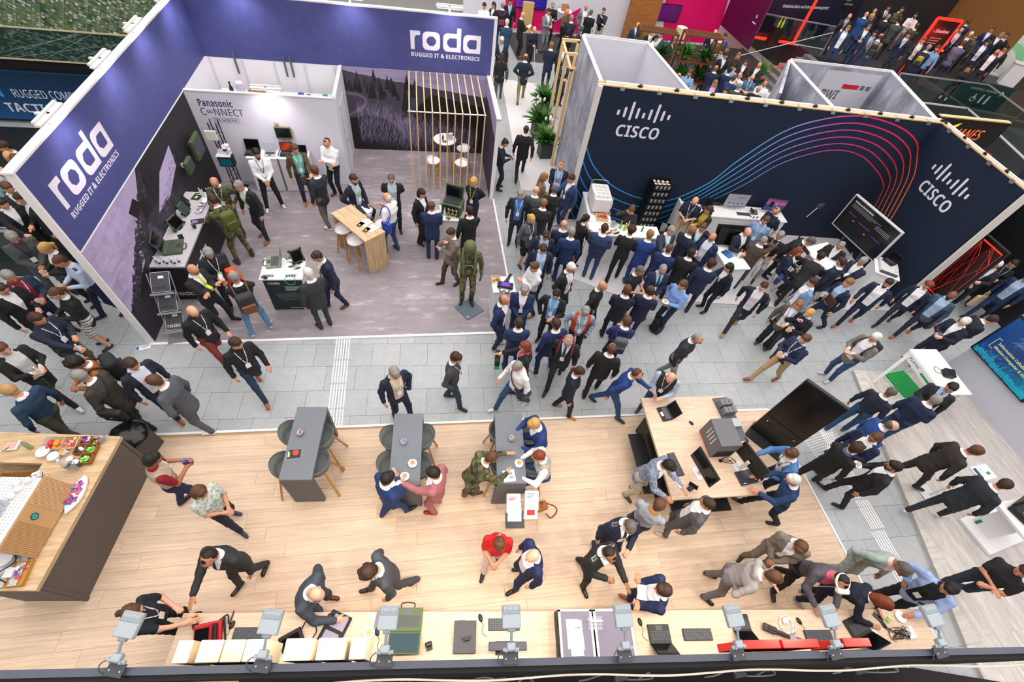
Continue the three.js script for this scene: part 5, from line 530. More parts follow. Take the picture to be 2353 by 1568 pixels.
// ---- the coffee bar at the left edge
{
const Y=1.1,A=at(278,1003,Y),B=at(82,1358,Y),C0=at(0,993,Y),I=at(112,1058,Y);
const dAB=B.clone().sub(A).setY(0).normalize(),dAC=C0.clone().sub(A).setY(0).normalize(),back=dAC.clone();
const far=A.clone().addScaledVector(dAC,3.2),w1=.48,w2=.86;const nIn=V3(-dAB.z,0,dAB.x);if(nIn.x>0)nIn.negate();const nC=V3(-dAC.z,0,dAC.x);if(nC.z<0)nC.negate();
const inner=A.clone().addScaledVector(dAC,w2).addScaledVector(nC,w1),Bi=B.clone().addScaledVector(nIn,w2),fi=far.clone().addScaledVector(nC,w1);
const poly=[A,far,fi,inner,Bi,B].map(v=>[v.x,v.z]);
const bar2=thing('coffee_bar','L-shaped oak topped coffee bar with taupe front at the left edge','bar');obj('worktop',uvMetres(slab(poly,1.03,Y),.5,.5),mOak,bar2);
const wallP=(p,q,t,name)=>{const d=q.clone().sub(p).setY(0),L=d.length(),o=obj(name,bx(L,1.0,t),mTaupe,bar2);o.position.set((p.x+q.x)/2,.52,(p.z+q.z)/2);o.rotation.y=-Math.atan2(d.z,d.x);};
const ins=v=>v.clone().addScaledVector(dAB,.02).addScaledVector(nIn,.04);wallP(ins(A),B.clone().addScaledVector(nIn,.04).addScaledVector(dAB,-.02),.05,'front_panel');wallP(A.clone().addScaledVector(nC,.04),far.clone().addScaledVector(nC,.04),.05,'rear_panel');wallP(B.clone().addScaledVector(dAB,-.05),Bi.clone().addScaledVector(dAB,-.05),.05,'end_panel');
const at2=(px,py,y=Y+.002)=>{const q=at(px,py,y);return[q.x,Y+.002,q.z];},turn=Math.atan2(dAB.x,dAB.z);
{const p=inner.clone().addScaledVector(dAB,.35).addScaledVector(nIn,.45);const t=thing('under_bar_shelf','oak shelf unit behind the coffee bar','shelf',[p.x,.02,p.z],turn);obj('carcass',[bx(.9,.03,1.1,0,.62,0),bx(.9,.6,.03,0,.3,.5),bx(.03,.6,1.1,.42,.3,0)],mOak,t);const c=thing('cardboard_box','open cardboard box on the shelf behind the coffee bar','box',[p.x+.05,.66,p.z-.1],turn+.1);obj('carton',[bx(.5,.01,.4,0,.006,0),bx(.5,.2,.01,0,.1,.2),bx(.5,.2,.01,0,.1,-.2),bx(.01,.2,.4,.25,.1,0),bx(.01,.2,.4,-.25,.1,0)],mat(0xb8905a,.8),c);obj('address_label',bx(.14,.004,.2,.05,.21,.28).translate(0,-.01,-.05),mWhite,c);obj('cup_sleeve',cy(.05,.05,.26,-.05,.14,0).rotateX(.3),mat(0xe8e4ee,.4),c);}
{const c=A.clone().lerp(B,.60).addScaledVector(nIn,.62),t=thing('espresso_machine','big espresso machine with reeded wooden back panel on the oak bar','coffee machine',[c.x,Y+.002,c.z],turn);
obj('body',rb(.56,.34,.92,-.05,.2,0,.03),mat(0xd6d6d6,.35),t);obj('tray_top',rb(.52,.02,.94,-.06,.385,0,.008),mAlu,t);const holes=[];for(let i=0;i<22;i++)for(let j=0;j<11;j++)holes.push(cy(.006,.006,.004,-.28+j*.042,.397,-.44+i*.042,6));const ho=obj('perforation',holes,mat(0x9a9ca0,.4),t);ho.userData.kind='stuff';
const pan=new THREE.Group();pan.name='back_panel';t.add(pan);pan.position.set(.42,.0,0);pan.rotation.z=.42;obj('board',bx(.02,.44,.98,0,.24,0),mat(0xc39a6a,.55),pan);for(let i=0;i<46;i++)if(Math.abs(i-22.5)>5)obj('reed',bx(.012,.42,.011,.014,.24,-.48+i*.0213),mat(i<18?0xd9b68c:0xc39a6a,.5),pan);obj('badge',cy(.04,.04,.008,0,0,0,20).rotateZ(Math.PI/2).translate(.014,.3,.02),mat(0x2aa0a0,.4),pan);obj('badge_rim',new THREE.TorusGeometry(.042,.006,8,24).rotateY(Math.PI/2).translate(.016,.3,.02),mat(0x3a3028,.5),pan);obj('foot',[cy(.03,.03,.04,-.25,.02,-.4),cy(.03,.03,.04,.12,.02,-.4),cy(.03,.03,.04,-.25,.02,.4),cy(.03,.03,.04,.12,.02,.4)],mBlack,t);
const cupG=lathe([[0,.06],[.03,.06],[.045,.03],[.048,0],[.044,0],[.04,.03],[0,.052]],20);const cup=(x,z)=>{const o=tag(obj('upturned_cup',cupG,mWhite),'white cup upside down on top of the espresso machine tray','cup','white cups on the espresso machine tray');o.position.copy(t.localToWorld(V3(x,.4,z)));};[[-.06,-.38],[.06,-.42],[.02,-.3],[-.02,-.2],[-.26,.3],[-.14,.28],[-.04,.34],[-.24,.4],[-.12,.42]].forEach(q=>cup(...q));
const gg=lathe([[0,.1],[.026,.1],[.034,0],[.031,0],[.023,.094],[0,.094]],14);const r=rng(4);for(let i=0;i<5;i++)for(let j=0;j<4;j++){const o=tag(obj('upturned_glass',gg,acrylic),'clear drinking glass upside down on the espresso machine tray','glass','glasses on the espresso machine tray');o.position.copy(t.localToWorld(V3(-.28+j*.085,.398,-.1+i*.072)));}}
{const q=at2(176,1138),t=thing('leaf_dish','white leaf-shaped dish of pink and blue sweets on the oak bar','dish',q,turn+.05);const s=new THREE.Shape();s.moveTo(0,-.26);s.quadraticCurveTo(.17,-.06,.04,.24);s.lineTo(0,.27);s.quadraticCurveTo(-.16,.02,0,-.26);obj('dish',new THREE.ExtrudeGeometry(s,{depth:.02,bevelEnabled:true,bevelSize:.012,bevelThickness:.012,bevelSegments:2}).rotateX(-Math.PI/2).translate(0,.014,0),mWhite,t);const r=rng(8);for(let i=0;i<70;i++){const z=(r()-.5)*.36,w=.075*(1-Math.pow(z/.24,2));const o=obj('sweet',rb(.034,.014,.022,0,0,0,.005),mat([0xd84a88,0x6a4ab8,0xe87aa0,0x4a6ad0,0xc03a50][i%5],.35),t);o.position.set((r()-.5)*2*w,.055+r()*.025,z);o.rotation.set(r()*.6,r()*6,r()*.6);}}
const crate=(label,px,py,w,d,h,wood,cols,n,seed)=>{const t=thing('sorter_box',label,'box',at2(px,py),turn+.12);obj('tray',[bx(w,.008,d,0,.004,0),bx(w,h,.01,0,h/2,d/2),bx(w,h,.01,0,h/2,-d/2),bx(.01,h,d,w/2,h/2,0),bx(.01,h,d,-w/2,h/2,0)],wood,t);const r=rng(seed);for(let i=0;i<n;i++){const o=obj('sachet',bx(.05,.008,.035),mat(cols[i%cols.length],.5),t);o.position.set((r()-.5)*(w-.06),.02+r()*(h-.02),(r()-.5)*(d-.05));o.rotation.set((r()-.5)*.9,r()*6,(r()-.5)*.9);}};
crate('pine framed box with red printed biscuits on the oak bar',166,1020,.2,.2,.06,mPine,[0xd86a50,0xf0c0b0,0xb84a3a],14,1);crate('brown box of white and red sticks on the oak bar',202,1016,.13,.13,.07,mat(0x9a6a38,.7),[0xf0f0f0,0xd03a40,0x6a4ab0],12,2);crate('brown box of yellow sachets on the oak bar',222,1020,.09,.1,.07,mat(0x7a5228,.7),[0xe8c020,0x3a3020],9,3);crate('brown box of black and white sugar sachets on the oak bar',188,1038,.13,.12,.07,mat(0x8a5c2c,.7),[0xf2f2f2,0x1a1a1a],12,4);crate('rear brown box of green tea bags on the oak bar',214,1036,.14,.13,.08,mat(0x9a6430,.7),[0x4ac03a,0x8ae060,0xe8f4e0],12,5);crate('front brown box of green tea bags on the oak bar',203,1058,.15,.14,.08,mat(0x9a6430,.7),[0x4ac03a,0x8ae060,0xe8f4e0],12,6);crate('tan paper tray of cutlery at the near end of the oak bar',48,1320,.2,.3,.06,mat(0xc08a3a,.7),[0xf0e8e0,0x8a5ab0,0xd03a40],8,7);
{const t=thing('fruit_box','clear box of apples and oranges on the oak bar','box',at2(132,1025),turn);obj('box',[bx(.26,.006,.2,0,.003,0),bx(.26,.12,.006,0,.06,.1),bx(.26,.12,.006,0,.06,-.1),bx(.006,.12,.2,.13,.06,0),bx(.006,.12,.2,-.13,.06,0)],acrylic,t);const o=t;[[-.08,.04,-.04],[0,.04,-.05],[.08,.04,-.03],[-.07,.04,.05],[.02,.04,.05],[.09,.04,.06],[-.03,.1,0],[.05,.1,.01]].forEach(([x,y,z],i)=>{const f=tag(obj('fruit',sp(.038,0,0,0,14),mat([0xd83a3a,0xf0a020,0xe8843a][i%3],.5)),['red apple in the clear fruit box','yellow orange in the clear fruit box','ripe apricot in the clear fruit box'][i%3],'fruit','fruit in the clear box');f.position.copy(t.localToWorld(V3(x,y+.003,z)));});}
const plate=(label,px,py,r0)=>{const t=thing('plate_stack',label,'plates',at2(px,py));for(let i=0;i<5;i++)obj('plate',lathe([[0,0],[r0*.6,.002],[r0,.014],[r0*.98,.018],[0,.008]],28).translate(0,i*.012,0),mWhite,t);};plate('stack of white plates by the fruit box on the oak bar',104,1042,.09);plate('smaller stack of white plates near the creamer',128,1052,.075);
{const t=thing('creamer','white creamer jug with honey on the oak bar','jug',at2(150,1043));obj('jug',lathe([[0,0],[.035,0],[.05,.05],[.04,.09],[.036,.09],[.045,.05],[0,.01]]),mWhite,t);obj('honey',cy(.038,.038,.004,0,.075,0),mat(0xd89a2a,.3),t);obj('handle',tube([[.045,.07,0],[.08,.06,0],[.045,.03,0]],.006),mWhite,t);}
{const t=thing('sweet_jar','round glass jar with coloured sweets at the bar corner','jar',at2(233,1012));obj('jar',lathe([[0,0],[.06,0],[.085,.06],[.06,.12],[.055,.12],[.078,.06],[.055,.006],[0,.006]]),acrylic,t);for(let i=0;i<7;i++)obj('sweet',rb(.03,.015,.025,Math.cos(i)*.035,.03+(i%3)*.012,Math.sin(i)*.035,.006),mat([0x3a5ac0,0xd83a40,0xf0f0f0][i%3],.4),t);}
{const t=thing('jam_bowl','square white bowl of pink spread with a spoon on the bar','bowl',at2(30,1028));obj('bowl',rb(.17,.05,.13,0,.028,0,.02),mWhite,t);obj('spread',rb(.14,.012,.1,0,.055,0,.005),mat(0xe0a8a0,.6),t);obj('spoon',bar([.0,.06,.02],[-.05,.07,.1],.005),mBlack,t);}
bottle('green glass bottle lying by the clear box on the bar',at2(72,1030),{m:mat(0x8fb07a,.2),s:1.1});bottle('milky squeeze bottle behind the leaf dish',at2(146,1122),{m:mat(0xc9b4ae,.4),s:1.5,cap:mat(0xe8e0dc,.4)});bottle('blue labelled milk bottle by the green tea',at2(160,1075),{m:mat(0xd8dce0,.3),s:1.2,lab:mat(0x2a6ab8,.5)});
{const t=thing('milk_carton','white milk carton with red and blue print on the bar','carton',at2(100,1100),.4);obj('carton',bx(.09,.16,.09,0,.08,0),print(.09,.16,(x,w,h)=>{x.fillStyle='#e8ecf2';x.fillRect(0,0,w,h);x.fillStyle='#2a4aa0';x.fillRect(0,h*.3,w,h*.15);x.fillStyle='#d03030';x.beginPath();x.arc(w*.5,h*.62,w*.22,0,7);x.fill();},90),t);obj('gable',bx(.09,.02,.02,0,.17,0),mWhite,t);const u=thing('coffee_pack','yellow coffee pack beside the espresso machine','pack',at2(142,1142),.5);obj('pack',rb(.12,.1,.2,0,.05,0,.02),mat(0xe8a81a,.5),u);obj('seal',bx(.12,.01,.03,0,.1,-.08),mat(0xf0e8d0,.5),u);}
{const t=thing('stirrer_jar','glass of wooden stirrers on the oak bar','jar',at2(178,1078));obj('jar',cy(.04,.035,.1,0,.05,0),acrylic,t);const r=rng(6);for(let i=0;i<14;i++)obj('stirrer',bar([(r()-.5)*.04,.02,(r()-.5)*.04],[(r()-.5)*.12,.19,(r()-.5)*.12],.003,.003,4),mat(0xa89a80,.7),t);}
{const t=thing('grey_tumblers','pair of grey cups with white lids on the oak bar','cups',at2(172,1062));for(const x of[0,.09]){obj('cup',cy(.042,.036,.11,x,.055,x*.6),mGrey,t);obj('lid',cy(.04,.044,.02,x,.12,x*.6),mWhite,t);}}
{const t=thing('steel_tray','steel tray with white grinder parts at the near end of the bar','tray',at2(20,1305),turn+.1);obj('tray',rb(.4,.03,.5,0,.015,0,.01),mSteel,t);obj('part',[cy(.1,.1,.06,-.05,.06,-.1),bx(.1,.04,.12,.08,.05,.08)],mAlu,t);obj('cable',tube([[0,.06,-.2],[.1,.08,-.05],[-.05,.07,.1],[.1,.06,.2]],.007,6,30),mBlack,t);}
{const q=at(338,1034,0),t=thing('waste_bin','grey waste bin lined with a black bag beside the bar','bin',[q.x,.02,q.z],-.3);obj('bin',[bx(.4,.6,.4,0,.3,0)],mat(0x4c4a4a,.6),t);const g=new THREE.SphereGeometry(.3,24,12,0,6.3,0,1.7),p=g.attributes.position;for(let i=0;i<p.count;i++){const n=1+.22*(fbm(p.getX(i)*9,p.getY(i)*9,p.getZ(i)*9)-.5);p.setXYZ(i,p.getX(i)*n,p.getY(i)*.5*n+.58,p.getZ(i)*n*.95);}g.computeVertexNormals();obj('bag',g,mat(0x101114,.25),t);}
}
// ---- the long demo table
{
const Y=.95,q=[[1475,915],[1650,912],[1775,1133],[1545,1149]].map(a=>at(a[0],a[1],Y)),c=q.reduce((s,v)=>s.add(v),V3()).multiplyScalar(.25);
const ex=q[1].clone().sub(q[0]).add(q[2].clone().sub(q[3])).multiplyScalar(.5),turn=-Math.atan2(ex.z,ex.x),Wd=1.82,D=2.03;
const t=thing('demo_table','large pale oak demo table on black plinth at the deck edge','table',[c.x,.02,c.z],turn);obj('top',uvMetres(rb(Wd,.06,D,0,.90,0,.006),.4,.6),mWoodFloor,t);obj('plinth',bx(Wd-.3,.86,D-.5,0,.43,0),mBlack,t);obj('shelf',bx(.3,.05,1.2,-Wd/2-.05,.35,.1),mBlack,t);obj('cross_foot',bx(1.2,.05,.3,.1,.04,D/2-.15),mBlack,t);
for(const[px,py]of[[1589,941],[1654,1104]]){const p=at(px,py,Y);const o=sheet('round_marking',.14,.14,print(.14,.14,(x,w,h)=>{x.fillStyle='#e9d4bb';x.fillRect(0,0,w,h);x.strokeStyle='#d8838a';x.lineWidth=6;x.beginPath();x.arc(w/2,h/2,w*.44,0,7);x.stroke();x.fillStyle='#d8838a';for(let i=0;i<3;i++){x.fillRect(w*(.24+i*.2),h*.3,w*.1,h*.18);x.fillRect(w*(.24+i*.2),h*.54,w*.1,h*.16);}},120),t,[0,0,0],0,-Math.PI/2);o.position.copy(t.worldToLocal(p.clone()));o.position.y=.9318;}
const TY=.952,P=(px,py)=>{const p=at(px,py,TY);return[p.x,TY,p.z];};
laptop('white framed tablet laptop open at the far corner of the demo table',P(1527,952),turn-1.4,{w:.3,d:.22,c:mBlack,k:mat(0x6a6d72,.5),screen:mat(0x10141a,.15),open:.55,pad:mWhite});
const mouse=(l,px,py,r=0)=>{const m=thing('mouse',l,'mouse',P(px,py),r);obj('body',sp(.035,0,0,0,14).scale(.85,.5,1.5).translate(0,.014,0),mBlack,m);obj('wheel',cy(.006,.006,.008,0,.03,-.02,8).rotateZ(0),mGrey,m);};mouse('black mouse with cable behind the tablet laptop',1588,973,.6);mouse('black mouse near the plaid blazer man on the demo table',1557,1105,.2);mouse('small dark mouse beyond the right monitor',1715,1012,.4);
{const m=thing('server_tower','grey desktop server cabinet with vents and red glow on demo table','server',P(1640,1020),turn+.0);obj('cabinet',rb(.42,.48,.55,0,.26,0,.01),mat(0x63666c,.5),m);for(let i=0;i<4;i++)obj('vent',bx(.006,.2+(i%2)*.05,.02,-.212,.32,-.12+i*.07),mat(0xd0d2d6,.4),m);const b=obj('base_strip',bx(.40,.02,.53,0,.012,0),glow(0xe03a2a,.6),m);for(let i=0;i<8;i++)obj('grille',bx(.36,.006,.01,0,.06+i*.03,.277),mBlack,m);}
const monitor=(l,px,py,ry,pic)=>{const m=thing('monitor',l,'monitor',P(px,py),ry);obj('panel',rb(.62,.38,.035,0,.34,0,.01),mBlack,m);obj('display',bx(.58,.33,.004,0,.345,.019),pic||mScreenOff,m);obj('neck',bx(.06,.3,.04,0,.16,-.06),mAlu,m);obj('foot',bx(.24,.012,.2,0,.006,-.06),mAlu,m);obj('red_accent',bx(.008,.1,.004,0,.08,-.036),mat(0xd02020,.5),m);};monitor('black monitor seen from above at the left half of the demo table',1600,1090,turn-1.35);monitor('black monitor with cables at the right half of the demo table',1705,1075,turn+1.9);
{const m=thing('keyboard','black keyboard in front of the left monitor on demo table','keyboard',P(1552,1068),turn-1.42);obj('plate',rb(.44,.018,.15,0,.01,0,.006),mKey,m);keys(m,.42,.13,.022,0,6,17,mat(0x54575d,.5));}
{const m=thing('closed_laptop','closed dark laptop at the right edge of the demo table','laptop',P(1714,1098),turn+.15);obj('body',rb(.36,.02,.26,0,.012,0,.006),mat(0x2c2f36,.4),m);obj('lid',rb(.36,.008,.26,0,.026,0,.004),mat(0x30343c,.35),m);obj('sticker',bx(.06,.002,.01,-.1,.031,.1),mWhite,m);}
{const pl=P(1672,955);const m=thing('cube_tray','grey tray base for the stacked cubes on the demo table','tray',[pl[0],TY,pl[2]],turn+.06);obj('plate',bx(.32,.02,.95,0,.01,.08),mat(0x54575e,.5),m);for(let i=0;i<3;i++)for(let j=0;j<2;j++){const k=thing('device_cube',`grey device cube ${['front', 'rear'][1 - j]} row ${['left', 'middle', 'right'][i]} on the demo table tray`,'cube',m.localToWorld(V3(-.09+i*.09,.02,-.22+j*.17)));k.rotation.y=turn+.06;obj('body',rb(.08,.15,.13,0,.076,0,.006),mat(0x6f737a,.5),k);obj('underglow',bx(.07,.004,.12,0,.003,0),mat(0xa03038,.5),k);}const b=thing('device_box','flat light grey device box at the front of the cube tray','box',m.localToWorld(V3(.03,.02,.2)));b.rotation.y=turn+.05;obj('body',rb(.2,.07,.18,0,.036,0,.006),mat(0xb0b2b4,.5),b);obj('underglow',bx(.19,.006,.17,0,.003,0),mat(0xa03038,.5),b);}
phone('phone docked near the plaid blazer man on the demo table',P(1593,1117),.8,0x15161a,1.1);{const m=thing('dock','black dock box beside the phone on the demo table','dock',P(1585,1124),.4);obj('body',rb(.1,.05,.08,0,.026,0,.01),mBlack,m);obj('slot',bx(.06,.003,.01,0,.052,0),mGrey,m);}
{const m=thing('cable_puck','black cable hub with cables under the right monitor','hub',P(1655,1060));obj('hub',cy(.03,.032,.03,0,.016,0),mBlack,m);const r=rng(17);for(let i=0;i<5;i++)obj('cable',tube([[0,.02,0],[.1+r()*.1,.01,(r()-.5)*.2],[.2+r()*.1,.008,(r()-.3)*.3],[.3,.01,.1+i*.05]],.004,5,30),mBlack,m);}
const a=at(1722,983,0),b=at(1800,1045,0),d=b.clone().sub(a),m=thing('display_totem','tall black display totem with its blank screen at the table side','display',[(a.x+b.x)/2,.02,(a.z+b.z)/2],-Math.atan2(d.z,d.x));obj('panel',rb(d.length(),1.98,.08,0,1.0,0,.012),mat(0x17171a,.45),m);obj('screen',bx(d.length()-.05,1.2,.006,0,1.32,.043),mat(0x0d0d10,.25),m);obj('lower_panel',bx(d.length()-.05,.62,.02,0,.38,.04),mat(0x1d1d21,.4),m);for(let i=0;i<6;i++)for(const s of[-1,1])obj('vent_slot',bx(.012,.07,.004,s*.2+(i-2.5)*.022,.5,.052),mBlack,m);obj('knob',[sp(.014,-.3,.55,.055,10),sp(.014,.3,.55,.055,10)],mAlu,m);obj('base',bx(d.length(),.06,.45,0,.03,.05),mat(0x22262e,.5),m);
}
// ================================================================ counter below the camera, its wall with flood lamps, right-hand booth
{
const A=at(422,1407,1.0),B=at(2118,1398,1.0),d=B.clone().sub(A).setY(0).normalize(),n=V3(-d.z,0,d.x),turn=-Math.atan2(d.z,d.x),L=A.distanceTo(B),Wt=4.0;
const K=(u,y,v)=>A.clone().addScaledVector(d,u).addScaledVector(n,v).setY(y),k=(u,y,v)=>{const p=K(u,y,v);return[p.x,p.y,p.z];};
const c=thing('long_counter','long pale oak counter of demo computers below the lamp rail','counter',k(L/2,.02,.33),turn);obj('worktop',uvMetres(rb(L,.04,.64,0,.96,0,.005),.4,.6),mWoodFloor,c);obj('front_panel',bx(L-.04,.93,.04,0,.48,-.28),mat(0xd6b08a,.6),c);for(const s of[-1,1])obj('end_panel',bx(.04,.93,.58,s*(L/2-.03),.48,0),mat(0xd6b08a,.6),c);
const Y=1.002,P=(px,py)=>{const p=at(px,py,Y);return[p.x,Y,p.z];};
const w0=at(-260,1545,Wt),w1=at(2640,1479,Wt),wd=w1.clone().sub(w0).setY(0).normalize(),wn=V3(-wd.z,0,wd.x),Lw=w0.distanceTo(w1),wt=-Math.atan2(wd.z,wd.x),WC=(u,y,v)=>w0.clone().addScaledVector(wd,u).addScaledVector(wn,v).setY(y);
const wl=struct('wall_lamp_rail',bx(Lw,Wt-.03,.06),mat(0x0c0c0e,.7));wl.position.copy(WC(Lw/2,(Wt-.03)/2,.06));wl.rotation.y=wt;
const rail=trim([bx(Lw,.03,.05,0,0,.01)],mat(0x4c5160,.5));rail.position.copy(WC(Lw/2,Wt,.02));rail.rotation.y=wt;
struct('floor_behind_wall',slab([xz(WC(-5,0,.1)),xz(WC(Lw+1,0,.1)),xz(WC(Lw+9,0,1.3)),xz(WC(Lw+9,0,3)),xz(WC(-5,0,3))],.03,.1),mat(0x101012,.8));
const uOf=(px,py)=>at(px,py,Wt).sub(w0).dot(wd);
{const u1=uOf(545,1530),t=thing('plywood_ledge','plywood cable ledge behind the dark rail at the bottom left','ledge',[0,0,0]);const b1=obj('board',bx(u1,.02,.12,0,0,0),mPine,t);b1.position.copy(WC(u1/2,Wt-.12,.16));b1.rotation.y=wt;const b2=obj('outer_rail',bx(u1+.1,.05,.04),mat(0x4c5160,.5),t);b2.position.copy(WC(u1/2,Wt-.1,.245));b2.rotation.y=wt;const r=rng(12);for(let i=0;i<4;i++){const u0=uOf(160+i*40,1535);const pts=[];for(let q=0;q<=8;q++)pts.push(WC(u0+q*.14,Wt-.095+r()*.01,.16+Math.sin(q*1.1+i*1.7)*.035));obj('cable',tube(pts,.007,6,60),mBlack,t);}}
{const t=thing('white_power_cable','white power cable running along behind the dark rail','cable');const pts=[],r=rng(5),uA=uOf(530,1532);for(let i=0;i<=26;i++)pts.push(WC(uA+i*(Lw-uA)/26,Wt-.07-.03*r(),.13+.012*Math.sin(i*1.3)));obj('cable',tube(pts,.009,6,200),mat(0xe8dccb,.6),t);for(let k2=0;k2<5;k2++){const g=thing('grey_power_cable',`grey power cable loop behind the rail, ${['first', 'second', 'third', 'fourth', 'last'][k2]} from the left`,'cable');const u0=uOf(760+k2*290,1510),q=[];for(let i=0;i<=12;i++)q.push(WC(u0+(i<7?i:12-i*.4)*.07,Wt-.16-.06*Math.sin(i*.9+k2),.14+.02*Math.cos(i)));obj('cable',tube(q,.007,6,70),mat(0x6a6e74,.6),g);obj('plug',rb(.12,.05,.05,0,0,0,.015).translate(q[5].x,q[5].y,q[5].z),mat(0x3a3d42,.6),g);}}
const lampM=mat(0xa3aeb6,.5),lampD=mat(0x8c979f,.5);
const proto=thing('flood_lamp','x','lamp',[0,0,0],0,'grey flood lamps on the rail');
obj('clamp_plate',[bx(.19,.012,.13,0,.05,.03),bx(.19,.09,.012,0,.0,.09)],mat(0x3d4148,.5),proto);for(const x of[-.06,.06])obj('screw',cy(.008,.008,.01,x,.06,.04),mAlu,proto);obj('yoke',[bx(.012,.12,.035,-.06,.1,-.04),bx(.012,.12,.035,.06,.1,-.04),rb(.11,.09,.09,0,.14,-.08,.02),cy(.022,.022,.2,0,0,0).rotateZ(Math.PI/2).translate(0,.12,-.05)],lampM,proto);obj('arm',[bar([0,.16,-.1],[0,.24,-.24],.017),cy(.026,.026,.09,0,0,0).rotateZ(Math.PI/2).translate(0,.235,-.25)],lampD,proto);
const hd=new THREE.Group();hd.name='head';proto.add(hd);hd.position.set(0,.25,-.3);hd.rotation.x=.12;obj('housing',rb(.235,.075,.26,0,0,-.09,.018),lampM,hd);obj('slope',rb(.22,.05,.10,0,.018,-.16,.015),lampD,hd);for(let i=0;i<11;i++)obj('vent_rib',bx(.006,.006,.035,-.09+i*.018,.044,-.18),mat(0xc6ced4,.5),hd);obj('lens',bx(.2,.006,.2,0,-.04,-.1),glow(0xfff6e8,1.2),hd);obj('supply_cable',tube([[-.1,.12,-.05],[-.15,.12,.0],[-.16,.06,.06],[-.12,.0,.09]],.007,6,24),mGrey,proto);
const lampPx=[[275,1533],[607,1524],[885,1512],[1172,1506],[1432,1502],[1690,1499],[1912,1497],[2150,1494],[2400,1488]];
const nth=['first','second','third','fourth','fifth','sixth','seventh','eighth','last'];
lampPx.forEach(([px,py],i)=>{const p=at(px,py,Wt+.02),t=i?copy(proto,'',null):proto;t.position.copy(p);t.rotation.y=wt+[-.16,-.1,-.02,.02,.05,.1,.12,.15,.2][i];t.scale.setScalar(.64);t.userData.label=`grey flood lamp on the dark rail, ${nth[i]} from the left`;const S=new THREE.SpotLight(0xfff1dc,5,0,1.0,.8,2);S.position.set(0,.19,-.42);S.target.position.set(0,-3,-1.3);S.castShadow=true;S.shadow.radius=5;t.add(S,S.target);});
const letter=(l,x0,x1,m,dep,y)=>{const a=at(x0,1505,y),b=at(x1,1503,y);const u0=a.sub(w0).dot(wd),u1=b.sub(w0).dot(wd),t=thing('sign_box',l,'sign');const o=obj('box',rb(u1-u0,.5,dep,0,0,0,.008),m,t);o.position.copy(WC((u0+u1)/2,y-.25,.02-dep/2-.05));o.rotation.y=wt;const f=obj('back_plate',bx(u1-u0+.02,.46,.02),mBlack,t);f.position.copy(WC((u0+u1)/2,y-.27,.0));f.rotation.y=wt;};
const cream=mat(0xf6e6c8,.5),red=mat(0xe02a22,.5);[[400,436,'first'],[452,506,'second'],[508,556,'third'],[558,606,'fourth'],[650,716,'fifth'],[726,790,'sixth'],[802,838,'seventh']].forEach(([a,b,s])=>letter(`cream sign letter box on the wall, ${s} from the left`,a,b,cream,.16,3.55));[[1716,1800,'left'],[1806,1890,'middle'],[1950,2012,'right']].forEach(([a,b,s])=>letter(`red sign letter box on the wall, ${s} one`,a,b,red,.07,3.8));
{const t=thing('red_desk_phone','red desk terminal with black handset and screen on the counter','phone',P(483,1455),turn+.2);obj('base',rb(.32,.07,.26,0,.06,0,.02).rotateX(.25),mat(0xb81a24,.35),t);obj('display',bx(.16,.004,.16,-.06,.099,.0).rotateX(.25),mScreenOff,t);obj('handset',rb(.055,.045,.22,.1,.13,0,.02).rotateX(.25),mBlack,t);obj('cord',tube([[.12,.1,-.1],[.2,.05,-.16],[.22,.02,-.05],[.26,.01,-.2]],.009,6,30),mBlack,t);}
{const t=thing('orange_phone','orange cased rugged phone lying on the counter','phone',P(449,1430),turn+.5);obj('case',rb(.085,.018,.17,0,.01,0,.01),mat(0xe0871a,.5),t);obj('face',rb(.07,.006,.14,0,.021,.01,.004),mBlack,t);obj('charm',sp(.012,.0,.026,.06,8),mat(0x3ab050,.5),t);}
{const t=thing('handheld_radio','black handset with coiled cord standing near the mouse','handset',P(516,1450),.3);obj('wand',bar([0,.0,.12],[.03,.06,-.16],.012),mBlack,t);const q=[];for(let i=0;i<60;i++)q.push([.03+Math.cos(i*.8)*.014-i*.001,.03+Math.sin(i*.8)*.012,-.16+i*.003]);obj('coil',tube(q,.004,5,200),mBlack,t);}
const mouse=(l,px,py,r=0)=>{const m=thing('mouse',l,'mouse',P(px,py),r);obj('body',sp(.035,0,0,0,14).scale(.85,.5,1.5).translate(0,.014,0),mBlack,m);obj('cable',tube([[0,.01,.05],[.01,.005,.1],[-.03,.005,.17],[.02,.005,.24]],.003,5,20),mBlack,m);};
mouse('black mouse near the red desk phone',534,1437,-.4);mouse('black mouse beside the covered lamp and coffee',867,1453,.2);mouse('black mouse by the docked computer box',1104,1421,.2);mouse('black mouse next to the flight case',1470,1430,.1);mouse('black mouse left of the headset cables',1835,1428,.3);mouse('black mouse near the clerk with light blue blazer',2030,1437,.2);
const kb=(l,px,py,w=.44)=>{const m=thing('keyboard',l,'keyboard',P(px,py),turn);obj('plate',rb(w,.018,.15,0,.01,0,.006),mKey,m);keys(m,w*.95,.13,.022,0,6,17,mat(0x54575d,.5));};kb('black keyboard beside the red desk phone',577,1458);kb('black keyboard under the fourth flood lamp',1158,1436);kb('black keyboard between two laptops right of the flight case',1602,1459);kb('black keyboard by the robot hand',1880,1462);
{const t=thing('desk_terminal','black desk terminal with small keys right of the keyboard','terminal',P(672,1470),turn+.5);obj('base',rb(.28,.05,.2,0,.05,0,.015).rotateX(.3),mBlack,t);obj('display',bx(.2,.004,.12,0,.08,0).rotateX(.3),mScreenOff,t);obj('cable',tube([[.14,.05,-.05],[.24,.1,-.1],[.3,.02,.05],[.22,.01,.12]],.008,6,30),mBlack,t);}
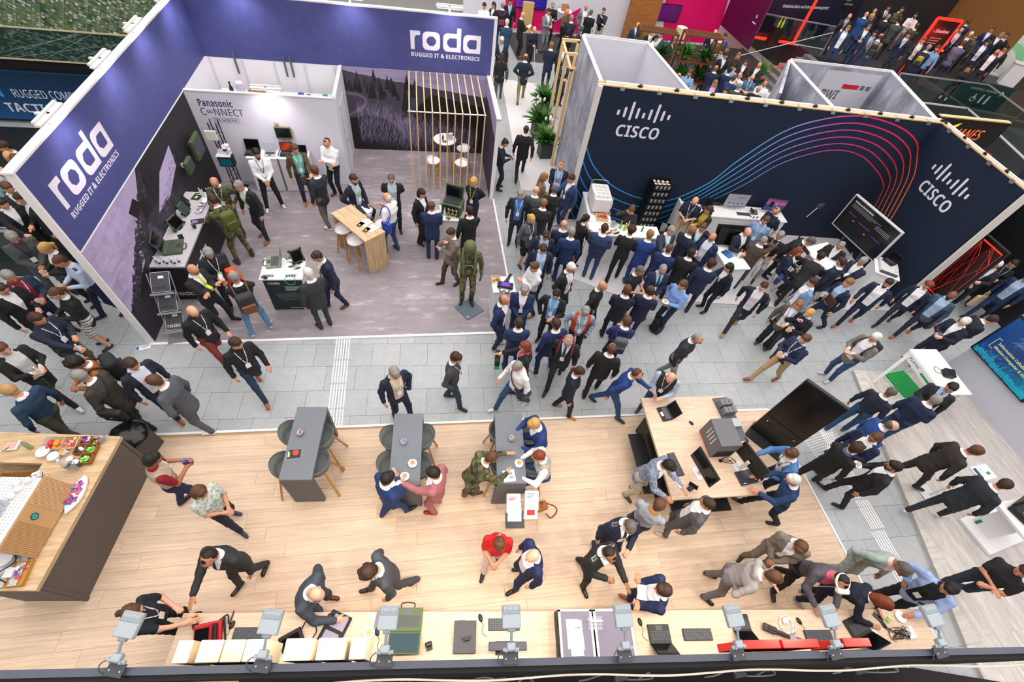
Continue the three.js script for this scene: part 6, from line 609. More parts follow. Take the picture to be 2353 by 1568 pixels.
{const t=thing('tablet_case','black carrying case with two lilac tablets on the counter','case',P(768,1450),turn+1.2);obj('shell',rb(.42,.05,.3,0,.026,0,.02),mat(0x1d1d20,.7),t);obj('tablet',[rb(.16,.012,.2,-.1,.058,0,.01),rb(.16,.012,.2,.1,.058,.02,.01)],mat(0x8f88a0,.4),t);obj('camera',rb(.1,.06,.07,.1,.09,-.12,.02),mBlack,t);}
{const t=thing('coffee_cup','cup of milky coffee on saucer on the long counter','cup',P(848,1456));obj('saucer',lathe([[0,0],[.05,.004],[.08,.016],[.076,.02],[0,.009]],28),mWhite,t);obj('cup',lathe([[0,.01],[.022,.01],[.038,.035],[.044,.065],[.04,.065],[.034,.035],[0,.018]],24),mWhite,t);obj('coffee',cy(.038,.038,.003,0,.056,0,20),mat(0xd0a468,.4),t);obj('handle',tube([[.04,.055,0],[.068,.05,0],[.06,.03,0],[.036,.025,0]],.005),mWhite,t);}
leaflet('white card with small photo beside the grey notebook',P(855,1418),.3,.08,.07,whiteLeaf);{const t=thing('grey_notebook','slim grey violet notebook near the coffee cup','notebook',P(871,1424),-.2);obj('cover',rb(.09,.012,.2,0,.007,0,.004),mat(0x77768a,.6),t);obj('band',bx(.006,.014,.2,.03,.007,0),mBlack,t);}
laptop('big olive green rugged laptop facing the rail on the counter',P(935,1425),turn+Math.PI,{w:.42,d:.28,h:.05,c:mat(0x4d6138,.55),handle:1,open:1.2,screen:mat(0x1c3a44,.2),pad:mGrey});
{const t=thing('webcam','small black webcam on the counter near the green laptop','webcam',P(985,1482),.2);obj('body',rb(.09,.05,.06,0,.06,0,.015),mBlack,t);obj('foot',bx(.08,.03,.08,0,.015,.03),mBlack,t);}
{const t=thing('mini_pc','flat dark computer box with a small camera on it','computer',P(1068,1465),turn);obj('chassis',rb(.3,.07,.38,0,.036,0,.006),mat(0x3a3c44,.5),t);const q=thing('clip_camera','small black clip camera resting on the flat computer box','camera',[t.position.x+.02,1.075,t.position.z+.03],.1);obj('body',rb(.08,.04,.05,0,.03,0,.01),mBlack,q);obj('clip',bx(.13,.012,.02,0,.045,-.02),mBlack,q);obj('ports',bx(.1,.03,.005,-.05,.035,-.193),mGrey,t);}
{const t=thing('slim_monitor','dark slim monitor seen edge-on under the fourth lamp','monitor',P(1160,1490),turn);obj('panel',rb(.5,.03,.1,0,.35,0,.01),mat(0x3a3a48,.5),t);obj('neck',bx(.06,.34,.05,0,.17,0),mBlack,t);obj('foot',bx(.26,.015,.16,0,.008,0),mBlack,t);}
const cs=(l,x0,x1,paper)=>{const a=at(x0,1450,1.3),b=at(x1,1450,1.3),w=a.distanceTo(b),t=thing('flight_case',l,'case',[(a.x+b.x)/2,1.002,K(0,0,0).z],turn,'flight cases');const m=a.clone().add(b).multiplyScalar(.5),u=m.sub(A).dot(d),p=K(u,1.002,.33);t.position.copy(p);obj('body',bx(w-.01,.3,.6,0,.15,0),mat(0x2a2830,.6),t);obj('lid_panel',bx(w-.06,.006,.54,0,.303,0),mat(0x6e6a7e,.6),t);obj('edge',[bx(w,.012,.03,0,.302,.29),bx(w,.012,.03,0,.302,-.29),bx(.03,.012,.6,w/2-.015,.302,0),bx(.03,.012,.6,-w/2+.015,.302,0)],mat(0xe8e6ea,.4),t);for(const z of[-.16,.16])obj('handle',bx(.012,.08,.12,-w/2-.001,.16,z),mBlack,t);return[t,p,w];};
const[,p1]=cs('left flight case with white sheets on its lid on the counter',1285,1363,1),[,p2]=cs('right flight case with a leaflet holder on its lid',1367,1455,0);
[[-.08,-.02,0],[-.04,.06,.06],[.0,.0,.1]].forEach(([x,z,r],i)=>leaflet(`${['lower', 'middle', 'upper'][i]} white sheet on the left flight case`,[p1.x+x*.6,1.311+i*.004,p1.z+z],turn+r*.4,.17,.34,(c2,w,h)=>{c2.fillStyle='#f4f4f6';c2.fillRect(0,0,w,h);c2.fillStyle='#30343c';c2.fillRect(w*.3,h*.25,w*.55,h*.02);c2.fillRect(w*.4,h*.6,w*.45,h*.015);c2.fillStyle='#b02030';c2.fillRect(w*.7,h*.22,w*.08,h*.03);}));
{const t=thing('leaflet_holder','clear tiered leaflet holder across the two flight cases','holder',[(p1.x+p2.x)/2+.02,1.311,p1.z-.12],turn);for(let i=0;i<3;i++)obj('tier',[bx(.2,.08+i*.03,.006,0,.04+i*.015,-.05+i*.05),bx(.2,.006,.05,0,.003,-.03+i*.05)],acrylic,t);obj('leaflets',bx(.18,.06,.02,0,.05,0),mWhite,t);}
laptop('black laptop open flat right of the flight cases',P(1514,1458),turn+Math.PI,{open:.6,w:.32,d:.24});laptop('black laptop beneath the sixth flood lamp',P(1700,1432),turn+Math.PI,{open:.8,w:.28,d:.22});laptop('angled black laptop by the bending woman',P(1968,1440),turn+Math.PI+.3,{open:.7,w:.36,d:.26});leaflet('white note card between the laptop and cables',P(2005,1450),.4,.08,.12,whiteLeaf);
{const t=thing('white_adapter','white plug adapter with coiled white cables on the counter','adapter',P(1803,1428));obj('block',rb(.09,.04,.07,0,.02,0,.012),mWhite,t);const r=rng(23),q=[];for(let i=0;i<30;i++)q.push([Math.cos(i*.7)*(.08+.05*r()),.01+.01*r(),Math.sin(i*.7)*(.08+.06*r())+.05]);obj('cable',tube(q,.005,5,160),mWhite,t);}
{const t=thing('robot_hand','grey and black robotic hand model lying on the counter','model',P(1805,1463),turn+1.2);obj('forearm',[bar([0,.05,-.3],[0,.05,.02],.035,.028),rb(.1,.04,.2,0,.05,-.26,.015)],mat(0x3a3436,.5),t);obj('palm',rb(.09,.045,.1,0,.05,.08,.02),mat(0x9a9aa0,.4),t);for(let i=0;i<4;i++)obj('finger',[bar([-.035+i*.023,.05,.13],[-.045+i*.03,.04,.19],.011),bar([-.045+i*.03,.04,.19],[-.045+i*.03,.02,.23],.009)],mat(0x8a8a90,.4),t);obj('thumb',bar([.045,.05,.06],[.085,.04,.12],.011),mat(0x8a8a90,.4),t);}
{const t=thing('headset_cables','tangle of black cables with a white box right of the laptop','cables',P(2065,1455));const r=rng(31),q=[];for(let i=0;i<40;i++)q.push([(r()-.5)*.4,.008+r()*.02,(r()-.5)*.2]);obj('cable',tube(q,.004,5,220),mBlack,t);obj('box',rb(.12,.02,.16,.2,.011,.02,.006),mWhite,t);const u=thing('green_wrapper','green and white snack wrapper lying on the counter','wrapper',P(2040,1425),.5);obj('wrap',rb(.09,.02,.05,0,.012,0,.008),mat(0x8fc04a,.5),u);obj('tip',bx(.02,.012,.05,.05,.01,0),mWhite,u);}
{const t=thing('black_speaker','round black speaker disc by the first cream letters','speaker',P(440,1500));obj('disc',cy(.12,.12,.05,0,.025,0,28),mBlack,t);obj('ring',new THREE.TorusGeometry(.09,.006,8,28).rotateX(Math.PI/2).translate(0,.052,0),mat(0x2a8a8a,.4),t);}
phone('remote phone lying near the laptop of the bending woman',P(2017,1420),.6,0x202228,1);{const t=thing('plate_cup','white saucer near the light blue blazer man hand','saucer',P(2068,1418));obj('saucer',lathe([[0,0],[.05,.004],[.085,.016],[.08,.02],[0,.009]],28),mWhite,t);obj('rim',new THREE.TorusGeometry(.083,.004,6,28).rotateX(Math.PI/2).translate(0,.018,0),mWhite,t);}
}
// ---- right-hand booth: pale wall with screen, white tables
{
const wl=struct('wall_pale_right',bx(.12,3.2,8,13.26,1.6,-.9),mat(0xc6c8d6,.6));
sheet('faint_emblem',.9,.9,new THREE.MeshStandardMaterial({roughness:.6,map:canvas(256,256,(x,w,h)=>{x.fillStyle='#c6c8d6';x.fillRect(0,0,w,h);x.fillStyle='#aeb1c4';const n=rng(3);for(let i=0;i<26;i++){x.beginPath();x.arc(w*(.2+.6*n()),h*(.2+.6*n()),3+7*n(),0,7);x.fill();}})}),wl,[-.062,-1.0,-2.4],-Math.PI/2);
{const z0=onX(2238,797,13.1).z,z1=onX(2335,925,13.1).z,y0=onX(2290,860,13.1).y;const Ls=2.6,Hs=1.15;const t=thing('led_screen','bright LED wall with AI chip graphic and yellow text','screen',[13.12,y0,0]);obj('housing',bx(.08,Hs+.06,z1-z0+.1,.03,Hs/2,(z0+z1)/2),mBlack,t);
const em=canvas(1024,Math.round(1024*Hs/(z1-z0)),(x,w,h)=>{const g=x.createLinearGradient(0,0,w,h);g.addColorStop(0,'#0a4a8a');g.addColorStop(.5,'#0a2a6a');g.addColorStop(1,'#0a8a9a');x.fillStyle=g;x.fillRect(0,0,w,h);const n=rng(44);for(let i=0;i<160;i++){x.fillStyle=`rgba(${40 * n()},${140 + 100 * n()},${200 + 50 * n()},.25)`;x.fillRect(n()*w,h*(.72+.28*n()),10+20*n(),20+60*n());}x.fillStyle='#12a8c0';for(let i=0;i<40;i++)x.fillRect(i*w/40,h*.9-40*n(),w/60,90);x.strokeStyle='#8ae0f4';x.lineWidth=3;for(let i=0;i<16;i++){const Y=h*(.06+i*.02);x.beginPath();x.moveTo(w*.55,Y);x.lineTo(w*(.4-.02*(i%4)),Y);x.lineTo(w*(.32-.02*(i%5)),Y+(i-8)*8);x.stroke();}x.fillStyle='#e8f4fa';x.fillRect(w*.52,h*.04,w*.3,h*.32);x.fillStyle='#1a6ab8';x.fillRect(w*.55,h*.07,w*.24,h*.26);tracked(x,'AI',w*.58,h*.29,w*.18,`bold ${h * .2}px sans-serif`,'#ffffff');x.strokeStyle='#e4f08a';x.lineWidth=8;x.beginPath();x.moveTo(w*.16,h*.5);x.lineTo(w*.1,h*.5);x.lineTo(w*.1,h*.74);x.lineTo(w*.16,h*.74);x.stroke();tracked(x,'Information Collaboration with',w*.16,h*.6,w*.78,`bold ${h * .075}px sans-serif`,'#e4f08a');tracked(x,'Mission Computer & SDI Core',w*.16,h*.7,w*.74,`bold ${h * .075}px sans-serif`,'#e4f08a');});
sheet('picture',z1-z0,Hs,new THREE.MeshStandardMaterial({color:0x050505,emissive:0xffffff,emissiveMap:em,emissiveIntensity:.85,roughness:.3}),t,[-.014,Hs/2,(z0+z1)/2],-Math.PI/2);const L=new THREE.RectAreaLight(0x60b0ff,.5,z1-z0,Hs);L.position.set(-.05,Hs/2,(z0+z1)/2);L.rotation.y=-Math.PI/2;t.add(L);}
{const c=at(2158,855,1.0),t=thing('white_desk','white desk with angled legs and green stripe near the pale wall','desk',[c.x,.08,c.z],-.06);obj('top',rb(.74,.05,1.25,0,.93,0,.008),mWhite,t);obj('apron',bx(.04,.2,1.2,-.36,.83,0),mWhite,t);obj('green_stripe',bx(.006,.05,.55,-.383,.82,.25),mat(0x1a9a4a,.5),t);sheet('lettering',.4,.12,print(.4,.12,(x,w,h)=>{x.fillStyle='#f1f1f4';x.fillRect(0,0,w,h);tracked(x,'PLATH',w*.1,h*.75,w*.8,`bold ${h * .6}px sans-serif`,'#3a4a44');},200),t,[-.3835,.85,-.3],-Math.PI/2);for(const s of[-1,1])obj('leg',[beam([-.34,.9,s*.55],[-.75,0,s*.3],.07,.04),beam([.3,.9,s*.55],[.3,0,s*.55],.07,.04)],mWhite,t);const u=thing('black_screen_box','small black screen box with a cable on the white desk','device',[c.x+.08,1.037,c.z+.1],-.3);obj('box',rb(.22,.12,.2,0,.06,0,.012).rotateX(.2),mBlack,u);obj('glass_face',bx(.18,.004,.14,0,.122,.0).rotateX(.2),mScreenOff,u);obj('cable',tube([[-.1,.03,-.06],[-.22,.02,-.16],[-.26,.02,0],[-.12,.02,.02]],.006,6,30),mBlack,u);}
{const c=at(2078,885,.12),t=thing('green_plinth','green square display board on the grey deck floor','board',[c.x,.09,c.z],.1);obj('board',bx(.62,.06,.75,0,.03,0),mat(0x149a48,.5),t);obj('edge',bx(.66,.02,.8,0,.01,0),mWhite,t);const u=thing('poster_holder','dark poster in a white tilted holder by the green board','poster',[c.x+.62,.09,c.z+.42],.2);obj('frame',bx(.5,.02,.36,0,.55,0).rotateX(0),mWhite,u);obj('post',bar([0,0,.1],[0,.55,0],.03),mWhite,u);sheet('print',.46,.32,print(.46,.32,(x,w,h)=>{x.fillStyle='#2a3a4c';x.fillRect(0,0,w,h);x.fillStyle='#7ac04a';x.fillRect(w*.6,h*.2,w*.3,h*.1);x.fillStyle='#c0c8d0';for(let i=0;i<4;i++)x.fillRect(w*.1,h*(.3+i*.14),w*.4,h*.04);},200),u,[0,.562,0],0,-Math.PI/2);}
{const c=at(2278,1218,.14),t=thing('white_plinth','low white plinth with a green folded emblem','plinth',[c.x,.09,c.z],.15);obj('slab',bx(1.0,.06,.7,0,.03,0),mWhite,t);obj('emblem',[bx(.3,.14,.3,-.05,.13,-.12).rotateY(.2)],mat(0x128a40,.5),t);const p2=at(2335,1190,.95),u=thing('side_table','white square table carrying the black rugged case at right edge','table',[p2.x+.25,.09,p2.z],.05);obj('top',bx(.9,.05,.62,0,.86,0),mWhite,u);obj('column',bx(.5,.84,.4,.1,.42,0),mWhite,u);const k=thing('black_rugged_case','open black rugged computer case with keyboard at right edge','computer case',[p2.x+.18,.98,p2.z-.05],.3);obj('case',rb(.46,.12,.4,0,.06,0,.02),mBlack,k);keys(k,.36,.18,.125,.04,5,13,mat(0x8a8c90,.5));obj('lid',rb(.46,.34,.05,0,.28,-.2,.015),mBlack,k);obj('connector',[cy(.014,.014,.02,-.12,.05,.205,8),cy(.014,.014,.02,0,.05,.205,8),cy(.014,.014,.02,.12,.05,.205,8)],mSteel,k);}
{const c=at(2250,1090,.9),t=thing('info_lectern','slim white lectern with a printed sheet in acrylic frame','lectern',[c.x,.09,c.z],.1);obj('foot',rb(.3,.02,.4,-.5,.01,.05,.008),mAlu,t);obj('post',beam([-.45,.02,.05],[.0,.85,0],.06,.03),mAlu,t);obj('panel',bx(.5,.02,.36,.02,.88,0),acrylic,t);sheet('print',.42,.28,print(.42,.28,(x,w,h)=>{x.fillStyle='#eef0f2';x.fillRect(0,0,w,h);x.fillStyle='#24405c';x.fillRect(w*.06,h*.1,w*.2,h*.75);x.fillStyle='#3a7a6a';x.fillRect(w*.6,h*.5,w*.22,h*.22);x.fillStyle='#9aa4ac';for(let i=0;i<4;i++)x.fillRect(w*.34,h*(.16+i*.1),w*.22,h*.04);},220),t,[.02,.892,0],0,-Math.PI/2);}
}
leaflet('white and blue leaflet dropped on the tiles by the booth corner',[at(330,799,0).x,.002,at(330,799,0).z],.25,.26,.12,(x,w,h)=>{x.fillStyle='#f0f4fa';x.fillRect(0,0,w,h);x.fillStyle='#3a6ac0';x.fillRect(0,h*.1,w*.2,h*.8);x.fillRect(w*.3,h*.2,w*.6,h*.12);x.fillRect(w*.3,h*.5,w*.5,h*.1);});
// ================================================================ people
function bone(a,b,ra,rb2,reg,o={}){
return{ax:a.x,ay:a.y,az:a.z,bx:b.x,by:b.y,bz:b.z,ra,rb:rb2,reg,k:o.k??.03,st:o.st||1,lx:o.lat?o.lat.x:1,ly:o.lat?o.lat.y:0,lz:o.lat?o.lat.z:0};
}
function bd(p,x,y,z){
let dx=x-p.ax,dy=y-p.ay,dz=z-p.az;const ex=p.bx-p.ax,ey=p.by-p.ay,ez=p.bz-p.az;
const L=ex*ex+ey*ey+ez*ez;let t=L>1e-9?(dx*ex+dy*ey+dz*ez)/L:0;t=t<0?0:t>1?1:t;
dx-=ex*t;dy-=ey*t;dz-=ez*t;const r=p.ra+(p.rb-p.ra)*t;
if(p.st!==1){const l=dx*p.lx+dy*p.ly+dz*p.lz,c=l/p.st-l;dx+=p.lx*c;dy+=p.ly*c;dz+=p.lz*c;}
return Math.sqrt(dx*dx+dy*dy+dz*dz)-r;
}
function smin(a,b,k){if(a>9)return b;const h=k-Math.abs(a-b);return h>0?Math.min(a,b)-h*h*.25/k:Math.min(a,b);}
function netBones(bones,cell,wr=0){
let x0=1e9,y0=1e9,z0=1e9,x1=-1e9,y1=-1e9,z1=-1e9;
for(const p of bones){const r=Math.max(p.ra,p.rb)*p.st+2*cell;x0=Math.min(x0,p.ax-r,p.bx-r);x1=Math.max(x1,p.ax+r,p.bx+r);y0=Math.min(y0,p.ay-r,p.by-r);y1=Math.max(y1,p.ay+r,p.by+r);z0=Math.min(z0,p.az-r,p.bz-r);z1=Math.max(z1,p.az+r,p.bz+r);}
const nx=Math.ceil((x1-x0)/cell)+2,ny=Math.ceil((y1-y0)/cell)+2,nz=Math.ceil((z1-z0)/cell)+2;
const f=new Float32Array(nx*ny*nz).fill(10);
for(const p of bones){
const r=Math.max(p.ra,p.rb)*p.st+p.k+1.8*cell;
const i0=Math.max(0,Math.floor((Math.min(p.ax,p.bx)-r-x0)/cell)),i1=Math.min(nx-1,Math.ceil((Math.max(p.ax,p.bx)+r-x0)/cell));
const j0=Math.max(0,Math.floor((Math.min(p.ay,p.by)-r-y0)/cell)),j1=Math.min(ny-1,Math.ceil((Math.max(p.ay,p.by)+r-y0)/cell));
const k0=Math.max(0,Math.floor((Math.min(p.az,p.bz)-r-z0)/cell)),k1=Math.min(nz-1,Math.ceil((Math.max(p.az,p.bz)+r-z0)/cell));
for(let k=k0;k<=k1;k++)for(let j=j0;j<=j1;j++)for(let i=i0;i<=i1;i++){
const q=(k*ny+j)*nx+i;f[q]=smin(f[q],bd(p,x0+i*cell,y0+j*cell,z0+k*cell),p.k);
}
}
if(wr)for(let k=0,q=0;k<nz;k++)for(let j=0;j<ny;j++)for(let i=0;i<nx;i++,q++)if(f[q]<.06&&f[q]>-.06){
const x=x0+i*cell,y=y0+j*cell,z=z0+k*cell;
f[q]+=wr*(Math.sin(y*46+Math.sin(x*19+z*13)*2.2)*Math.sin(x*23+z*29+y*7));
}
const vid=new Int32Array(nx*ny*nz).fill(-1),pos=[],idx=[];
const S=[1,nx,nx*ny];
for(let k=0;k<nz-1;k++)for(let j=0;j<ny-1;j++)for(let i=0;i<nx-1;i++){
const q=(k*ny+j)*nx+i;let m=0;
const c=[f[q],f[q+1],f[q+nx],f[q+nx+1],f[q+S[2]],f[q+S[2]+1],f[q+S[2]+nx],f[q+S[2]+nx+1]];
for(let n=0;n<8;n++)if(c[n]<0)m|=1<<n;
if(m===0||m===255)continue;
let sx=0,sy=0,sz=0,n=0;
for(let a=0;a<8;a++)for(let b=1;b<8;b<<=1){if(a&b)continue;const d=a|b;if((c[a]<0)===(c[d]<0))continue;const t=c[a]/(c[a]-c[d]);sx+=(a&1)+(b===1?t:0);sy+=(a>>1&1)+(b===2?t:0);sz+=(a>>2&1)+(b===4?t:0);n++;}
vid[q]=pos.length/3;pos.push(x0+(i+sx/n)*cell,y0+(j+sy/n)*cell,z0+(k+sz/n)*cell);
}
for(let k=1;k<nz-1;k++)for(let j=1;j<ny-1;j++)for(let i=1;i<nx-1;i++){
const q=(k*ny+j)*nx+i,a=f[q]<0;
for(let ax=0;ax<3;ax++){
if(a===(f[q+S[ax]]<0))continue;const u=S[(ax+1)%3],v=S[(ax+2)%3];
const A=vid[q-u-v],B=vid[q-v],C=vid[q],D=vid[q-u];if(A<0||B<0||C<0||D<0)continue;
if(a)idx.push(A,B,C,A,C,D);else idx.push(A,C,B,A,D,C);
}
}
return withNormals(pos,idx);
}
function withNormals(pos,idx){
const nor=new Float32Array(pos.length);
for(let t=0;t<idx.length;t+=3){
const a=idx[t]*3,b=idx[t+1]*3,c=idx[t+2]*3;
const ux=pos[b]-pos[a],uy=pos[b+1]-pos[a+1],uz=pos[b+2]-pos[a+2],vx=pos[c]-pos[a],vy=pos[c+1]-pos[a+1],vz=pos[c+2]-pos[a+2];
const x=uy*vz-uz*vy,y=uz*vx-ux*vz,z=ux*vy-uy*vx;
for(const q of[a,b,c]){nor[q]+=x;nor[q+1]+=y;nor[q+2]+=z;}
}
const v=[];for(let i=0;i<pos.length;i+=3){const l=Math.hypot(nor[i],nor[i+1],nor[i+2])||1;v.push(pos[i],pos[i+1],pos[i+2],nor[i]/l,nor[i+1]/l,nor[i+2]/l);}
return{v,idx:Array.from(idx)};
}
function cut(m,fn){
const n=m.v.length/6,s=new Float64Array(n);let any=false,all=true;
for(let i=0;i<n;i++){s[i]=fn(m.v[i*6],m.v[i*6+1],m.v[i*6+2]);if(s[i]<0)any=true;else all=false;}
const E={v:[],idx:[]};if(!any)return[E,m];if(all)return[m,E];
for(let pass=0;pass<2;pass++){
const up=new Int32Array(n).map((_,i)=>i),find=i=>{while(up[i]!==i){up[i]=up[up[i]];i=up[i];}return i;};
for(let t=0;t<m.idx.length;t+=3)for(let e=0;e<3;e++){const a=m.idx[t+e],c=m.idx[t+(e+1)%3];if((s[a]<0)===(s[c]<0)){const A=find(a),C=find(c);if(A!==C)up[A]=C;}}
const cnt=new Map();let big=[0,0];for(let i=0;i<n;i++){const r=find(i),c=(cnt.get(r)||0)+1;cnt.set(r,c);const q=s[i]<0?0:1;if(c>big[q])big[q]=c;}
for(let i=0;i<n;i++){const q=s[i]<0?0:1;if(q===(pass?1:0)&&cnt.get(find(i))<Math.min(40,big[q]*.3))s[i]=q?-1e-4:1e-4;}
}
const out=[{v:[],idx:[],map:new Map()},{v:[],idx:[],map:new Map()}];
const get=(o,i)=>{let r=o.map.get(i);if(r===undefined){r=o.v.length/6;for(let c=0;c<6;c++)o.v.push(m.v[i*6+c]);o.map.set(i,r);}return r;};
const mid=(o,i,j)=>{const a=Math.min(i,j),b=Math.max(i,j),key='e'+a+'_'+b;let r=o.map.get(key);if(r===undefined){const t=s[a]/(s[a]-s[b]);r=o.v.length/6;for(let c=0;c<6;c++)o.v.push(m.v[a*6+c]+t*(m.v[b*6+c]-m.v[a*6+c]));o.map.set(key,r);}return r;};
for(let t=0;t<m.idx.length;t+=3){
const T=[m.idx[t],m.idx[t+1],m.idx[t+2]],c=(s[T[0]]<0)+(s[T[1]]<0)+(s[T[2]]<0);
if(c===3||c===0){const o=out[c?0:1];o.idx.push(get(o,T[0]),get(o,T[1]),get(o,T[2]));continue;}
const lone=c===1;let q=0;for(let i=0;i<3;i++)if((s[T[i]]<0)===lone)q=i;
const A=T[q],B=T[(q+1)%3],C=T[(q+2)%3],o1=out[lone?0:1],o2=out[lone?1:0];
o1.idx.push(get(o1,A),mid(o1,A,B),mid(o1,A,C));
o2.idx.push(mid(o2,A,B),get(o2,B),get(o2,C),mid(o2,A,B),get(o2,C),mid(o2,A,C));
}
return out.map(o=>({v:o.v,idx:o.idx}));
}
function netGeo(m,colorFn){
const n=m.v.length/6,g=new THREE.BufferGeometry(),p=new Float32Array(n*3),q=new Float32Array(n*3);
for(let i=0;i<n;i++)for(let c=0;c<3;c++){p[i*3+c]=m.v[i*6+c];q[i*3+c]=m.v[i*6+3+c];}
g.setAttribute('position',new THREE.BufferAttribute(p,3));g.setAttribute('normal',new THREE.BufferAttribute(q,3));g.setIndex(m.idx);
if(colorFn){const c=new Float32Array(n*3);for(let i=0;i<n;i++){const k=colorFn(p[i*3],p[i*3+1],p[i*3+2]);c.set(k,i*3);}g.setAttribute('color',new THREE.BufferAttribute(c,3));}
return g;
}
function addNet(dst,src,M){
const N=new THREE.Matrix3().getNormalMatrix(M),base=dst.v.length/6,p=V3(),q=V3(),n=src.v.length/6;
for(let i=0;i<n;i++){p.set(src.v[i*6],src.v[i*6+1],src.v[i*6+2]).applyMatrix4(M);q.set(src.v[i*6+3],src.v[i*6+4],src.v[i*6+5]).applyMatrix3(N).normalize();dst.v.push(p.x,p.y,p.z,q.x,q.y,q.z);}
const flip=M.determinant()<0;
for(let i=0;i<src.idx.length;i+=3)flip?dst.idx.push(base+src.idx[i],base+src.idx[i+2],base+src.idx[i+1]):dst.idx.push(base+src.idx[i],base+src.idx[i+1],base+src.idx[i+2]);
}
// ---- heads: origin at the centre of the skull, face towards +z
const HEADS={};
function head(style,lod){
const key=style+lod;if(HEADS[key])return HEADS[key];
const cell=[.0085,.0115,.016][lod],b=[];
const B=(a,c,ra,rb2,reg,o)=>b.push(bone(V3(...a),V3(...c),ra,rb2,reg,o));
B([0,.022,-.018],[0,.015,.012],.088,.080,0,{k:.02,st:.92});
B([0,-.03,.03],[0,-.078,.052],.062,.040,0,{k:.04});
B([0,.018,.072],[0,.02,.072],.026,.026,0,{st:1.7,k:.02});
B([0,.004,.098],[0,-.026,.113],.008,.014,0,{k:.014});
for(const s of[-1,1]){B([s*.036,-.024,.062],[s*.036,-.024,.062],.026,.026,0,{k:.02});B([s*.08,.008,-.012],[s*.076,-.024,-.006],.016,.010,0,{k:.006});}
B([0,-.055,.088],[0,-.055,.088],.011,.011,0,{st:1.8,k:.012});
B([0,-.05,-.022],[0,-.19,-.03],.056,.062,0,{k:.03});
const hairOn=(list)=>list.forEach(q=>B(...q));
const cap=(t)=>[[[0,.034+t*.4,-.028],[0,.030+t*.3,.006],.089+t,.078+t,1,{k:.01,st:.94}],[[0,-.012,-.045],[0,-.05,-.048],.078+t*.6,.056,1,{k:.012,st:.95}]];
if(style==='short'||style==='beard')hairOn([...cap(.010),[[0,.085,.045],[0,.07,.062],.034,.03,1,{k:.02,st:1.5}]]);
if(style==='crew')hairOn(cap(.003));
if(style==='curly')hairOn([...cap(.018),[[.04,.095,.03],[-.04,.09,.035],.04,.042,1,{k:.015}],[[.06,.06,-.04],[-.06,.06,-.04],.05,.05,1,{k:.015}]]);
if(style==='ring')hairOn([[[0,-.006,-.05],[0,-.035,-.052],.078,.066,1,{k:.01,st:1.04}]]);
if(style==='thin')hairOn([[[0,.02,-.045],[0,-.03,-.052],.084,.068,1,{k:.01,st:1.0}],[[0,.05,-.03],[0,.05,.02],.066,.05,1,{k:.008}]]);
if(style==='long')hairOn([...cap(.014),[[.07,.0,-.02],[.075,-.16,.005],.04,.034,1,{k:.03}],[[-.07,.0,-.02],[-.075,-.16,.005],.04,.034,1,{k:.03}],[[0,-.03,-.07],[0,-.22,-.085],.072,.05,1,{k:.03,st:1.35}],[[0,.09,.04],[0,.075,.062],.034,.03,1,{k:.02,st:1.5}]]);
if(style==='bob')hairOn([...cap(.014),[[.07,.0,-.02],[.07,-.08,.0],.042,.034,1,{k:.03}],[[-.07,.0,-.02],[-.07,-.08,.0],.042,.034,1,{k:.03}],[[0,-.03,-.06],[0,-.11,-.06],.074,.06,1,{k:.03,st:1.2}],[[0,.085,.05],[0,.06,.075],.034,.026,1,{k:.02,st:1.6}]]);
if(style==='pony')hairOn([...cap(.007),[[0,.03,-.115],[0,-.02,-.15],.03,.034,1,{k:.012}],[[0,-.02,-.15],[0,-.16,-.125],.034,.016,1,{k:.02}]]);
if(style==='bun')hairOn([...cap(.007),[[0,.085,-.085],[0,.10,-.10],.045,.036,1,{k:.008}]]);
if(style==='cap'){hairOn([...cap(.012)]);B([0,.075,.06],[0,.062,.15],.03,.012,1,{k:.012,st:2.3});}
if(style==='beard')hairOn([[[0,-.07,.042],[0,-.094,.06],.06,.042,1,{k:.006}],[[.05,-.03,.02],[-.05,-.03,.02],.03,.03,1,{k:.01}]]);
if(style==='baldbeard')hairOn([[[0,-.07,.042],[0,-.094,.06],.06,.042,1,{k:.006}],[[.05,-.03,.02],[-.05,-.03,.02],.03,.03,1,{k:.01}]]);
if(style==='helmet'){B([0,.05,-.01],[0,.05,-.01],.135,.135,1,{k:.004,st:.95});B([0,.0,-.01],[0,-.01,-.01],.132,.135,1,{k:.006,st:.98});}
const m=netBones(b,cell),hb=b.filter(p=>p.reg===1),sb=b.filter(p=>p.reg===0);
const dm=(l,x,y,z)=>{let d=9;for(const p of l)d=Math.min(d,bd(p,x,y,z));return d;};
let hairM={v:[],idx:[]},skinM=m;
if(hb.length)[hairM,skinM]=cut(m,(x,y,z)=>{let d=dm(hb,x,y,z)-dm(sb,x,y,z);if(style!=='helmet'&&style!=='cap')d=Math.max(d,(style.endsWith('beard')&&y<-.03)?-1:(z>.02?(.052-y+.012*Math.sin(x*70+1))*.6+(z-.075)*.25:-1));return d;});
if(style!=='helmet'&&style!=='cap')for(let i=0;i<hairM.v.length;i+=6){const q=(fbm(hairM.v[i]*60,hairM.v[i+1]*40,hairM.v[i+2]*60)-.45)*(style==='curly'?.04:.018);for(let c=0;c<3;c++)hairM.v[i+c]+=hairM.v[i+3+c]*q;}
const eyes=mergeGeometries([-1,1].map(s=>new THREE.SphereGeometry(.0095,8,6).scale(1.25,.6,.6).translate(s*.033,.002,.0905)));
return HEADS[key]={skin:skinM,hair:netGeo(hairM),hairTris:hairM.idx.length,eyes};
}
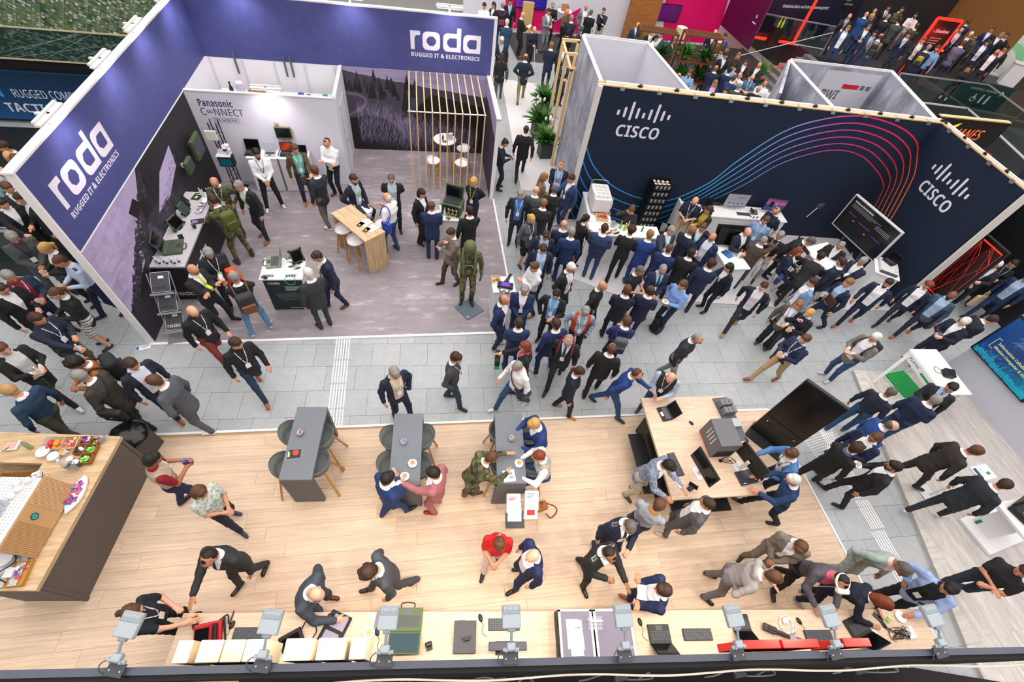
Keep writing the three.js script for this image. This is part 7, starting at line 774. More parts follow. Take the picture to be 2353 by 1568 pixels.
// ---- hands: wrist at the origin, fingers along -y, palm towards +z, thumb on +x
const HANDS={};
function hand(kind,lod){
const key=kind+lod;if(HANDS[key])return HANDS[key];
const b=[],B=(a,c,ra,rb2,o)=>b.push(bone(V3(...a),V3(...c),ra,rb2,0,o));
B([0,.03,0],[0,-.015,0],.027,.026,{st:1.12});
B([.004,-.02,0],[.002,-.075,.004],.017,.016,{st:2.25,lat:V3(1,0,0),k:.02});
const curl={relax:.55,flat:.08,grip:1.25}[kind]??.5;
if(lod<2){
[[.030,.066,-.05],[.011,.075,-.017],[-.009,.071,.014],[-.028,.056,.045]].forEach(([x,L,sp2],i)=>{
let p=V3(x,-.083+(i===3?.008:0),.004),a=curl*(.35+i*.07);const seg=[.45,.31,.24];
seg.forEach((q,n)=>{const l=L*q*1.1,e=V3(p.x-sp2*l,p.y-Math.cos(a)*l,p.z+Math.sin(a)*l);b.push(bone(p,e,.0098-n*.0008,.0092-n*.001,0,{k:n?.006:.008}));p=e;a+=curl*.75;});
});
}else B([0,-.085,.004],[0,-.14,.02+curl*.03],.013,.011,{st:2.3});
const t0=V3(.026,-.03,.008),t1=V3(.052,-.062,.02+curl*.012),t2=V3(.05-curl*.012,-.092,.03+curl*.022);
b.push(bone(t0,t1,.0135,.0115,0,{k:.012}),bone(t1,t2,.0112,.0088,0,{k:.006}));
return HANDS[key]=netBones(b,[.0068,.0085,.013][lod]);
}
const SKIN={a:0xd29a7c,b:0xc68a6a,c:0xdca88e,d:0xa46c4c,e:0x7a4c34,g:0x4a5560};
const HAIR={k:0x1c1613,b:0x3a2518,m:0x5a3b24,l:0x8a6238,y:0xc49a58,r:0x7a3a20,g:0x8d8a86,w:0xd8d5d0,s:0x5f5a56};
const CAMO=[[.055,.075,.028],[.13,.15,.06],[.02,.022,.016],[.16,.11,.06]];
function camoFn(x,y,z){const n=fbm(x*17+3,y*17,z*17),q=fbm(x*23,y*23+9,z*23);return n>.62?CAMO[2]:q>.58?CAMO[3]:n<.42?CAMO[1]:CAMO[0];}
const PAT={
floral:(x,y,z)=>{const n=fbm(x*38,y*38,z*38),q=fbm(x*30+9,y*30,z*30);return n>.62?[.5,.22,.16]:q>.6?[.12,.38,.36]:n<.4?[.32,.30,.24]:[.55,.53,.46];},
leafy:(x,y,z)=>{const n=fbm(x*34,y*34,z*34);return n>.58?[.25,.42,.40]:n<.4?[.5,.55,.5]:[.72,.74,.70];},
plaid:(x,y,z)=>{const a=Math.abs(((x+z)*14)%1)<.16||Math.abs((y*14+40)%1)<.16;return a?[.36,.42,.52]:[.16,.20,.30];},
denimcheck:(x,y,z)=>{const a=Math.abs(((x+z)*22+40)%1)<.3,b2=Math.abs((y*22+40)%1)<.3;return a!==b2?[.22,.32,.48]:a?[.1,.16,.3]:[.42,.5,.62];},
camo:camoFn,
stripes:(x,y,z)=>Math.abs((y*15+40)%1)<.35?[.03,.03,.035]:[.75,.72,.7],
};
const patMat=new THREE.MeshStandardMaterial({vertexColors:true,roughness:.85});
function clothMat(c){return typeof c==='string'?patMat:mat(c,.82);}
const ARM={
d:[[.285,.85,.03],[.6,0,-1],'relax'],w:[[.27,.92,.24],[.5,-.2,-1],'relax'],W:[[.29,.90,-.2],[.5,0,-1],'relax'],
p:[[.225,.93,.07],[1,0,-1],null],f:[[.035,1.0,.25],[1,-.4,-.6],'grip'],x:[[-.10,1.17,.215],[1,-.6,.1],'flat'],
c:[[.07,1.16,.30],[.7,-1,-.3],'grip'],k:[[.05,1.40,.18],[.6,-1,.4],'grip'],r:[[.16,1.12,.52],[.4,-1,-.2],'flat'],
R:[[.12,1.16,.56],[.4,-1,-.2],'flat'],b:[[.06,.98,-.20],[1,0,-.6],'relax'],h:[[.20,1.0,.06],[1,0,-.7],'relax'],
e:[[.12,1.58,.06],[1,-.6,.5],'grip'],t:[[.17,1.08,.42],[.8,-.6,-.6],'flat'],g:[[.20,1.15,.36],[.6,-1,0],'flat'],s:[[.13,.70,.36],[.7,0,-.7],'relax'],u:[[.26,1.34,.36],[.6,-1,0],'relax'],
};
const people=[];
let plod=null;
function person(px,py,face,o,label){
const h=o.h||(o.f?1.69:1.78),S=h/1.78,lod=o.lod??plod??1,cell=[.0185,.024,.032][lod],base=o.base??(()=>{const q=at(px,py,1.6);return Math.max(0,floorAt(q.x,q.z)<1?floorAt(q.x,q.z):0);})(),fat=o.fat||1;
const R=V3,lean=rad(o.lean||0),sit=o.legs==='sit',kneel=0;
const hipY=sit?(o.seat||.74)+.1:o.legs==='walk'?.925:.95;
const up=q=>{const v=V3(q[0],q[1]-.95,q[2]);v.applyAxisAngle(V3(1,0,0),lean);return V3(v.x,v.y+hipY,v.z);};
const skinC=SKIN[o.skin||'a'],b=[];
const lat=V3(1,0,0);
const top=o.top??0x1c2433,bot=o.bot??0x161a22,shoeC=o.shoe??0x17130f;
const coat=o.coat??'jacket',short=o.sleeve==='short',skirt=o.skirt;
const TOP=0,BOT=1,SK=2,SH0=3,SH1=4;
const ease=coat==='jacket'?.008:coat==='puffer'?.026:0;
const tl=(a,c,ra,rb2,st,k)=>b.push(bone(up(a),up(c),ra,rb2,TOP,{st,lat,k}));
tl([0,1.30,-.005],[0,1.385,-.014],(.130+ease)*fat,.104+ease,o.f?1.42:1.6,.03);
tl([0,1.06,.005],[0,1.30,0],(.120+ease)*fat,(.130+ease)*fat,o.f?1.18:1.4,.05);
if(fat>1.05)tl([0,1.05,.05],[0,1.12,.05],.10*fat,.10*fat,1.25,.06);
tl([0,1.43,-.02],[0,1.50,-.012],.07,.058,1.2,.07);
if(o.f)for(const s of[-1,1])b.push(bone(up([s*.075,1.27,.085]),up([s*.075,1.27,.085]),.06,.06,TOP,{k:.05}));
const hemY=coat==='jacket'?.80:coat==='parka'?.72:coat==='puffer'?.88:.93;
if(sit)tl([0,.95,0],[0,1.06,0],.118+ease,.11+ease,1.4,.04);
else tl([0,hemY,.005],[0,1.06,0],(.128+ease)*(coat==='jacket'?1.02:.94),(.108+ease)*fat,1.36,.03);
const arms=o.arms||'dd',wr=[],hands=[],elb=[];
const sw=o.f?.172:.198,sh=[up([-sw,1.40,-.012]),up([sw,1.40,-.012])];
for(const i of[0,1]){
const s=i?1:-1,A=ARM[arms[i]]||ARM.d,free='dWwps'.includes(arms[i]);
let T=o['hand'+i]?V3(...o['hand'+i]):sit?V3(s*A[0][0],A[0][1]-.95+hipY,A[0][2]):(free&&arms[i]!=='p'?V3(s*A[0][0],A[0][1],A[0][2]+Math.sin(lean)*.42):up([s*A[0][0],A[0][1],A[0][2]]));
if('rRtg'.includes(arms[i])&&!o['hand'+i]&&!sit)T=V3(s*A[0][0],A[0][1],A[0][2]+Math.sin(lean)*.35);
const a=sh[i],L1=.285,L2=.265;let d=T.clone().sub(a),D=Math.min(d.length(),L1+L2-.012);d.normalize();T=a.clone().addScaledVector(d,D);
const ca=(L1*L1+D*D-L2*L2)/(2*L1*D),hv=V3(s*A[1][0],A[1][1],A[1][2]).applyAxisAngle(lat,lean);hv.addScaledVector(d,-hv.dot(d)).normalize();
const el=a.clone().addScaledVector(d,L1*ca).addScaledVector(hv,L1*Math.sqrt(Math.max(0,1-ca*ca)));
const e2=ease*.9;
b.push(bone(a,el,.064+e2,.052+e2,TOP,{k:.035}));
if(short){const mid=a.clone().lerp(el,.75);b.pop();b.push(bone(a,mid,.062+e2,.058,TOP,{k:.035}),bone(mid,el,.043,.040,SK,{k:.004}),bone(el,T,.040,.027,SK,{k:.02}));}
else{const cuff=el.clone().lerp(T,.93);b.push(bone(el,cuff,.051+e2,.039+e2,TOP,{k:.03}));}
const fd=T.clone().sub(el).normalize();elb.push(el);wr.push(T);hands.push({p:T,d:fd,kind:A[2],s});
}
const lg=o.legs||'stand',feet=[];
const LEG={stand:[[.105,0,0],[.105,0,.02]],wide:[[.2,0,.02],[.19,0,-.03]],walk:[[.09,0,.34],[.09,.05,-.36]],step:[[.1,0,.2],[.1,0,-.16]],weight:[[.09,0,-.06],[.17,0,.13]],sit:[[.12,.28,.34],[.13,.30,.30]],cross:[[-.02,0,.1],[.06,0,-.05]]}[lg];
for(const i of[0,1]){
const s=i?1:-1,F=LEG[o.flip?1-i:i],hip=V3(s*.09,hipY-.03,-.005-Math.sin(lean)*.1),foot=V3(s*F[0],.085+F[1],F[2]);
if(sit)foot.y=Math.max(.085,hipY-.58);
let d=foot.clone().sub(hip),L1=.44,L2=.425,D=Math.min(d.length(),L1+L2-.004);d.normalize();
const ca=(L1*L1+D*D-L2*L2)/(2*L1*D),hv=V3(s*.15,0,1);hv.addScaledVector(d,-hv.dot(d)).normalize();
const kn=hip.clone().addScaledVector(d,L1*ca).addScaledVector(hv,L1*Math.sqrt(Math.max(0,1-ca*ca))),an=hip.clone().addScaledVector(d,D);
const legReg=skirt?SK:BOT,e=skirt?-.014:0,w=o.wideleg?.02:0;
b.push(bone(hip,kn,.092+e,.065+e+w,skirt?SK:BOT,{k:.02}),bone(kn,V3(an.x,an.y+.0,an.z),.062+e+w,.051+e*.8+w*1.6,legReg,{k:.03}));
if(skirt)b.push(bone(hip,hip.clone().lerp(kn,.8),.10,.09,BOT,{k:.06}));
const toe=F[1]>.03?V3(0,-.6,.8):V3(s*.22,-.03,1).normalize(),SHR=i?SH1:SH0;
b.push(bone(V3(an.x,an.y-.042,an.z-.025),V3(an.x,an.y-.045,an.z).addScaledVector(toe,.155),.042,.034,SHR,{k:.012}));
if(o.boots)b.push(bone(V3(an.x,an.y-.03,an.z),V3(an.x,an.y+.12,an.z),.056,.058,SHR,{k:.01}));
feet.push(an);
}
b.push(bone(V3(-.05,hipY-.0,0),V3(.05,hipY,0),.112*Math.min(fat,1.15),.112*Math.min(fat,1.15),BOT,{k:.02,st:1.2,lat}));
if(o.hood)b.push(bone(up([-.06,1.47,-.09]),up([.06,1.47,-.09]),.055,.055,TOP,{k:.04}));
const nod=rad(o.nod??14)+lean*.75,yaw=rad(o.look||0);
const neck=up([0,1.50,-.005]),Q=new THREE.Quaternion().setFromEuler(new THREE.Euler(nod,yaw,rad(o.tilt||0),'YXZ'));
const hc=neck.clone().add(V3(0,.155,.022).applyQuaternion(Q));
const hs=o.hs||.99,HM=new THREE.Matrix4().compose(hc,Q,V3(hs,hs,hs));
const style=(o.hair||'short/b').split('/'),T0=head(style[0],lod);
let m=netBones(b,cell,coat==='jacket'?.0055:.005);
const by=r=>b.filter(p=>p.reg===r),regs=[0,1,2,3,4].map(by);
const dr=(l,x,y,z)=>{let d=9;for(const p of l){const q=bd(p,x,y,z);if(q<d)d=q;}return d;};
const group=new THREE.Group();group.name=numbered('person');tag(group,label,'person',o.group);
const parts={};
for(const r of[3,4,2,1]){if(!regs[r].length)continue;const oth=regs.filter((_,i)=>i!==r).flat();const[A,B2]=cut(m,(x,y,z)=>dr(regs[r],x,y,z)-dr(oth,x,y,z));parts[r]=A;m=B2;}
const inv=(x,y,z)=>{const v=V3(x,y-hipY,z).applyAxisAngle(lat,-lean);return[v.x,v.y+.95,v.z];};
const V=o.v??(coat==='jacket'?'suit':'none');let shirtM=null;
if(V!=='none'){
const bY=V==='open'?.9:V==='parka'?.9:1.13,wd=V==='open'?.115:.10,w0=V==='open'?.085:.012;
[shirtM,m]=cut(m,(x,y,z)=>{const q=inv(x,y,z);if(q[2]<.03)return .2;const t=(q[1]-bY)/(1.50-bY);return Math.max(Math.abs(q[0])-(w0+(wd-w0)*Math.max(0,t)),(bY-q[1]));});
}
let collar=null;
if(o.collar!==null&&coat!=='tee')[collar,m]=cut(m,(x,y,z)=>{const q=inv(x,y,z);return Math.max(1.492-q[1],Math.hypot(q[0],q[2]+.01)-.105);});
const skin=parts[2]||{v:[],idx:[]};
addNet(skin,T0.skin,HM);
for(const q of hands){
if(!q.kind)continue;
const yv=q.d.clone().negate(),inw=V3(-q.s,0,q.s*0).addScaledVector(V3(0,0,1),0);let zv=V3(-q.s,0,0);
if(Math.abs(q.d.y)<.75)zv=V3(-q.s*.45,-.75,0);if(o['palm'+(q.s>0?1:0)])zv=V3(...o['palm'+(q.s>0?1:0)]);
zv.addScaledVector(yv,-zv.dot(yv)).normalize();const xv=yv.clone().cross(zv).normalize();
const M=new THREE.Matrix4().makeBasis(xv,yv,zv);if(q.s>0?xv.z<0||(Math.abs(xv.z)<.3&&xv.x>0):xv.z<0||(Math.abs(xv.z)<.3&&xv.x<0))M.multiply(new THREE.Matrix4().makeScale(-1,1,1));
M.setPosition(q.p.clone());M.multiply(new THREE.Matrix4().makeScale(1.04,1.04,1.04));addNet(skin,hand(q.kind,lod),M);
}
{
const n=skin.v.length/6,up2=new Int32Array(n).map((_,i)=>i),find=i=>{while(up2[i]!==i){up2[i]=up2[up2[i]];i=up2[i];}return i;};
for(let t=0;t<skin.idx.length;t+=3)for(const e of[1,2]){const A=find(skin.idx[t]),C2=find(skin.idx[t+e]);if(A!==C2)up2[A]=C2;}
const comps=new Map();for(let i=0;i<n;i++){const r=find(i);if(!comps.has(r))comps.set(r,[]);comps.get(r).push(i);}
const near=(list,q)=>{let bi=list[0],bdst=1e9;for(const i of list){const dd=(skin.v[i*6]-q.x)**2+(skin.v[i*6+1]-q.y)**2+(skin.v[i*6+2]-q.z)**2;if(dd<bdst){bdst=dd;bi=i;}}return[bi,bdst];};
let headC=null,hb2=1e9;for(const l of comps.values()){const[,dd]=near(l,hc);if(dd<hb2&&l.length>60){hb2=dd;headC=l;}}
const hip0=V3(0,hipY,0),root=up([0,1.36,-.01]),[i0]=near(headC,root);
const link=(ia,pts,ib,r)=>{const rings=pts.map((p,k)=>{const base=skin.v.length/6;for(let a=0;a<5;a++){const dx=Math.cos(a*1.2566),dy=Math.sin(a*1.2566);skin.v.push(p.x+dx*r,p.y+dy*r*.3,p.z+dy*r,dx,.3,dy);}return base;});for(let a=0;a<5;a++){const c2=(a+1)%5;skin.idx.push(ia,rings[0]+a,rings[0]+c2);for(let k=0;k+1<rings.length;k++)skin.idx.push(rings[k]+a,rings[k+1]+a,rings[k+1]+c2,rings[k]+a,rings[k+1]+c2,rings[k]+c2);const e=rings[rings.length-1];skin.idx.push(e+a,ib,e+c2);}};
for(const l of comps.values()){
if(l===headC)continue;let cx=0,cyy=0,cz=0;for(const i of l){cx+=skin.v[i*6];cyy+=skin.v[i*6+1];cz+=skin.v[i*6+2];}const q=V3(cx/l.length,cyy/l.length,cz/l.length);
const s2=wr[0].distanceTo(q)<wr[1].distanceTo(q)?0:1,dArm=wr[s2].distanceTo(q),leg=q.y<hipY-.2&&dArm>.3;
if(leg){const hp=V3(q.x>0?.09:-.09,hipY-.06,0),[ib]=near(l,hp);link(i0,[root,hip0,hp],ib,.03);}
else{const[ib]=near(l,elb[s2]);link(i0,[root,sh[s2].clone().lerp(root,.15),sh[s2].clone().lerp(elb[s2],.5),elb[s2].clone().lerp(V3(skin.v[ib*6],skin.v[ib*6+1],skin.v[ib*6+2]),.2)],ib,.022);}
}
}
const put=(name,g,mt)=>{const me=shade(new THREE.Mesh(g,mt));me.name=name;group.add(me);return me;};
const cf=c=>typeof c==='string'?PAT[c]:undefined;
put('body',netGeo(skin),mat(skinC,.55));
const topName={jacket:'jacket',parka:'parka',puffer:'padded_jacket',shirt:'shirt',sweater:'sweater',polo:'polo_shirt',tee:'t_shirt',vest:'vest'}[coat]||'jacket';
let sleeves=null;
if(o.sleevec!==undefined){const ab=b.filter((p,i)=>p.reg===TOP&&p.st===1);const tb=b.filter(p=>p.reg===TOP&&p.st!==1);[sleeves,m]=cut(m,(x,y,z)=>{const q=inv(x,y,z);return Math.max(dr(ab,x,y,z)-dr(tb,x,y,z),.165-Math.abs(q[0])*1.0-Math.max(0,1.36-q[1])*.6);});}
put(topName,netGeo(m,cf(top)),clothMat(top));
if(sleeves&&sleeves.idx.length)for(const q of cut(sleeves,x=>x))put('sleeve',netGeo(q,cf(o.sleevec)),clothMat(o.sleevec));
const sc=o.shirt??0xe9ebf0;
if(shirtM&&collar){addNet(shirtM,collar,new THREE.Matrix4());put('shirt',netGeo(shirtM,cf(sc)),clothMat(sc));}
else if(collar&&collar.idx.length)put('collar',netGeo(collar),clothMat(o.collar??sc));
if(parts[1])put(skirt?'skirt':'trousers',netGeo(parts[1],cf(bot)),clothMat(bot));
for(const r of[3,4])if(parts[r]&&parts[r].idx.length)put('shoe',netGeo(parts[r]),mat(shoeC,.4));
if(T0.hairTris){const e=put(style[0]==='helmet'?'helmet':style[0]==='cap'?'cap':'hair',T0.hair,mat(style[0]==='helmet'?0x5d6242:style[0]==='cap'?0xb08d5e:HAIR[style[1]||'b'],.7));e.applyMatrix4(HM);}
if(lod<2){const e=put('eyes',T0.eyes,mat(0x241a16,.3));e.applyMatrix4(HM);}
if(o.glasses&&lod<2){
const gg=[-1,1].map(s=>new THREE.TorusGeometry(.021,.0028,6,16).scale(1.15,.85,1).translate(s*.033,.001,.104));
gg.push(bx(.018,.004,.004,0,.004,.106));for(const s of[-1,1])gg.push(bar([s*.056,.004,.1],[s*.078,.008,-.01],.0026,.0026,5));
const e=put('glasses',merged(gg),mat(0x17171a,.3));e.applyMatrix4(HM);
}
const F=(x,y,z)=>{let d=10;for(const p of b)if(p.reg===TOP)d=smin(d,bd(p,x,y,z),p.k);return d;};
const front=(x,y,off=.006)=>{let lo=0,z=.42;for(;z>-.1;z-=.01){const w=up([x,y,z]);if(F(w.x,w.y,w.z)<0)break;}let a=z,c=z+.01;for(let i=0;i<6;i++){const mm=(a+c)/2,w=up([x,y,mm]);if(F(w.x,w.y,w.z)<0)a=mm;else c=mm;}return up([x,y,c+off]);};
if(o.tie!==undefined){const pts=[];for(let i=0;i<=6;i++)pts.push(front(0,1.475-i*.055,.004));const gs=[];for(let i=0;i<6;i++)gs.push(beam(pts[i],pts[i+1],.035+i*.006,.008));put('tie',merged(gs),mat(o.tie,.6));}
if(o.lan!==undefined){
const by2=o.lanY??1.13,rib=[];
for(const s of[-1,1]){const pts=[];for(let i=0;i<=7;i++){const t=i/7;pts.push(front(s*(.078*(1-t)+.006*t),1.475+(by2+.03-1.475)*t,.005));}for(let i=0;i<7;i++)rib.push(beam(pts[i],pts[i+1],.015,.004));}
put('lanyard',merged(rib),mat(o.lan,.6));
if(o.badge!==null){const c=front(0,by2-.03,.012);const g=bx(.085,.11,.005);g.rotateX(-.1+lean);g.translate(c.x,c.y,c.z);put('badge',g,mat(o.badge??0xf2f3f6,.4));}
}
if(o.pocket){const c=front(.085,1.27,.004);const g=bx(.05,.018,.006);g.translate(c.x,c.y,c.z);put('pocket_square',g,mat(0xf0f0f0,.6));}
const hw=hc.clone().multiplyScalar(S),wp=at(px,py,base+hw.y),wd2=at(px+12*Math.cos(rad(face)),py-12*Math.sin(rad(face)),base+hw.y).sub(wp);
const ry=Math.atan2(wd2.x,wd2.z);group.scale.setScalar(S);group.rotation.y=ry;
const off=V3(hw.x,0,hw.z).applyAxisAngle(V3(0,1,0),ry);group.position.set(wp.x-off.x,base,wp.z-off.z);
scene.add(group);group.updateMatrixWorld(true);
const toW=v=>v.clone().applyMatrix4(group.matrixWorld);
const rec={g:group,ry,S,hand:hands.map(q=>toW(q.p.clone().addScaledVector(q.d,.085))),up:q=>toW(up(q)),front:(x,y,o2)=>toW(front(x,y,o2)),pos:group.position,head:toW(hc)};
people.push(rec);return rec;
}
// ================================================================ the visitors
const NV=0x1b2440,ND=0x151b2e,BK=0x16181c,CH=0x2c2f35,DG=0x3d4148,GR=0x5a5e66,LG=0x9a9ca2,BL=0x1d3f7c,RB2=0x21418c,SB=0x4a78ac,LB=0xa9c0de,WS=0xf0f1f4,TP=0x7d706a,BR=0x4a3426,KH=0xb59a72,JE=0x2a4a72,JL=0x5f8db8,OL=0x4a4a34,TN=0x8a5230,TS=0xa8703a,LW=0xf2f3f6,LY=0xc8dc20,PB=0x2a3fb0;
const suit=(c,x)=>({top:c,bot:c,...x});
plod=1;
const A=person;
// ---- grey booth
A(492,419,262,{top:'camo',bot:'camo',coat:'sweater',hair:'ring/l',skin:'b',arms:'th',lan:LW,boots:1,shoe:0x3a3024,lean:6},'bald soldier in camouflage with white lanyard facing us at the dark counter');
const soldierB=A(489,460,140,{top:'camo',bot:'camo',coat:'sweater',hair:'crew/b',skin:'b',arms:'tt',boots:1,shoe:0x3a3024,lean:26,legs:'wide'},'soldier in camouflage with olive backpack leaning on the dark counter');
A(549,428,215,suit(0x22262c,{hair:'short/g',arms:'dd',lean:12,shoe:TN,lan:LY,legs:'weight'}),'grey haired man in charcoal suit bending toward the soldiers');
A(590,353,290,{top:WS,coat:'shirt',bot:BK,shoe:WS,hair:'beard/k',skin:'b',arms:'ff',lan:0x1c2550,legs:'wide'},'bearded man in tight white shirt and white sneakers, hands clasped');
A(678,343,300,{top:0x54442f,coat:'parka',v:'open',shirt:0x6fb4ac,bot:0x20263c,shoe:0xc8742a,hair:'short/m',arms:'dr',lan:LW},'man in brown parka and teal shirt shaking hands');
A(722,392,150,{top:0x252a36,bot:0x6a6258,shoe:WS,hair:'short/m',arms:'rd',legs:'step',v:'none'},'man in dark blazer and khaki trousers shaking hands, seen from behind');
A(750,328,225,{top:WS,coat:'shirt',bot:BK,shoe:0x5a3a26,hair:'thin/b',arms:'xx',fat:1.08,nod:18},'man in white shirt with folded arms by the cabin door');
A(813,412,335,{top:ND,shirt:LB,v:'open',bot:0x1a2a38,shoe:BK,hair:'beard/b',arms:'hs',legs:'sit',seat:.76,lan:LY},'bearded man in navy blazer sitting at the oak bar table');
A(899,411,270,{top:BK,bot:BK,shirt:LB,v:'open',hair:'crew/s',glasses:1,arms:'bb',lan:LY},'smiling man with glasses, black blazer and lime lanyard');
A(888,453,155,{top:WS,coat:'polo',sleeve:'short',bot:JE,shoe:0x1c2230,hair:'ring/w',arms:'Rd',fat:1.12,legs:'weight'},'bald man in white polo and jeans leaning to the oak table');
A(969,445,335,{f:1,top:BK,bot:BK,hair:'bob/k',arms:'df',shirt:WS,wideleg:1},'dark haired woman in black suit at the white kiosk');
A(992,472,85,suit(0x1c2c54,{hair:'thin/m',arms:'ff',v:'none',shoe:BK}),'man in navy suit seen from behind at the white kiosk');
A(1088,419,235,{f:1,h:1.74,top:ND,coat:'sweater',bot:ND,hair:'bob/y',skin:'c',arms:'bb',lan:LY},'blonde woman in navy top with lime lanyard by the battens');
A(1079,484,110,suit(BK,{hair:'short/k',arms:'kd',v:'none'}),'man in black suit with hand at chin behind the kiosk');
A(1035,536,200,{top:TP,bot:0x4a3a32,shoe:BK,hair:'short/b',skin:'c',arms:'kx',legs:'step',v:'none'},'man in taupe blazer resting chin on hand beside the mannequin');
A(1080,570,272,{h:1.93,top:'camo',bot:'camo',coat:'sweater',skin:'g',hair:'helmet',arms:'dd',boots:1,shoe:BK,base:.045,nod:22,legs:'stand'},'camouflaged soldier mannequin with helmet and chest tablet');
A(480,583,300,suit(0x23272d,{hair:'short/g',glasses:1,arms:'cf',shirt:BK,lan:LW,nod:26}),'grey haired man in dark suit holding an orange jacket');
A(444,620,345,suit(0x1e2228,{hair:'bald',skin:'b',glasses:1,arms:'xx',tie:LY,legs:'weight'}),'bald man in dark suit with folded arms and lime tie');
A(538,636,115,{top:0x151b26,coat:'sweater',bot:JL,shoe:0xe8e4da,hair:'short/g',arms:'kk',legs:'wide',collar:WS},'man in navy pullover and light jeans with grey backpack');
A(708,628,130,suit(0x30353a,{hair:'short/w',arms:'fd',v:'none',shoe:BK,fat:1.05}),'white haired man in charcoal suit at the front pedestal');
A(728,590,200,suit(NV,{hair:'short/b',arms:'dd',lan:LY,lean:10,legs:'step',shoe:BR}),'man in navy blazer stepping to the front pedestal');
A(443,716,325,{top:BK,v:'open',shirt:0x20242c,bot:0x7c352a,shoe:0xe6dcc8,hair:'baldbeard/r',arms:'dw',lan:LW,legs:'walk',skin:'c'},'bald red bearded man in black blazer and rust trousers walking');
A(543,790,310,{top:0x181c20,bot:0x22344e,shoe:0x9a4f22,hair:'short/b',arms:'dw',legs:'walk',lan:LW,shirt:BK,look:25},'man in black blazer and jeans striding across the tiles');
// ---- tiles in front of the booths
A(907,858,305,suit(NV,{shirt:0xd3bfa4,v:'open',hair:'short/g',glasses:1,lan:LW,arms:'dp',legs:'weight',pocket:1}),'man in navy suit and beige shirt with swept grey hair');
A(1049,823,345,{top:DG,coat:'sweater',bot:0x23344c,shoe:BK,hair:'short/b',lan:LW,arms:'pd',legs:'step',collar:WS},'man in grey cardigan and jeans walking alone');
A(1188,843,205,{top:WS,coat:'shirt',bot:JE,shoe:0xd8d2c8,hair:'crew/g',arms:'wd',legs:'walk',nod:30},'man in white shirt and jeans with black shoulder bag striding');
A(1206,796,175,{f:1,top:0x202024,bot:BK,hair:'bob/r',arms:'rd',shirt:0xb84a60,wideleg:1,lan:LW,skin:'c'},'woman with dark red hair in black suit holding a green bag');
A(1192,741,95,suit(0x1e2f5a,{hair:'crew/b',arms:'ff',v:'none'}),'man in blue suit seen from behind near the corner pedestal');
A(1160,689,345,suit(0x1c2c50,{hair:'ring/s',skin:'b',arms:'pd',shoe:0xc0a284,v:'open'}),'balding man in navy suit with beige shoes by the corner pedestal');
A(1205,668,265,suit(0x1c2d58,{hair:'short/g',glasses:1,arms:'ff',lan:LW}),'man in navy suit with glasses looking at his hands');
A(1278,677,250,suit(0x1c1e22,{hair:'crew/k',skin:'b',shirt:0x6fa6d6,v:'open',arms:'pc',lan:LW}),'man in black suit with bright blue open shirt');
A(1277,744,120,suit(0x1d2a5c,{hair:'short/b',arms:'hd',v:'none',shoe:0xe8e0d0,legs:'wide'}),'man in royal blue suit with white sneakers seen from behind');
A(1345,717,268,{top:0xb2431e,coat:'vest',sleevec:'denimcheck',v:'open',shirt:'denimcheck',bot:ND,hair:'short/g',arms:'pp',lan:LW,nod:24,fat:1.06},'man in orange suede vest over blue checked shirt');
A(1306,783,255,suit(0x202328,{hair:'thin/g',glasses:1,shirt:LB,tie:0x252a44,arms:'pd',lan:LW,legs:'walk',nod:22}),'man in dark suit and tie with a red backpack strap');
A(1440,737,90,{top:0x1f2f66,coat:'sweater',bot:BK,hair:'short/m',arms:'cc',hood:1},'man in blue hooded jacket with grey backpack');
A(1406,800,75,suit(0x1a1b1e,{hair:'thin/m',arms:'dd',v:'none',shoe:BR,legs:'step'}),'man in black suit seen from behind, brown shoes');
A(1333,855,345,{f:1,top:ND,bot:ND,hair:'pony/b',arms:'dd',shoe:0xb0742e,legs:'step',v:'none'},'woman with ponytail in navy trouser suit walking');
A(1466,860,335,{top:0x1c3a7c,coat:'sweater',bot:JE,shoe:0x1a2430,hair:'thin/m',arms:'Wr',legs:'walk',lean:14,lan:LW},'man in blue zip sweater bracing his hand on the demo table');
A(1385,657,335,{top:BK,coat:'sweater',bot:ND,hair:'bald',skin:'b',arms:'hd'},'bald man in black jacket among the crowd');
A(1441,666,85,suit(ND,{hair:'short/m',arms:'ff',v:'none'}),'man in dark navy blazer, back to us, left of a pair');
A(1495,667,75,suit(0x182040,{hair:'thin/b',arms:'cd',v:'none',shoe:BR,legs:'step'}),'man in navy suit, thinning hair, back to us, right of a pair');
A(1604,779,325,{top:0x2a2e38,bot:0x85838a,shoe:BK,hair:'thin/g',glasses:1,arms:'dd',legs:'step',lean:6,v:'none'},'grey haired man in dark blazer and grey trousers walking');
A(1541,868,250,{top:0x2a2420,coat:'vest',sleevec:LB,bot:JE,shoe:BR,hair:'baldbeard/w',skin:'c',arms:'fc',lan:LW,lean:8,nod:32},'bald white bearded man in dark vest at the demo table');
A(1754,659,250,{top:ND,v:'open',shirt:0xdcd8e0,bot:CH,shoe:0xb07a38,hair:'crew/b',arms:'Wd',legs:'walk',skin:'c'},'man in open navy blazer and tan shoes walking with a shoulder bag');
A(1849,780,195,{top:0x1c2a4c,coat:'sweater',bot:KH,shoe:0x8a4a24,hair:'short/m',skin:'c',arms:'cc',legs:'walk',lan:LW,lean:-5},'man in navy sweater and beige chinos taking a long step');
A(1834,701,245,{f:1,top:0x5c544c,v:'open',bot:BK,hair:'long/l',arms:'dc',lan:PB,wideleg:1,shoe:BR},'woman with long hair, taupe blazer and blue lanyard');
A(1859,720,200,{f:1,top:BK,bot:DG,hair:'pony/y',skin:'c',arms:'kc',lan:PB,v:'none'},'blonde woman with ponytail drinking from a cup');
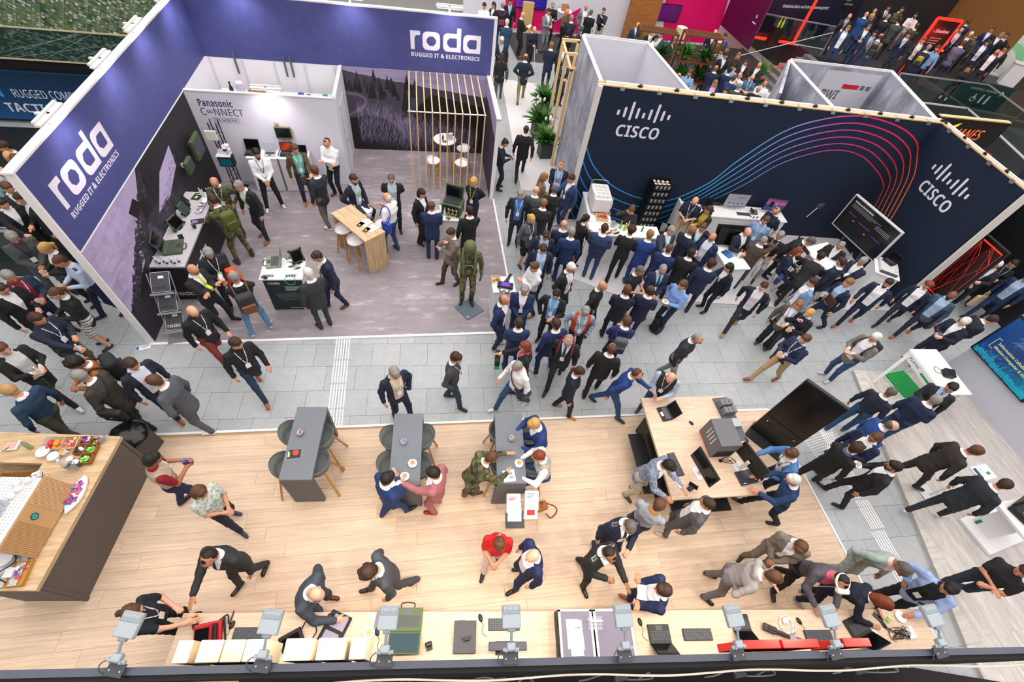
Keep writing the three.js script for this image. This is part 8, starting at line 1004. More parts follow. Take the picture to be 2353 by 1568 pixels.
const manBag=A(2010,776,185,{top:0x77736c,v:'open',bot:JE,shoe:0xd0ccd0,hair:'short/w',glasses:1,arms:'cc',skin:'c'},'white haired man in grey jacket with black backpack reading');
A(1866,649,165,{top:0x7899c4,bot:0x9aa2b0,shirt:WS,v:'open',hair:'short/b',arms:'dd',skin:'c'},'man in pale blue blazer looking up at the navy booth');
A(1949,650,175,suit(NV,{shirt:LB,v:'open',hair:'short/l',arms:'cd',legs:'walk',skin:'c'}),'blond man in navy suit carrying coffee and a brown folder');
A(2040,651,225,suit(NV,{shirt:WS,v:'open',hair:'beard/k',arms:'wW',legs:'walk',shoe:0x9a4a22,skin:'b'}),'dark bearded man in navy suit and open white shirt walking');
A(2131,657,230,{f:1,top:NV,v:'open',shirt:WS,bot:0x1a2230,hair:'curly/r',glasses:1,arms:'dd',legs:'walk',skin:'c'},'woman with curly red hair, scarf and navy blazer walking');
A(2187,679,225,{top:0x3d566e,shirt:LB,v:'open',bot:0x1c2434,hair:'baldbeard/k',skin:'e',arms:'dd',legs:'walk',shoe:0xb0601e},'dark skinned bearded man in grey blue blazer walking');
A(2215,740,190,suit(0x141c30,{hair:'short/w',arms:'cc',skin:'c',shoe:0xa8742e,nod:24,fat:1.08}),'white haired man in dark navy suit checking his phone');
A(2279,735,345,suit(0x161c2c,{hair:'short/b',arms:'fd',lean:24,v:'none',shoe:BK}),'man in dark suit bending behind the white haired man');
// ---- around the coffee bar of the navy booth
A(1196,447,268,suit(0x1c222c,{shirt:0x3a78b8,v:'open',hair:'short/g',arms:'dd',lan:LW}),'man in dark suit and blue shirt with white lanyard in the aisle');
A(1222,504,315,{f:1,top:GR,skirt:1,bot:BK,hair:'pony/y',arms:'dd',lan:LW,shirt:0x2a3a4a},'blonde woman in grey blazer and black skirt');
A(1232,437,70,suit(0x4c5158,{hair:'bald',skin:'c',arms:'ff',v:'none'}),'bald man in grey blazer seen from behind');
A(1250,466,75,suit(0x25282c,{hair:'crew/l',arms:'ff',v:'none'}),'man in charcoal blazer seen from behind beside the grey blazer');
A(1274,434,95,{top:0x232020,coat:'sweater',bot:BK,hair:'crew/s',arms:'ff'},'man in black jumper seen from behind in the small circle');
A(1251,408,350,{f:1,top:0x7a6248,shirt:0xb0a8d0,bot:CH,hair:'long/l',arms:'df',lan:0x6a50b0},'woman with long red blond hair in brown blazer');
A(1289,381,255,suit(0x192238,{shirt:LB,v:'open',hair:'thin/l',arms:'ff',lan:0x5a48a8}),'man with receding hair in navy suit by the concrete wall');
A(1312,411,195,suit(0x28406a,{hair:'short/b',arms:'rd',shoe:WS,lan:0x5a48a8}),'man in mid blue suit standing by the navy wall edge');
A(1254,542,275,suit(NV,{shirt:LB,hair:'short/b',glasses:1,arms:'dd',nod:26,v:'open'}),'man in navy blazer with glasses and backpack looking down');
A(1248,573,268,suit(0x1a2340,{shirt:0xa9c6ec,v:'open',hair:'short/b',arms:'dd',lan:LW,nod:24}),'man in navy blazer and pale blue shirt holding a bottle');
A(1227,614,195,{top:0xd6d8dc,coat:'sweater',bot:0x33353a,shoe:0xa8702e,hair:'short/m',arms:'xx',hood:1,legs:'step'},'young man in pale grey hoodie with folded arms');
A(1313,616,325,suit(0x1f2226,{shirt:0xe6e4ec,v:'open',hair:'short/w',skin:'b',arms:'pd',lan:LW}),'silver haired man in black suit with white lanyard');
A(1296,515,85,suit(NV,{hair:'bald',arms:'ff',v:'none',shoe:BR}),'bald man in navy suit seen from behind at the bar queue');
A(1313,533,95,suit(0x1c3060,{hair:'short/g',arms:'dd',v:'none',shoe:BR}),'grey haired man in bright blue suit seen from behind');
A(1347,502,15,{f:1,top:0x1c1b1d,coat:'sweater',bot:BK,hair:'pony/k',arms:'cc'},'woman with black ponytail and leather jacket at the coffee bar');
A(1451,483,255,{f:1,top:0x2a2a2e,coat:'sweater',bot:BK,hair:'bun/m',skin:'b',arms:'ec',lean:12},'barista in black top raising her arm behind the coffee bar');
A(1389,525,70,{top:0x26365c,coat:'puffer',bot:JE,shoe:0x2a3040,hair:'short/b',arms:'cc',fat:1.1},'man in quilted blue jacket at the coffee bar');
A(1451,529,70,{top:0x16191e,coat:'sweater',bot:BK,shoe:0x3a2f24,hair:'curly/b',arms:'cc',legs:'step',collar:WS,lean:8},'curly haired man in black pullover at the coffee bar');
A(1493,539,85,suit(0x1f3c80,{hair:'short/l',arms:'ff',v:'none',shoe:BR,lean:6}),'fair haired man in vivid blue suit seen from behind');
A(1597,462,245,{top:0x14203a,coat:'polo',sleeve:'short',bot:0xbfa682,hair:'ring/m',skin:'c',glasses:1,arms:'cc',lan:LW,nod:28,fat:1.12},'host in navy polo and beige trousers looking at his phone');
A(1628,482,185,{f:1,top:0x22201e,shirt:0xb8a030,v:'open',bot:BK,hair:'long/b',arms:'fc'},'woman with long brown hair and yellow top at the sideboard');
A(1542,531,305,suit(0x303e58,{hair:'short/g',skin:'c',arms:'rd',lan:0x4ab8d0}),'laughing man in slate suit with turquoise lanyard');
A(1591,530,25,suit(0x1a2440,{hair:'short/l',arms:'dc',shirt:WS}),'man in navy suit turned sideways in the laughing group');
A(1614,523,255,suit(0x1b2236,{hair:'short/m',glasses:1,arms:'ce',lan:0x4ab8d0}),'man with glasses in navy suit touching his ear');
A(1637,545,205,suit(0x1b2c56,{hair:'bald',skin:'b',glasses:1,arms:'cd',lan:LW,fat:1.12,shirt:0xd6dcec,v:'open'}),'stout bald man in navy suit with white lanyard');
A(1538,571,65,suit(0x1c2c60,{hair:'crew/m',arms:'ff',v:'none'}),'man in blue blazer seen from behind in the laughing group');
A(1588,581,75,suit(0x191b1d,{hair:'short/k',arms:'dd',v:'none'}),'dark haired man in black suit seen from behind in the crowd');
A(1523,620,285,suit(0x1d2a4c,{hair:'crew/g',glasses:1,shirt:LB,tie:0x20284c,lan:0x4ab8d0,arms:'ff'}),'man in navy suit, tie and turquoise lanyard facing us');
A(1471,623,325,{top:BK,coat:'polo',sleeve:'short',bot:ND,hair:'crew/s',skin:'b',glasses:1,arms:'cc'},'man with glasses in black polo shirt in the crowd');
A(1568,655,200,{top:0x7ea0e0,coat:'shirt',bot:0x1c2640,hair:'bob/m',skin:'c',arms:'hc',fat:1.06,h:1.74},'person in light blue shirt with sunglasses holding a coffee plate');
A(1634,606,75,suit(0x1c2848,{hair:'curly/b',arms:'fd',v:'none'}),'brown haired man in navy suit at the standing counter');
A(1674,615,185,{f:1,top:ND,bot:ND,hair:'long/k',arms:'rd',shirt:WS,lean:6},'dark haired woman in navy suit leaning on the standing counter');
A(1718,533,310,suit(0x1a2236,{hair:'ring/m',skin:'c',arms:'cc'}),'balding man in dark navy suit near the light blue shirt');
A(1759,507,245,{top:0x7fa2cc,coat:'shirt',bot:0xc2b090,hair:'short/m',skin:'c',glasses:1,arms:'hp',lan:LW,fat:1.06},'man in light blue shirt and beige trousers with lanyard');
A(1784,484,190,{top:0x15213a,coat:'polo',sleeve:'short',bot:ND,hair:'thin/m',arms:'fd'},'host in dark blue polo at the right end of the sideboard');
A(1754,552,65,suit(0x4a3e34,{hair:'crew/g',arms:'ek',v:'none'}),'man in brown suit on the phone seen from behind');
A(1792,542,240,{top:0x17191d,coat:'polo',sleeve:'short',bot:0x8e9094,hair:'short/g',skin:'b',arms:'cs',legs:'sit',seat:.78,lan:LW},'grey haired host in black polo sitting on a wire stool');
A(1863,555,335,suit(0x1d2026,{hair:'short/s',glasses:1,arms:'tt',lean:34}),'man with glasses in black suit leaning over the meeting table');
A(1834,579,330,{f:1,top:NV,bot:ND,hair:'long/r',arms:'sc',legs:'sit',seat:.78,shirt:WS},'auburn haired woman in navy suit sitting with a blue bag');
A(1885,590,60,suit(0x1b1d20,{hair:'short/k',arms:'tt',lean:30,v:'none',legs:'step'}),'dark haired man in black suit leaning on the meeting table');
A(1931,565,230,suit(0x1c1e21,{hair:'crew/g',skin:'b',glasses:1,arms:'tt',lean:14,legs:'sit',seat:.74}),'grey haired man in black suit behind the meeting table');
A(1933,602,140,suit(0x1b2438,{hair:'short/b',arms:'xd',v:'none'}),'man in navy suit with folded arms at the meeting table');
A(1981,601,195,suit(NV,{hair:'short/g',glasses:1,arms:'xx'}),'grey haired man in navy suit by the tilted screen');
// ---- right of the navy wall
A(2224,612,70,suit(0x1c3262,{hair:'short/k',arms:'dd',v:'none'}),'man in blue suit, back to us, in front of the red wire screen');
A(2291,609,230,suit(0x1b222c,{hair:'short/w',glasses:1,arms:'fc',skin:'c'}),'white haired man in dark suit beyond the navy wall');
A(2328,607,235,{f:1,top:BK,coat:'sweater',bot:BK,hair:'bob/k',arms:'fc',lan:0xc0c8d0},'woman in black at the right edge beyond the navy wall');
const toteMan=A(2362,640,200,suit(0x1d3058,{hair:'short/b',shirt:LB,v:'open',arms:'dd',legs:'walk'}),'man in blue suit at the right edge carrying a cream tote bag');
// ---- left crowd beside the booth wall
A(30,546,310,suit(0x4a4d50,{hair:'short/g',skin:'b',arms:'ff',shirt:0x3a3e44,lan:0x2a2c30,nod:26}),'man in grey suit with black lanyard looking down at left');
A(103,571,205,{f:1,top:BK,bot:BK,hair:'pony/y',arms:'cc',shirt:WS},'fair haired woman in black holding a cup near the booth edge');
A(137,601,205,{top:0xb9cbe6,coat:'shirt',bot:0x1a2244,hair:'crew/m',skin:'b',arms:'cc',shoe:BK,legs:'step',lean:8},'balding man in light blue uniform shirt with shoulder boards');
A(22,636,330,{top:0x22304a,v:'open',shirt:0x8e2434,bot:0x1e2a44,hair:'short/g',skin:'b',arms:'cc',lan:LW,fat:1.08},'man in navy blazer over dark red shirt with paper cup');
A(4,665,345,suit(0x12141a,{hair:'short/b',glasses:1,arms:'dc'}),'man with glasses in black uniform at the left edge');
A(128,675,205,{f:1,top:BK,skirt:1,bot:'stripes',hair:'pony/m',glasses:1,arms:'cc',skin:'c',v:'none',shoe:BK},'woman with ponytail in black blazer and striped skirt');
A(87,733,350,{top:0x192236,bot:OL,hair:'short/b',skin:'b',arms:'rc',lan:LW,v:'open',shirt:0x1c2a44},'man in navy blazer and olive trousers gesturing with a bottle');
A(5,802,340,{top:0x1a1a1d,v:'open',shirt:0xc9c9cc,coat:'sweater',bot:0x1c1c20,shoe:0xd6d2cc,hair:'short/m',skin:'c',arms:'cc',legs:'walk',lean:-4},'man in black jacket and white t-shirt holding a water bottle');
const orangeMan=A(172,835,205,{top:0x9a5a1e,coat:'sweater',bot:ND,hair:'curly/k',skin:'d',arms:'cc',nod:28},'dark haired man in rust jacket with large black backpack');
const msgMan=A(184,865,175,suit(0x37332f,{hair:'short/g',skin:'b',arms:'fd',v:'none',lean:16,shoe:BK,legs:'step',bot:0x22262c}),'grey haired man in dark coat with black messenger bag');
A(22,898,170,{top:0x1f3a56,coat:'sweater',bot:OL,shoe:0x4a3a20,hair:'cap',arms:'dd',legs:'walk',nod:26},'man in beige cap, blue overshirt and olive trousers');
A(303,838,330,suit(0x1c2438,{shirt:0xd8daea,v:'open',hair:'short/b',skin:'b',arms:'dd',shoe:0xa04a1e,legs:'step'}),'man in navy suit and open pale shirt talking left of the deck');
A(355,876,175,suit(0x52565e,{hair:'short/m',skin:'c',arms:'dp',v:'none',shoe:WS,lean:10,legs:'step'}),'man in grey suit and white sneakers seen from behind');
plod=2;
A(18,432,320,suit(0x2a2d30,{hair:'short/m',arms:'cd'}),'man in grey suit behind the blue booth wall at far left');
A(48,455,200,suit(0x232629,{hair:'short/b',arms:'dd'}),'man in charcoal suit partly hidden by the booth wall');
A(6,468,330,suit(0x14161a,{hair:'short/k',arms:'rc'}),'man in black leaning on the escalator handrail at far left');
A(2,395,300,{top:0x9fc0d4,coat:'shirt',bot:BK,hair:'bald',arms:'dd'},'person in pale blue shirt cut by the left photo edge');
A(10,338,200,suit(0x141c2e,{hair:'short/b',arms:'dd'}),'man in dark suit in the lower hall under the blue banner');
A(22,362,250,{f:1,top:0x3a3226,coat:'sweater',bot:BK,hair:'long/y',arms:'dd'},'blonde woman in the dark lower hall at far left');
A(38,368,250,{top:0x2a2622,coat:'sweater',bot:BK,hair:'short/m',arms:'dd'},'person beside the blonde woman in the dark lower hall');
// ---- aisle towards the magenta lounge
plod=1;
A(1161,329,355,{f:1,top:0x16283a,coat:'sweater',bot:0x14202e,hair:'bun/b',arms:'cc',nod:30,shoe:BK},'woman in dark teal outfit reading her phone behind the booth wall');
A(1209,297,85,suit(0x1b1c1f,{hair:'thin/b',arms:'Wd',legs:'walk',v:'none',shoe:BK}),'man in black suit walking away down the aisle');
A(1153,130,90,{f:1,top:0x1d1f24,bot:0x55585e,hair:'long/b',arms:'dd',legs:'step',v:'none',shoe:BR},'woman with long hair walking away, grey trousers and shoulder bag');
A(1153,93,275,suit(0x23262c,{hair:'short/w',skin:'b',arms:'cd',shirt:LB}),'silver haired man in dark suit coming along the aisle');
A(1165,51,95,suit(0x2a4468,{hair:'crew/w',arms:'ff',v:'none',legs:'step'}),'grey haired man in mid blue suit walking away');
A(1208,131,85,{top:0x17253a,bot:0x8a8056,hair:'ring/m',skin:'c',arms:'hh',legs:'walk',v:'none',shoe:BK},'balding man in navy blazer and khaki trousers walking away');
A(1267,104,85,suit(0x1a2440,{hair:'short/l',arms:'ff',v:'none',shoe:0xe0d8c8}),'sandy haired man in navy suit and white shoes by the planters');
A(1228,68,320,suit(0x161e30,{hair:'bald',skin:'c',arms:'cd',legs:'step',lean:8,coat:'parka',v:'none'}),'bald old man in long navy coat with a walking stick');
A(1202,34,0,suit(0x16181b,{hair:'bald',skin:'c',arms:'cc',shoe:0xb0601e}),'bald man in black suit reading papers in the aisle');
A(1261,27,330,suit(0x7a7f84,{hair:'short/b',arms:'cc'}),'man in light grey suit standing by the magenta wall');
plod=2;
A(1113,14,290,{top:WS,coat:'shirt',bot:NV,hair:'short/b',arms:'cc'},'person in white shirt at the very top of the aisle');
A(1134,12,200,{f:1,top:0x1c1a1c,bot:BK,hair:'long/b',arms:'cc'},'long haired woman in black beside the white shirt person');
A(1155,12,95,suit(0x1c2638,{hair:'thin/g',arms:'ff',v:'none',bot:JE}),'man in dark jacket with black backpack at top of the aisle');
A(1173,4,270,suit(0x17191c,{hair:'short/b',shirt:LB,arms:'dd'}),'man in black suit beside the violet wall screen');
A(1271,12,290,{top:BK,coat:'sweater',bot:BK,hair:'crew/g',skin:'c',arms:'cc'},'man in black jumper behind the light grey suit');
A(1303,29,330,{f:1,top:0x5a5236,coat:'sweater',bot:BK,hair:'long/y',arms:'cc'},'blonde woman in olive jacket at the lounge bar table');
A(1313,42,130,suit(0x19223a,{hair:'short/g',arms:'ff',v:'none'}),'grey haired man in navy jacket at the lounge bar table');
A(1306,74,20,{f:1,top:BK,coat:'sweater',bot:BK,hair:'bob/k',arms:'cc'},'dark haired woman in black behind the timber portal');
A(1295,108,320,suit(0x1c1e24,{hair:'thin/g',arms:'cc'}),'man in dark suit half hidden by the timber portal');
A(1299,146,300,{f:1,top:0x2a3448,bot:NV,hair:'bob/l',glasses:1,arms:'cc'},'fair woman in dark blue jacket behind the timber portal');
A(1347,17,290,suit(0x7c8086,{hair:'bald',skin:'b',arms:'pp',v:'open'}),'bald man in grey blazer in the magenta lounge');
A(1358,29,80,{top:BK,coat:'sweater',bot:BK,hair:'crew/s',arms:'ff'},'man in black jumper seen from behind by the lime cabinet');
A(1387,25,220,{top:0x171f30,coat:'sweater',bot:0xb0a284,hair:'crew/m',skin:'c',arms:'xk'},'man in navy jumper and beige trousers by the lime cabinet');
[[1466,58,300,suit(0x1d3566,{hair:'bald',arms:'dd'}),'bald man in blue suit left of the timber plant shelf'],[1498,74,270,suit(0x1b1e24,{hair:'short/b',arms:'dd'}),'man in dark suit framed by the left plant shelf'],[1508,88,330,{f:1,top:WS,coat:'shirt',bot:BK,hair:'bob/k',arms:'cc'},'dark haired woman in white blouse behind left plant shelf'],[1519,80,200,suit(0x35506e,{hair:'short/m',arms:'dd'}),'man in steel blue jacket behind the left plant shelf'],[1548,94,345,suit(0x1c2f5a,{hair:'short/s',glasses:1,arms:'dd'}),'man with glasses in blue suit between the plant shelves'],[1585,168,250,{top:0x7fa6d6,coat:'polo',sleeve:'short',bot:KH,hair:'beard/m',arms:'cc',lan:LW,lod:1},'bearded man in pale blue polo with lanyard behind the navy wall'],[1560,175,20,suit(0x1c2434,{hair:'ring/m',arms:'cc',v:'none',lod:1}),'balding man in dark suit sitting by the white booth'],[1644,74,260,suit(0x1a2234,{hair:'bald',skin:'c',arms:'dd'}),'bald man at the edge of the magenta wall'],[1656,87,80,suit(0x6a5c44,{hair:'ring/m',arms:'ff',v:'none'}),'man in tan checked blazer seen from behind near stairs'],[1665,84,220,suit(0x274a86,{hair:'short/b',arms:'dd'}),'man in bright blue suit beside the tan blazer'],[1639,140,330,suit(0x1c2e56,{hair:'short/b',arms:'cc'}),'man in navy suit turned right in the rear crowd'],[1645,157,70,suit(0x1b284a,{hair:'ring/l',arms:'ff',v:'none'}),'balding man in navy suit, back to us, in the rear crowd'],[1658,118,200,{top:LB,coat:'shirt',bot:BK,hair:'short/k',arms:'cc'},'dark haired man in pale blue shirt in the rear crowd'],[1668,128,300,suit(0x1a1d22,{hair:'short/k',arms:'dd'}),'man in black suit in the middle of the rear crowd'],[1672,112,230,{f:1,top:0x2a2622,coat:'sweater',bot:BK,hair:'bob/r',arms:'cc'},'brown haired woman in dark top in the rear crowd'],[1697,128,290,{f:1,top:0x2c2a2a,coat:'sweater',bot:BK,hair:'long/l',skin:'c',arms:'cc'},'long haired blonde woman in the rear crowd'],[1714,144,270,{f:1,top:0x1e2026,bot:BK,hair:'pony/b',arms:'cc',shirt:WS},'woman in black blazer near the foot of the stairs'],[1685,154,220,{top:0x8fb0d8,coat:'shirt',bot:NV,hair:'beard/k',arms:'cc'},'bearded man in sky blue shirt in the rear crowd'],[1676,162,60,suit(0x1c2a4a,{hair:'crew/k',arms:'ff',v:'none'}),'man in navy blazer with cropped hair, back to us, rear crowd'],[1643,192,270,{f:1,top:0x1c2c52,shirt:0xe0b0c0,v:'open',bot:NV,hair:'bob/l',arms:'cc'},'short haired woman in navy blazer and pink top'],[1686,180,45,suit(0x24386a,{hair:'short/m',arms:'ff',v:'none'}),'man in mid blue suit leaning in the rear crowd'],[1700,173,240,{top:WS,coat:'shirt',bot:NV,hair:'thin/l',arms:'ck'},'man in white shirt with hand at his mouth'],[1668,209,200,suit(0x22304c,{hair:'short/b',glasses:1,arms:'dd'}),'man with glasses just above the top of the navy wall'],[1698,199,60,suit(0x4a4436,{hair:'short/g',arms:'ff',v:'none'}),'grey haired man in olive jacket above the navy wall'],[1729,178,260,{top:0x4a6a90,coat:'polo',sleeve:'short',bot:NV,hair:'bald',skin:'c',glasses:1,arms:'cc',lan:LW,fat:1.12,lod:1},'bald man with glasses in steel blue polo and lanyard'],[1758,192,260,{top:WS,coat:'shirt',bot:NV,hair:'thin/m',skin:'b',arms:'cc'},'man in white shirt at the right of the rear crowd'],[1743,205,60,suit(0x1c1d20,{hair:'ring/g',arms:'ff',v:'none'}),'man in black suit, grey ring of hair, above the navy wall'],[1745,150,200,suit(0x1e222a,{hair:'ring/k',skin:'b',arms:'cc'}),'balding man in dark suit beside the potted palm'],[1780,206,230,{top:0xe4e0ec,coat:'shirt',bot:NV,hair:'bald',skin:'b',arms:'dd'},'bald man half hidden by the concrete wall']].forEach(a=>A(...a));
// ---- the raised stage
[[1952,38,250,suit(0x1c1e26,{shirt:LB,hair:'thin/g',glasses:1,arms:'kd',lan:0x2a4ab0}),'man with glasses and blue lanyard drinking at stage left'],[1948,66,260,suit(0x22355c,{hair:'short/l',skin:'c',arms:'dd',v:'open',lod:1}),'fair haired man in navy suit at the left stage edge'],[1991,33,70,suit(0x1f4a88,{hair:'bald',skin:'c',arms:'ff',v:'none'}),'bald man in vivid blue suit with his back to us on stage'],[2004,38,200,{f:1,top:0x2a2620,coat:'sweater',bot:BK,hair:'long/y',arms:'cc'},'blonde woman on stage behind the vivid blue suit'],[2010,26,230,suit(0x23262c,{hair:'bald',skin:'b',arms:'dd'}),'bald man at the rear of the stage crowd'],[1996,63,250,suit(0x20345e,{hair:'crew/s',arms:'cc',pocket:1,lod:1}),'man in navy suit with pocket square clasping his hands on stage'],[2043,18,300,suit(0x17191d,{hair:'short/k',arms:'dd',tie:0x8a2028}),'tall man in black suit at the rear of the stage'],[2073,22,330,{top:'camo',bot:'camo',coat:'sweater',hair:'crew/b',arms:'cc'},'soldier in camouflage at the rear of the stage'],[2040,40,60,suit(0x1a2030,{hair:'short/g',arms:'ff',v:'none'}),'grey haired man in dark suit, back to us, on stage'],[2068,48,80,suit(0x4a4c52,{hair:'short/b',arms:'ff',v:'none',bot:BK}),'man in grey blazer and black trousers, back to us, on stage'],[2105,35,250,{top:0xeae6ea,coat:'shirt',bot:0x8a8074,hair:'beard/k',arms:'cc',lan:0xc03050},'bearded man in white shirt with red lanyard on stage'],[2107,60,60,{top:'camo',bot:'camo',coat:'sweater',hair:'crew/m',arms:'ff'},'soldier in camouflage seen from behind on stage'],[2023,84,90,{top:0x968b80,coat:'sweater',bot:JE,hair:'ring/m',arms:'ff',lod:1},'balding man in beige jacket with dark backpack on stage'],[2011,77,200,suit(0x2a3a58,{hair:'short/k',skin:'b',arms:'dd',shirt:LB}),'dark haired man looking left beside the beige jacket'],[2088,81,240,suit(0x1d2848,{hair:'short/b',arms:'kd',lod:1}),'man in navy suit with hand on his chin on stage'],[2122,94,250,suit(0x2a2022,{hair:'short/r',skin:'c',arms:'cc',lan:0xc03050,v:'open'}),'red haired man in dark jacket with red lanyard on stage'],[2133,110,60,suit(0x1b2440,{hair:'short/g',arms:'ff',v:'none',lod:1}),'grey haired man in navy suit with yellow black bag'],[2154,112,240,{top:0x7fa6d4,coat:'shirt',bot:NV,hair:'beard/m',arms:'dd',lod:1},'bearded man in light blue shirt on stage'],[2183,85,300,suit(0x18203a,{hair:'short/k',arms:'cc',lan:LW}),'dark haired man bowing his head on stage'],[2209,70,250,suit(0x1b2340,{hair:'thin/b',shirt:0xe8d0d8,v:'open',arms:'cc',lan:0xc03050}),'man in navy suit with pink lanyard badge on stage'],[2204,60,200,suit(0x222836,{hair:'short/m',arms:'dd'}),'man behind the pink lanyard badge on stage'],[2225,51,70,suit(0x1c3260,{hair:'short/m',arms:'ff',v:'none'}),'man in blue suit, back to us, near the brown doors'],[2230,80,210,suit(0x2a2c30,{hair:'short/w',arms:'cc'}),'white haired man near the brown doors'],[2242,84,250,{f:1,top:0x6a5c48,coat:'sweater',bot:BK,hair:'bob/m',arms:'dd'},'woman in brown near the brown doors'],[2214,100,70,suit(0x4e6484,{hair:'short/m',arms:'ff',v:'none',bot:NV,lod:1}),'man in grey blue blazer, back to us, on stage'],[2280,69,210,suit(0x1a3060,{hair:'crew/m',arms:'dd'}),'man in blue suit leaning at the right of the stage'],[2280,88,60,suit(0x1a2234,{hair:'short/k',arms:'ff',v:'none'}),'dark haired man, back to us, at the right of the stage'],[2269,99,245,suit(0x1d2a48,{hair:'short/b',shirt:WS,v:'open',arms:'cd',lod:1}),'man in navy suit holding a red cup on stage'],[2291,120,245,suit(0x1c2434,{hair:'bald',skin:'b',glasses:1,shirt:WS,v:'open',arms:'dd',shoe:0xa0581e,lod:1}),'bald man with glasses in dark suit at the stage right'],[2311,112,230,suit(0x22242c,{hair:'short/k',arms:'dd',shirt:0xd8a0a0}),'young man beside the bald man at the stage right'],[2301,81,260,suit(0x202636,{hair:'short/g',arms:'dd'}),'grey haired man at the rear right of the stage'],[2313,82,210,suit(0x1c2432,{hair:'short/m',arms:'dd'}),'man turned left at the rear right of the stage'],[2227,157,210,{f:1,top:BK,coat:'sweater',bot:ND,hair:'long/k',arms:'sc',shoe:WS,legs:'sit',seat:.5,h:1.65},'woman in black sitting by the corner glass balustrade']].forEach(([x,y,f,o,l])=>A(x,y,f,{base:1.3,...o},l));
// ---- oak deck
plod=0;
A(352,1056,30,{top:0xb9a894,coat:'vest',sleevec:0x8a1626,sleeve:'short',bot:0x1e2a52,hair:'short/k',skin:'d',arms:'cc',lan:LW,lean:4,collar:0x8a1626,legs:'step'},'man in beige vest and dark red polo holding two phones');
A(460,1132,335,{f:1,h:1.66,top:'leafy',coat:'tee',sleeve:'short',bot:0x1c2038,hair:'bob/m',arms:'ff',legs:'step',shoe:0x2a3050},'woman with short brown hair in leaf patterned blouse');
A(892,1099,35,suit(0x1d3668,{hair:'short/k',skin:'b',arms:'xf',legs:'step',shoe:BK}),'man in blue suit with folded hands at the middle grey table');
A(994,1087,165,suit(0xa8686c,{hair:'short/k',skin:'b',arms:'dR',shoe:0x8e1c1e,v:'open'}),'man in dusty pink suit stretching his arm over the table');
A(1131,1051,20,{top:'camo',bot:'camo',coat:'sweater',hair:'crew/m',arms:'tR',lean:24,boots:1,shoe:0x4a3a22,legs:'cross'},'soldier in camouflage leaning over the grey table');
A(1226,975,190,suit(0x1d3878,{hair:'short/y',skin:'c',arms:'tt',legs:'sit',seat:.8,lean:16}),'blond man in blue suit sitting at the soldier table');
A(1237,1048,180,{top:'floral',coat:'shirt',sleevec:WS,bot:JE,hair:'crew/r',skin:'c',arms:'tt',legs:'sit',seat:.8,lean:14},'man in flowered shirt sitting with a black coffee');
A(1147,1251,265,{f:1,h:1.7,top:0xc8161e,coat:'tee',sleeve:'short',bot:0xd9cfc8,hair:'bun/m',arms:'ff',nod:34,shoe:BK,legs:'step'},'woman with hair bun in bright red t-shirt looking down');
A(1224,1278,195,suit(0x1a2450,{hair:'bald',skin:'c',arms:'dd',v:'open',legs:'weight',shoe:BK,look:10}),'bald man in navy suit turning toward the red shirt');
A(847,1315,205,suit(0x45484f,{hair:'curly/b',arms:'dd',nod:30,lean:10,legs:'walk',shoe:BK}),'dark haired man in grey suit looking down as he walks');
A(728,1366,340,suit(0x3c4450,{hair:'bald',skin:'c',arms:'tp',nod:28,lean:16,lan:0x4a2aa0,fat:1.1,shoe:0x5a2418}),'bald man in slate suit reaching into the tablet case');
A(479,1284,238,suit(0x2b2d31,{hair:'thin/k',skin:'b',glasses:1,arms:'Rd',lean:6,legs:'step',shoe:BK,tie:0x23283c}),'balding man in charcoal suit offering his hand');
A(306,1405,10,{f:1,top:0x17202c,coat:'tee',sleeve:'short',bot:BK,hair:'pony/m',skin:'c',glasses:1,arms:'rc',h:1.7,lan:LW},'woman with glasses and ponytail greeting at the counter end');
A(1537,1072,320,{top:'plaid',shirt:WS,v:'open',bot:0xb8ae9c,hair:'short/k',skin:'b',arms:'tR',lean:12,shoe:BR},'man in blue plaid blazer working at the demo table');
A(1515,1159,55,{top:0x9aa0ac,coat:'sweater',bot:0x222632,hair:'short/m',arms:'ff',collar:0xb0783a,shoe:BK},'man in light grey pullover, back to us, at the demo table');
A(1625,1157,150,suit(0x5a5b5e,{hair:'crew/b',skin:'b',arms:'dd',v:'open',shoe:0xb8b2aa,lean:-4}),'man in grey suit with open shirt looking up at the screens');
A(1448,1212,285,suit(0x17203c,{hair:'crew/s',arms:'dc',tie:0x141a30,lan:LW,nod:28,shoe:BK,legs:'weight'}),'officer in navy uniform with gold shoulder boards');
A(1817,1043,170,{top:0x4a7cb4,shirt:WS,v:'open',bot:NV,hair:'short/m',skin:'b',arms:'tt',lean:20,lan:0x2a2c30,shoe:BK},'man in sky blue blazer leaning on the demo table');
A(1821,1103,160,{top:0x1c3a66,bot:0x161c2a,hair:'short/w',skin:'b',arms:'tt',lean:16,shoe:BK,legs:'walk',v:'none'},'grey haired man in navy blazer leaning on the demo table');
A(1402,1276,305,suit(0x1d2020,{hair:'thin/k',skin:'d',glasses:1,arms:'cR',nod:24,lan:LW,shoe:BK,legs:'step'}),'balding officer in black uniform explaining with open hand');
A(1523,1356,165,suit(0x1b2850,{hair:'short/b',skin:'b',arms:'xx',shoe:0x9a5020,v:'open'}),'man in navy suit with folded arms beside the flight cases');
A(1837,1258,250,suit(0x7a7068,{hair:'short/m',skin:'b',arms:'ff',v:'suit',nod:24,lean:10,lan:LW}),'man in taupe suit with brown hair looking down');
A(1777,1327,330,{top:0xa29a9a,coat:'sweater',bot:0x77757a,hair:'short/m',skin:'c',arms:'ht',hood:1,lean:20,shoe:BK,legs:'wide'},'man in grey hoodie leaning on the counter with one hand');
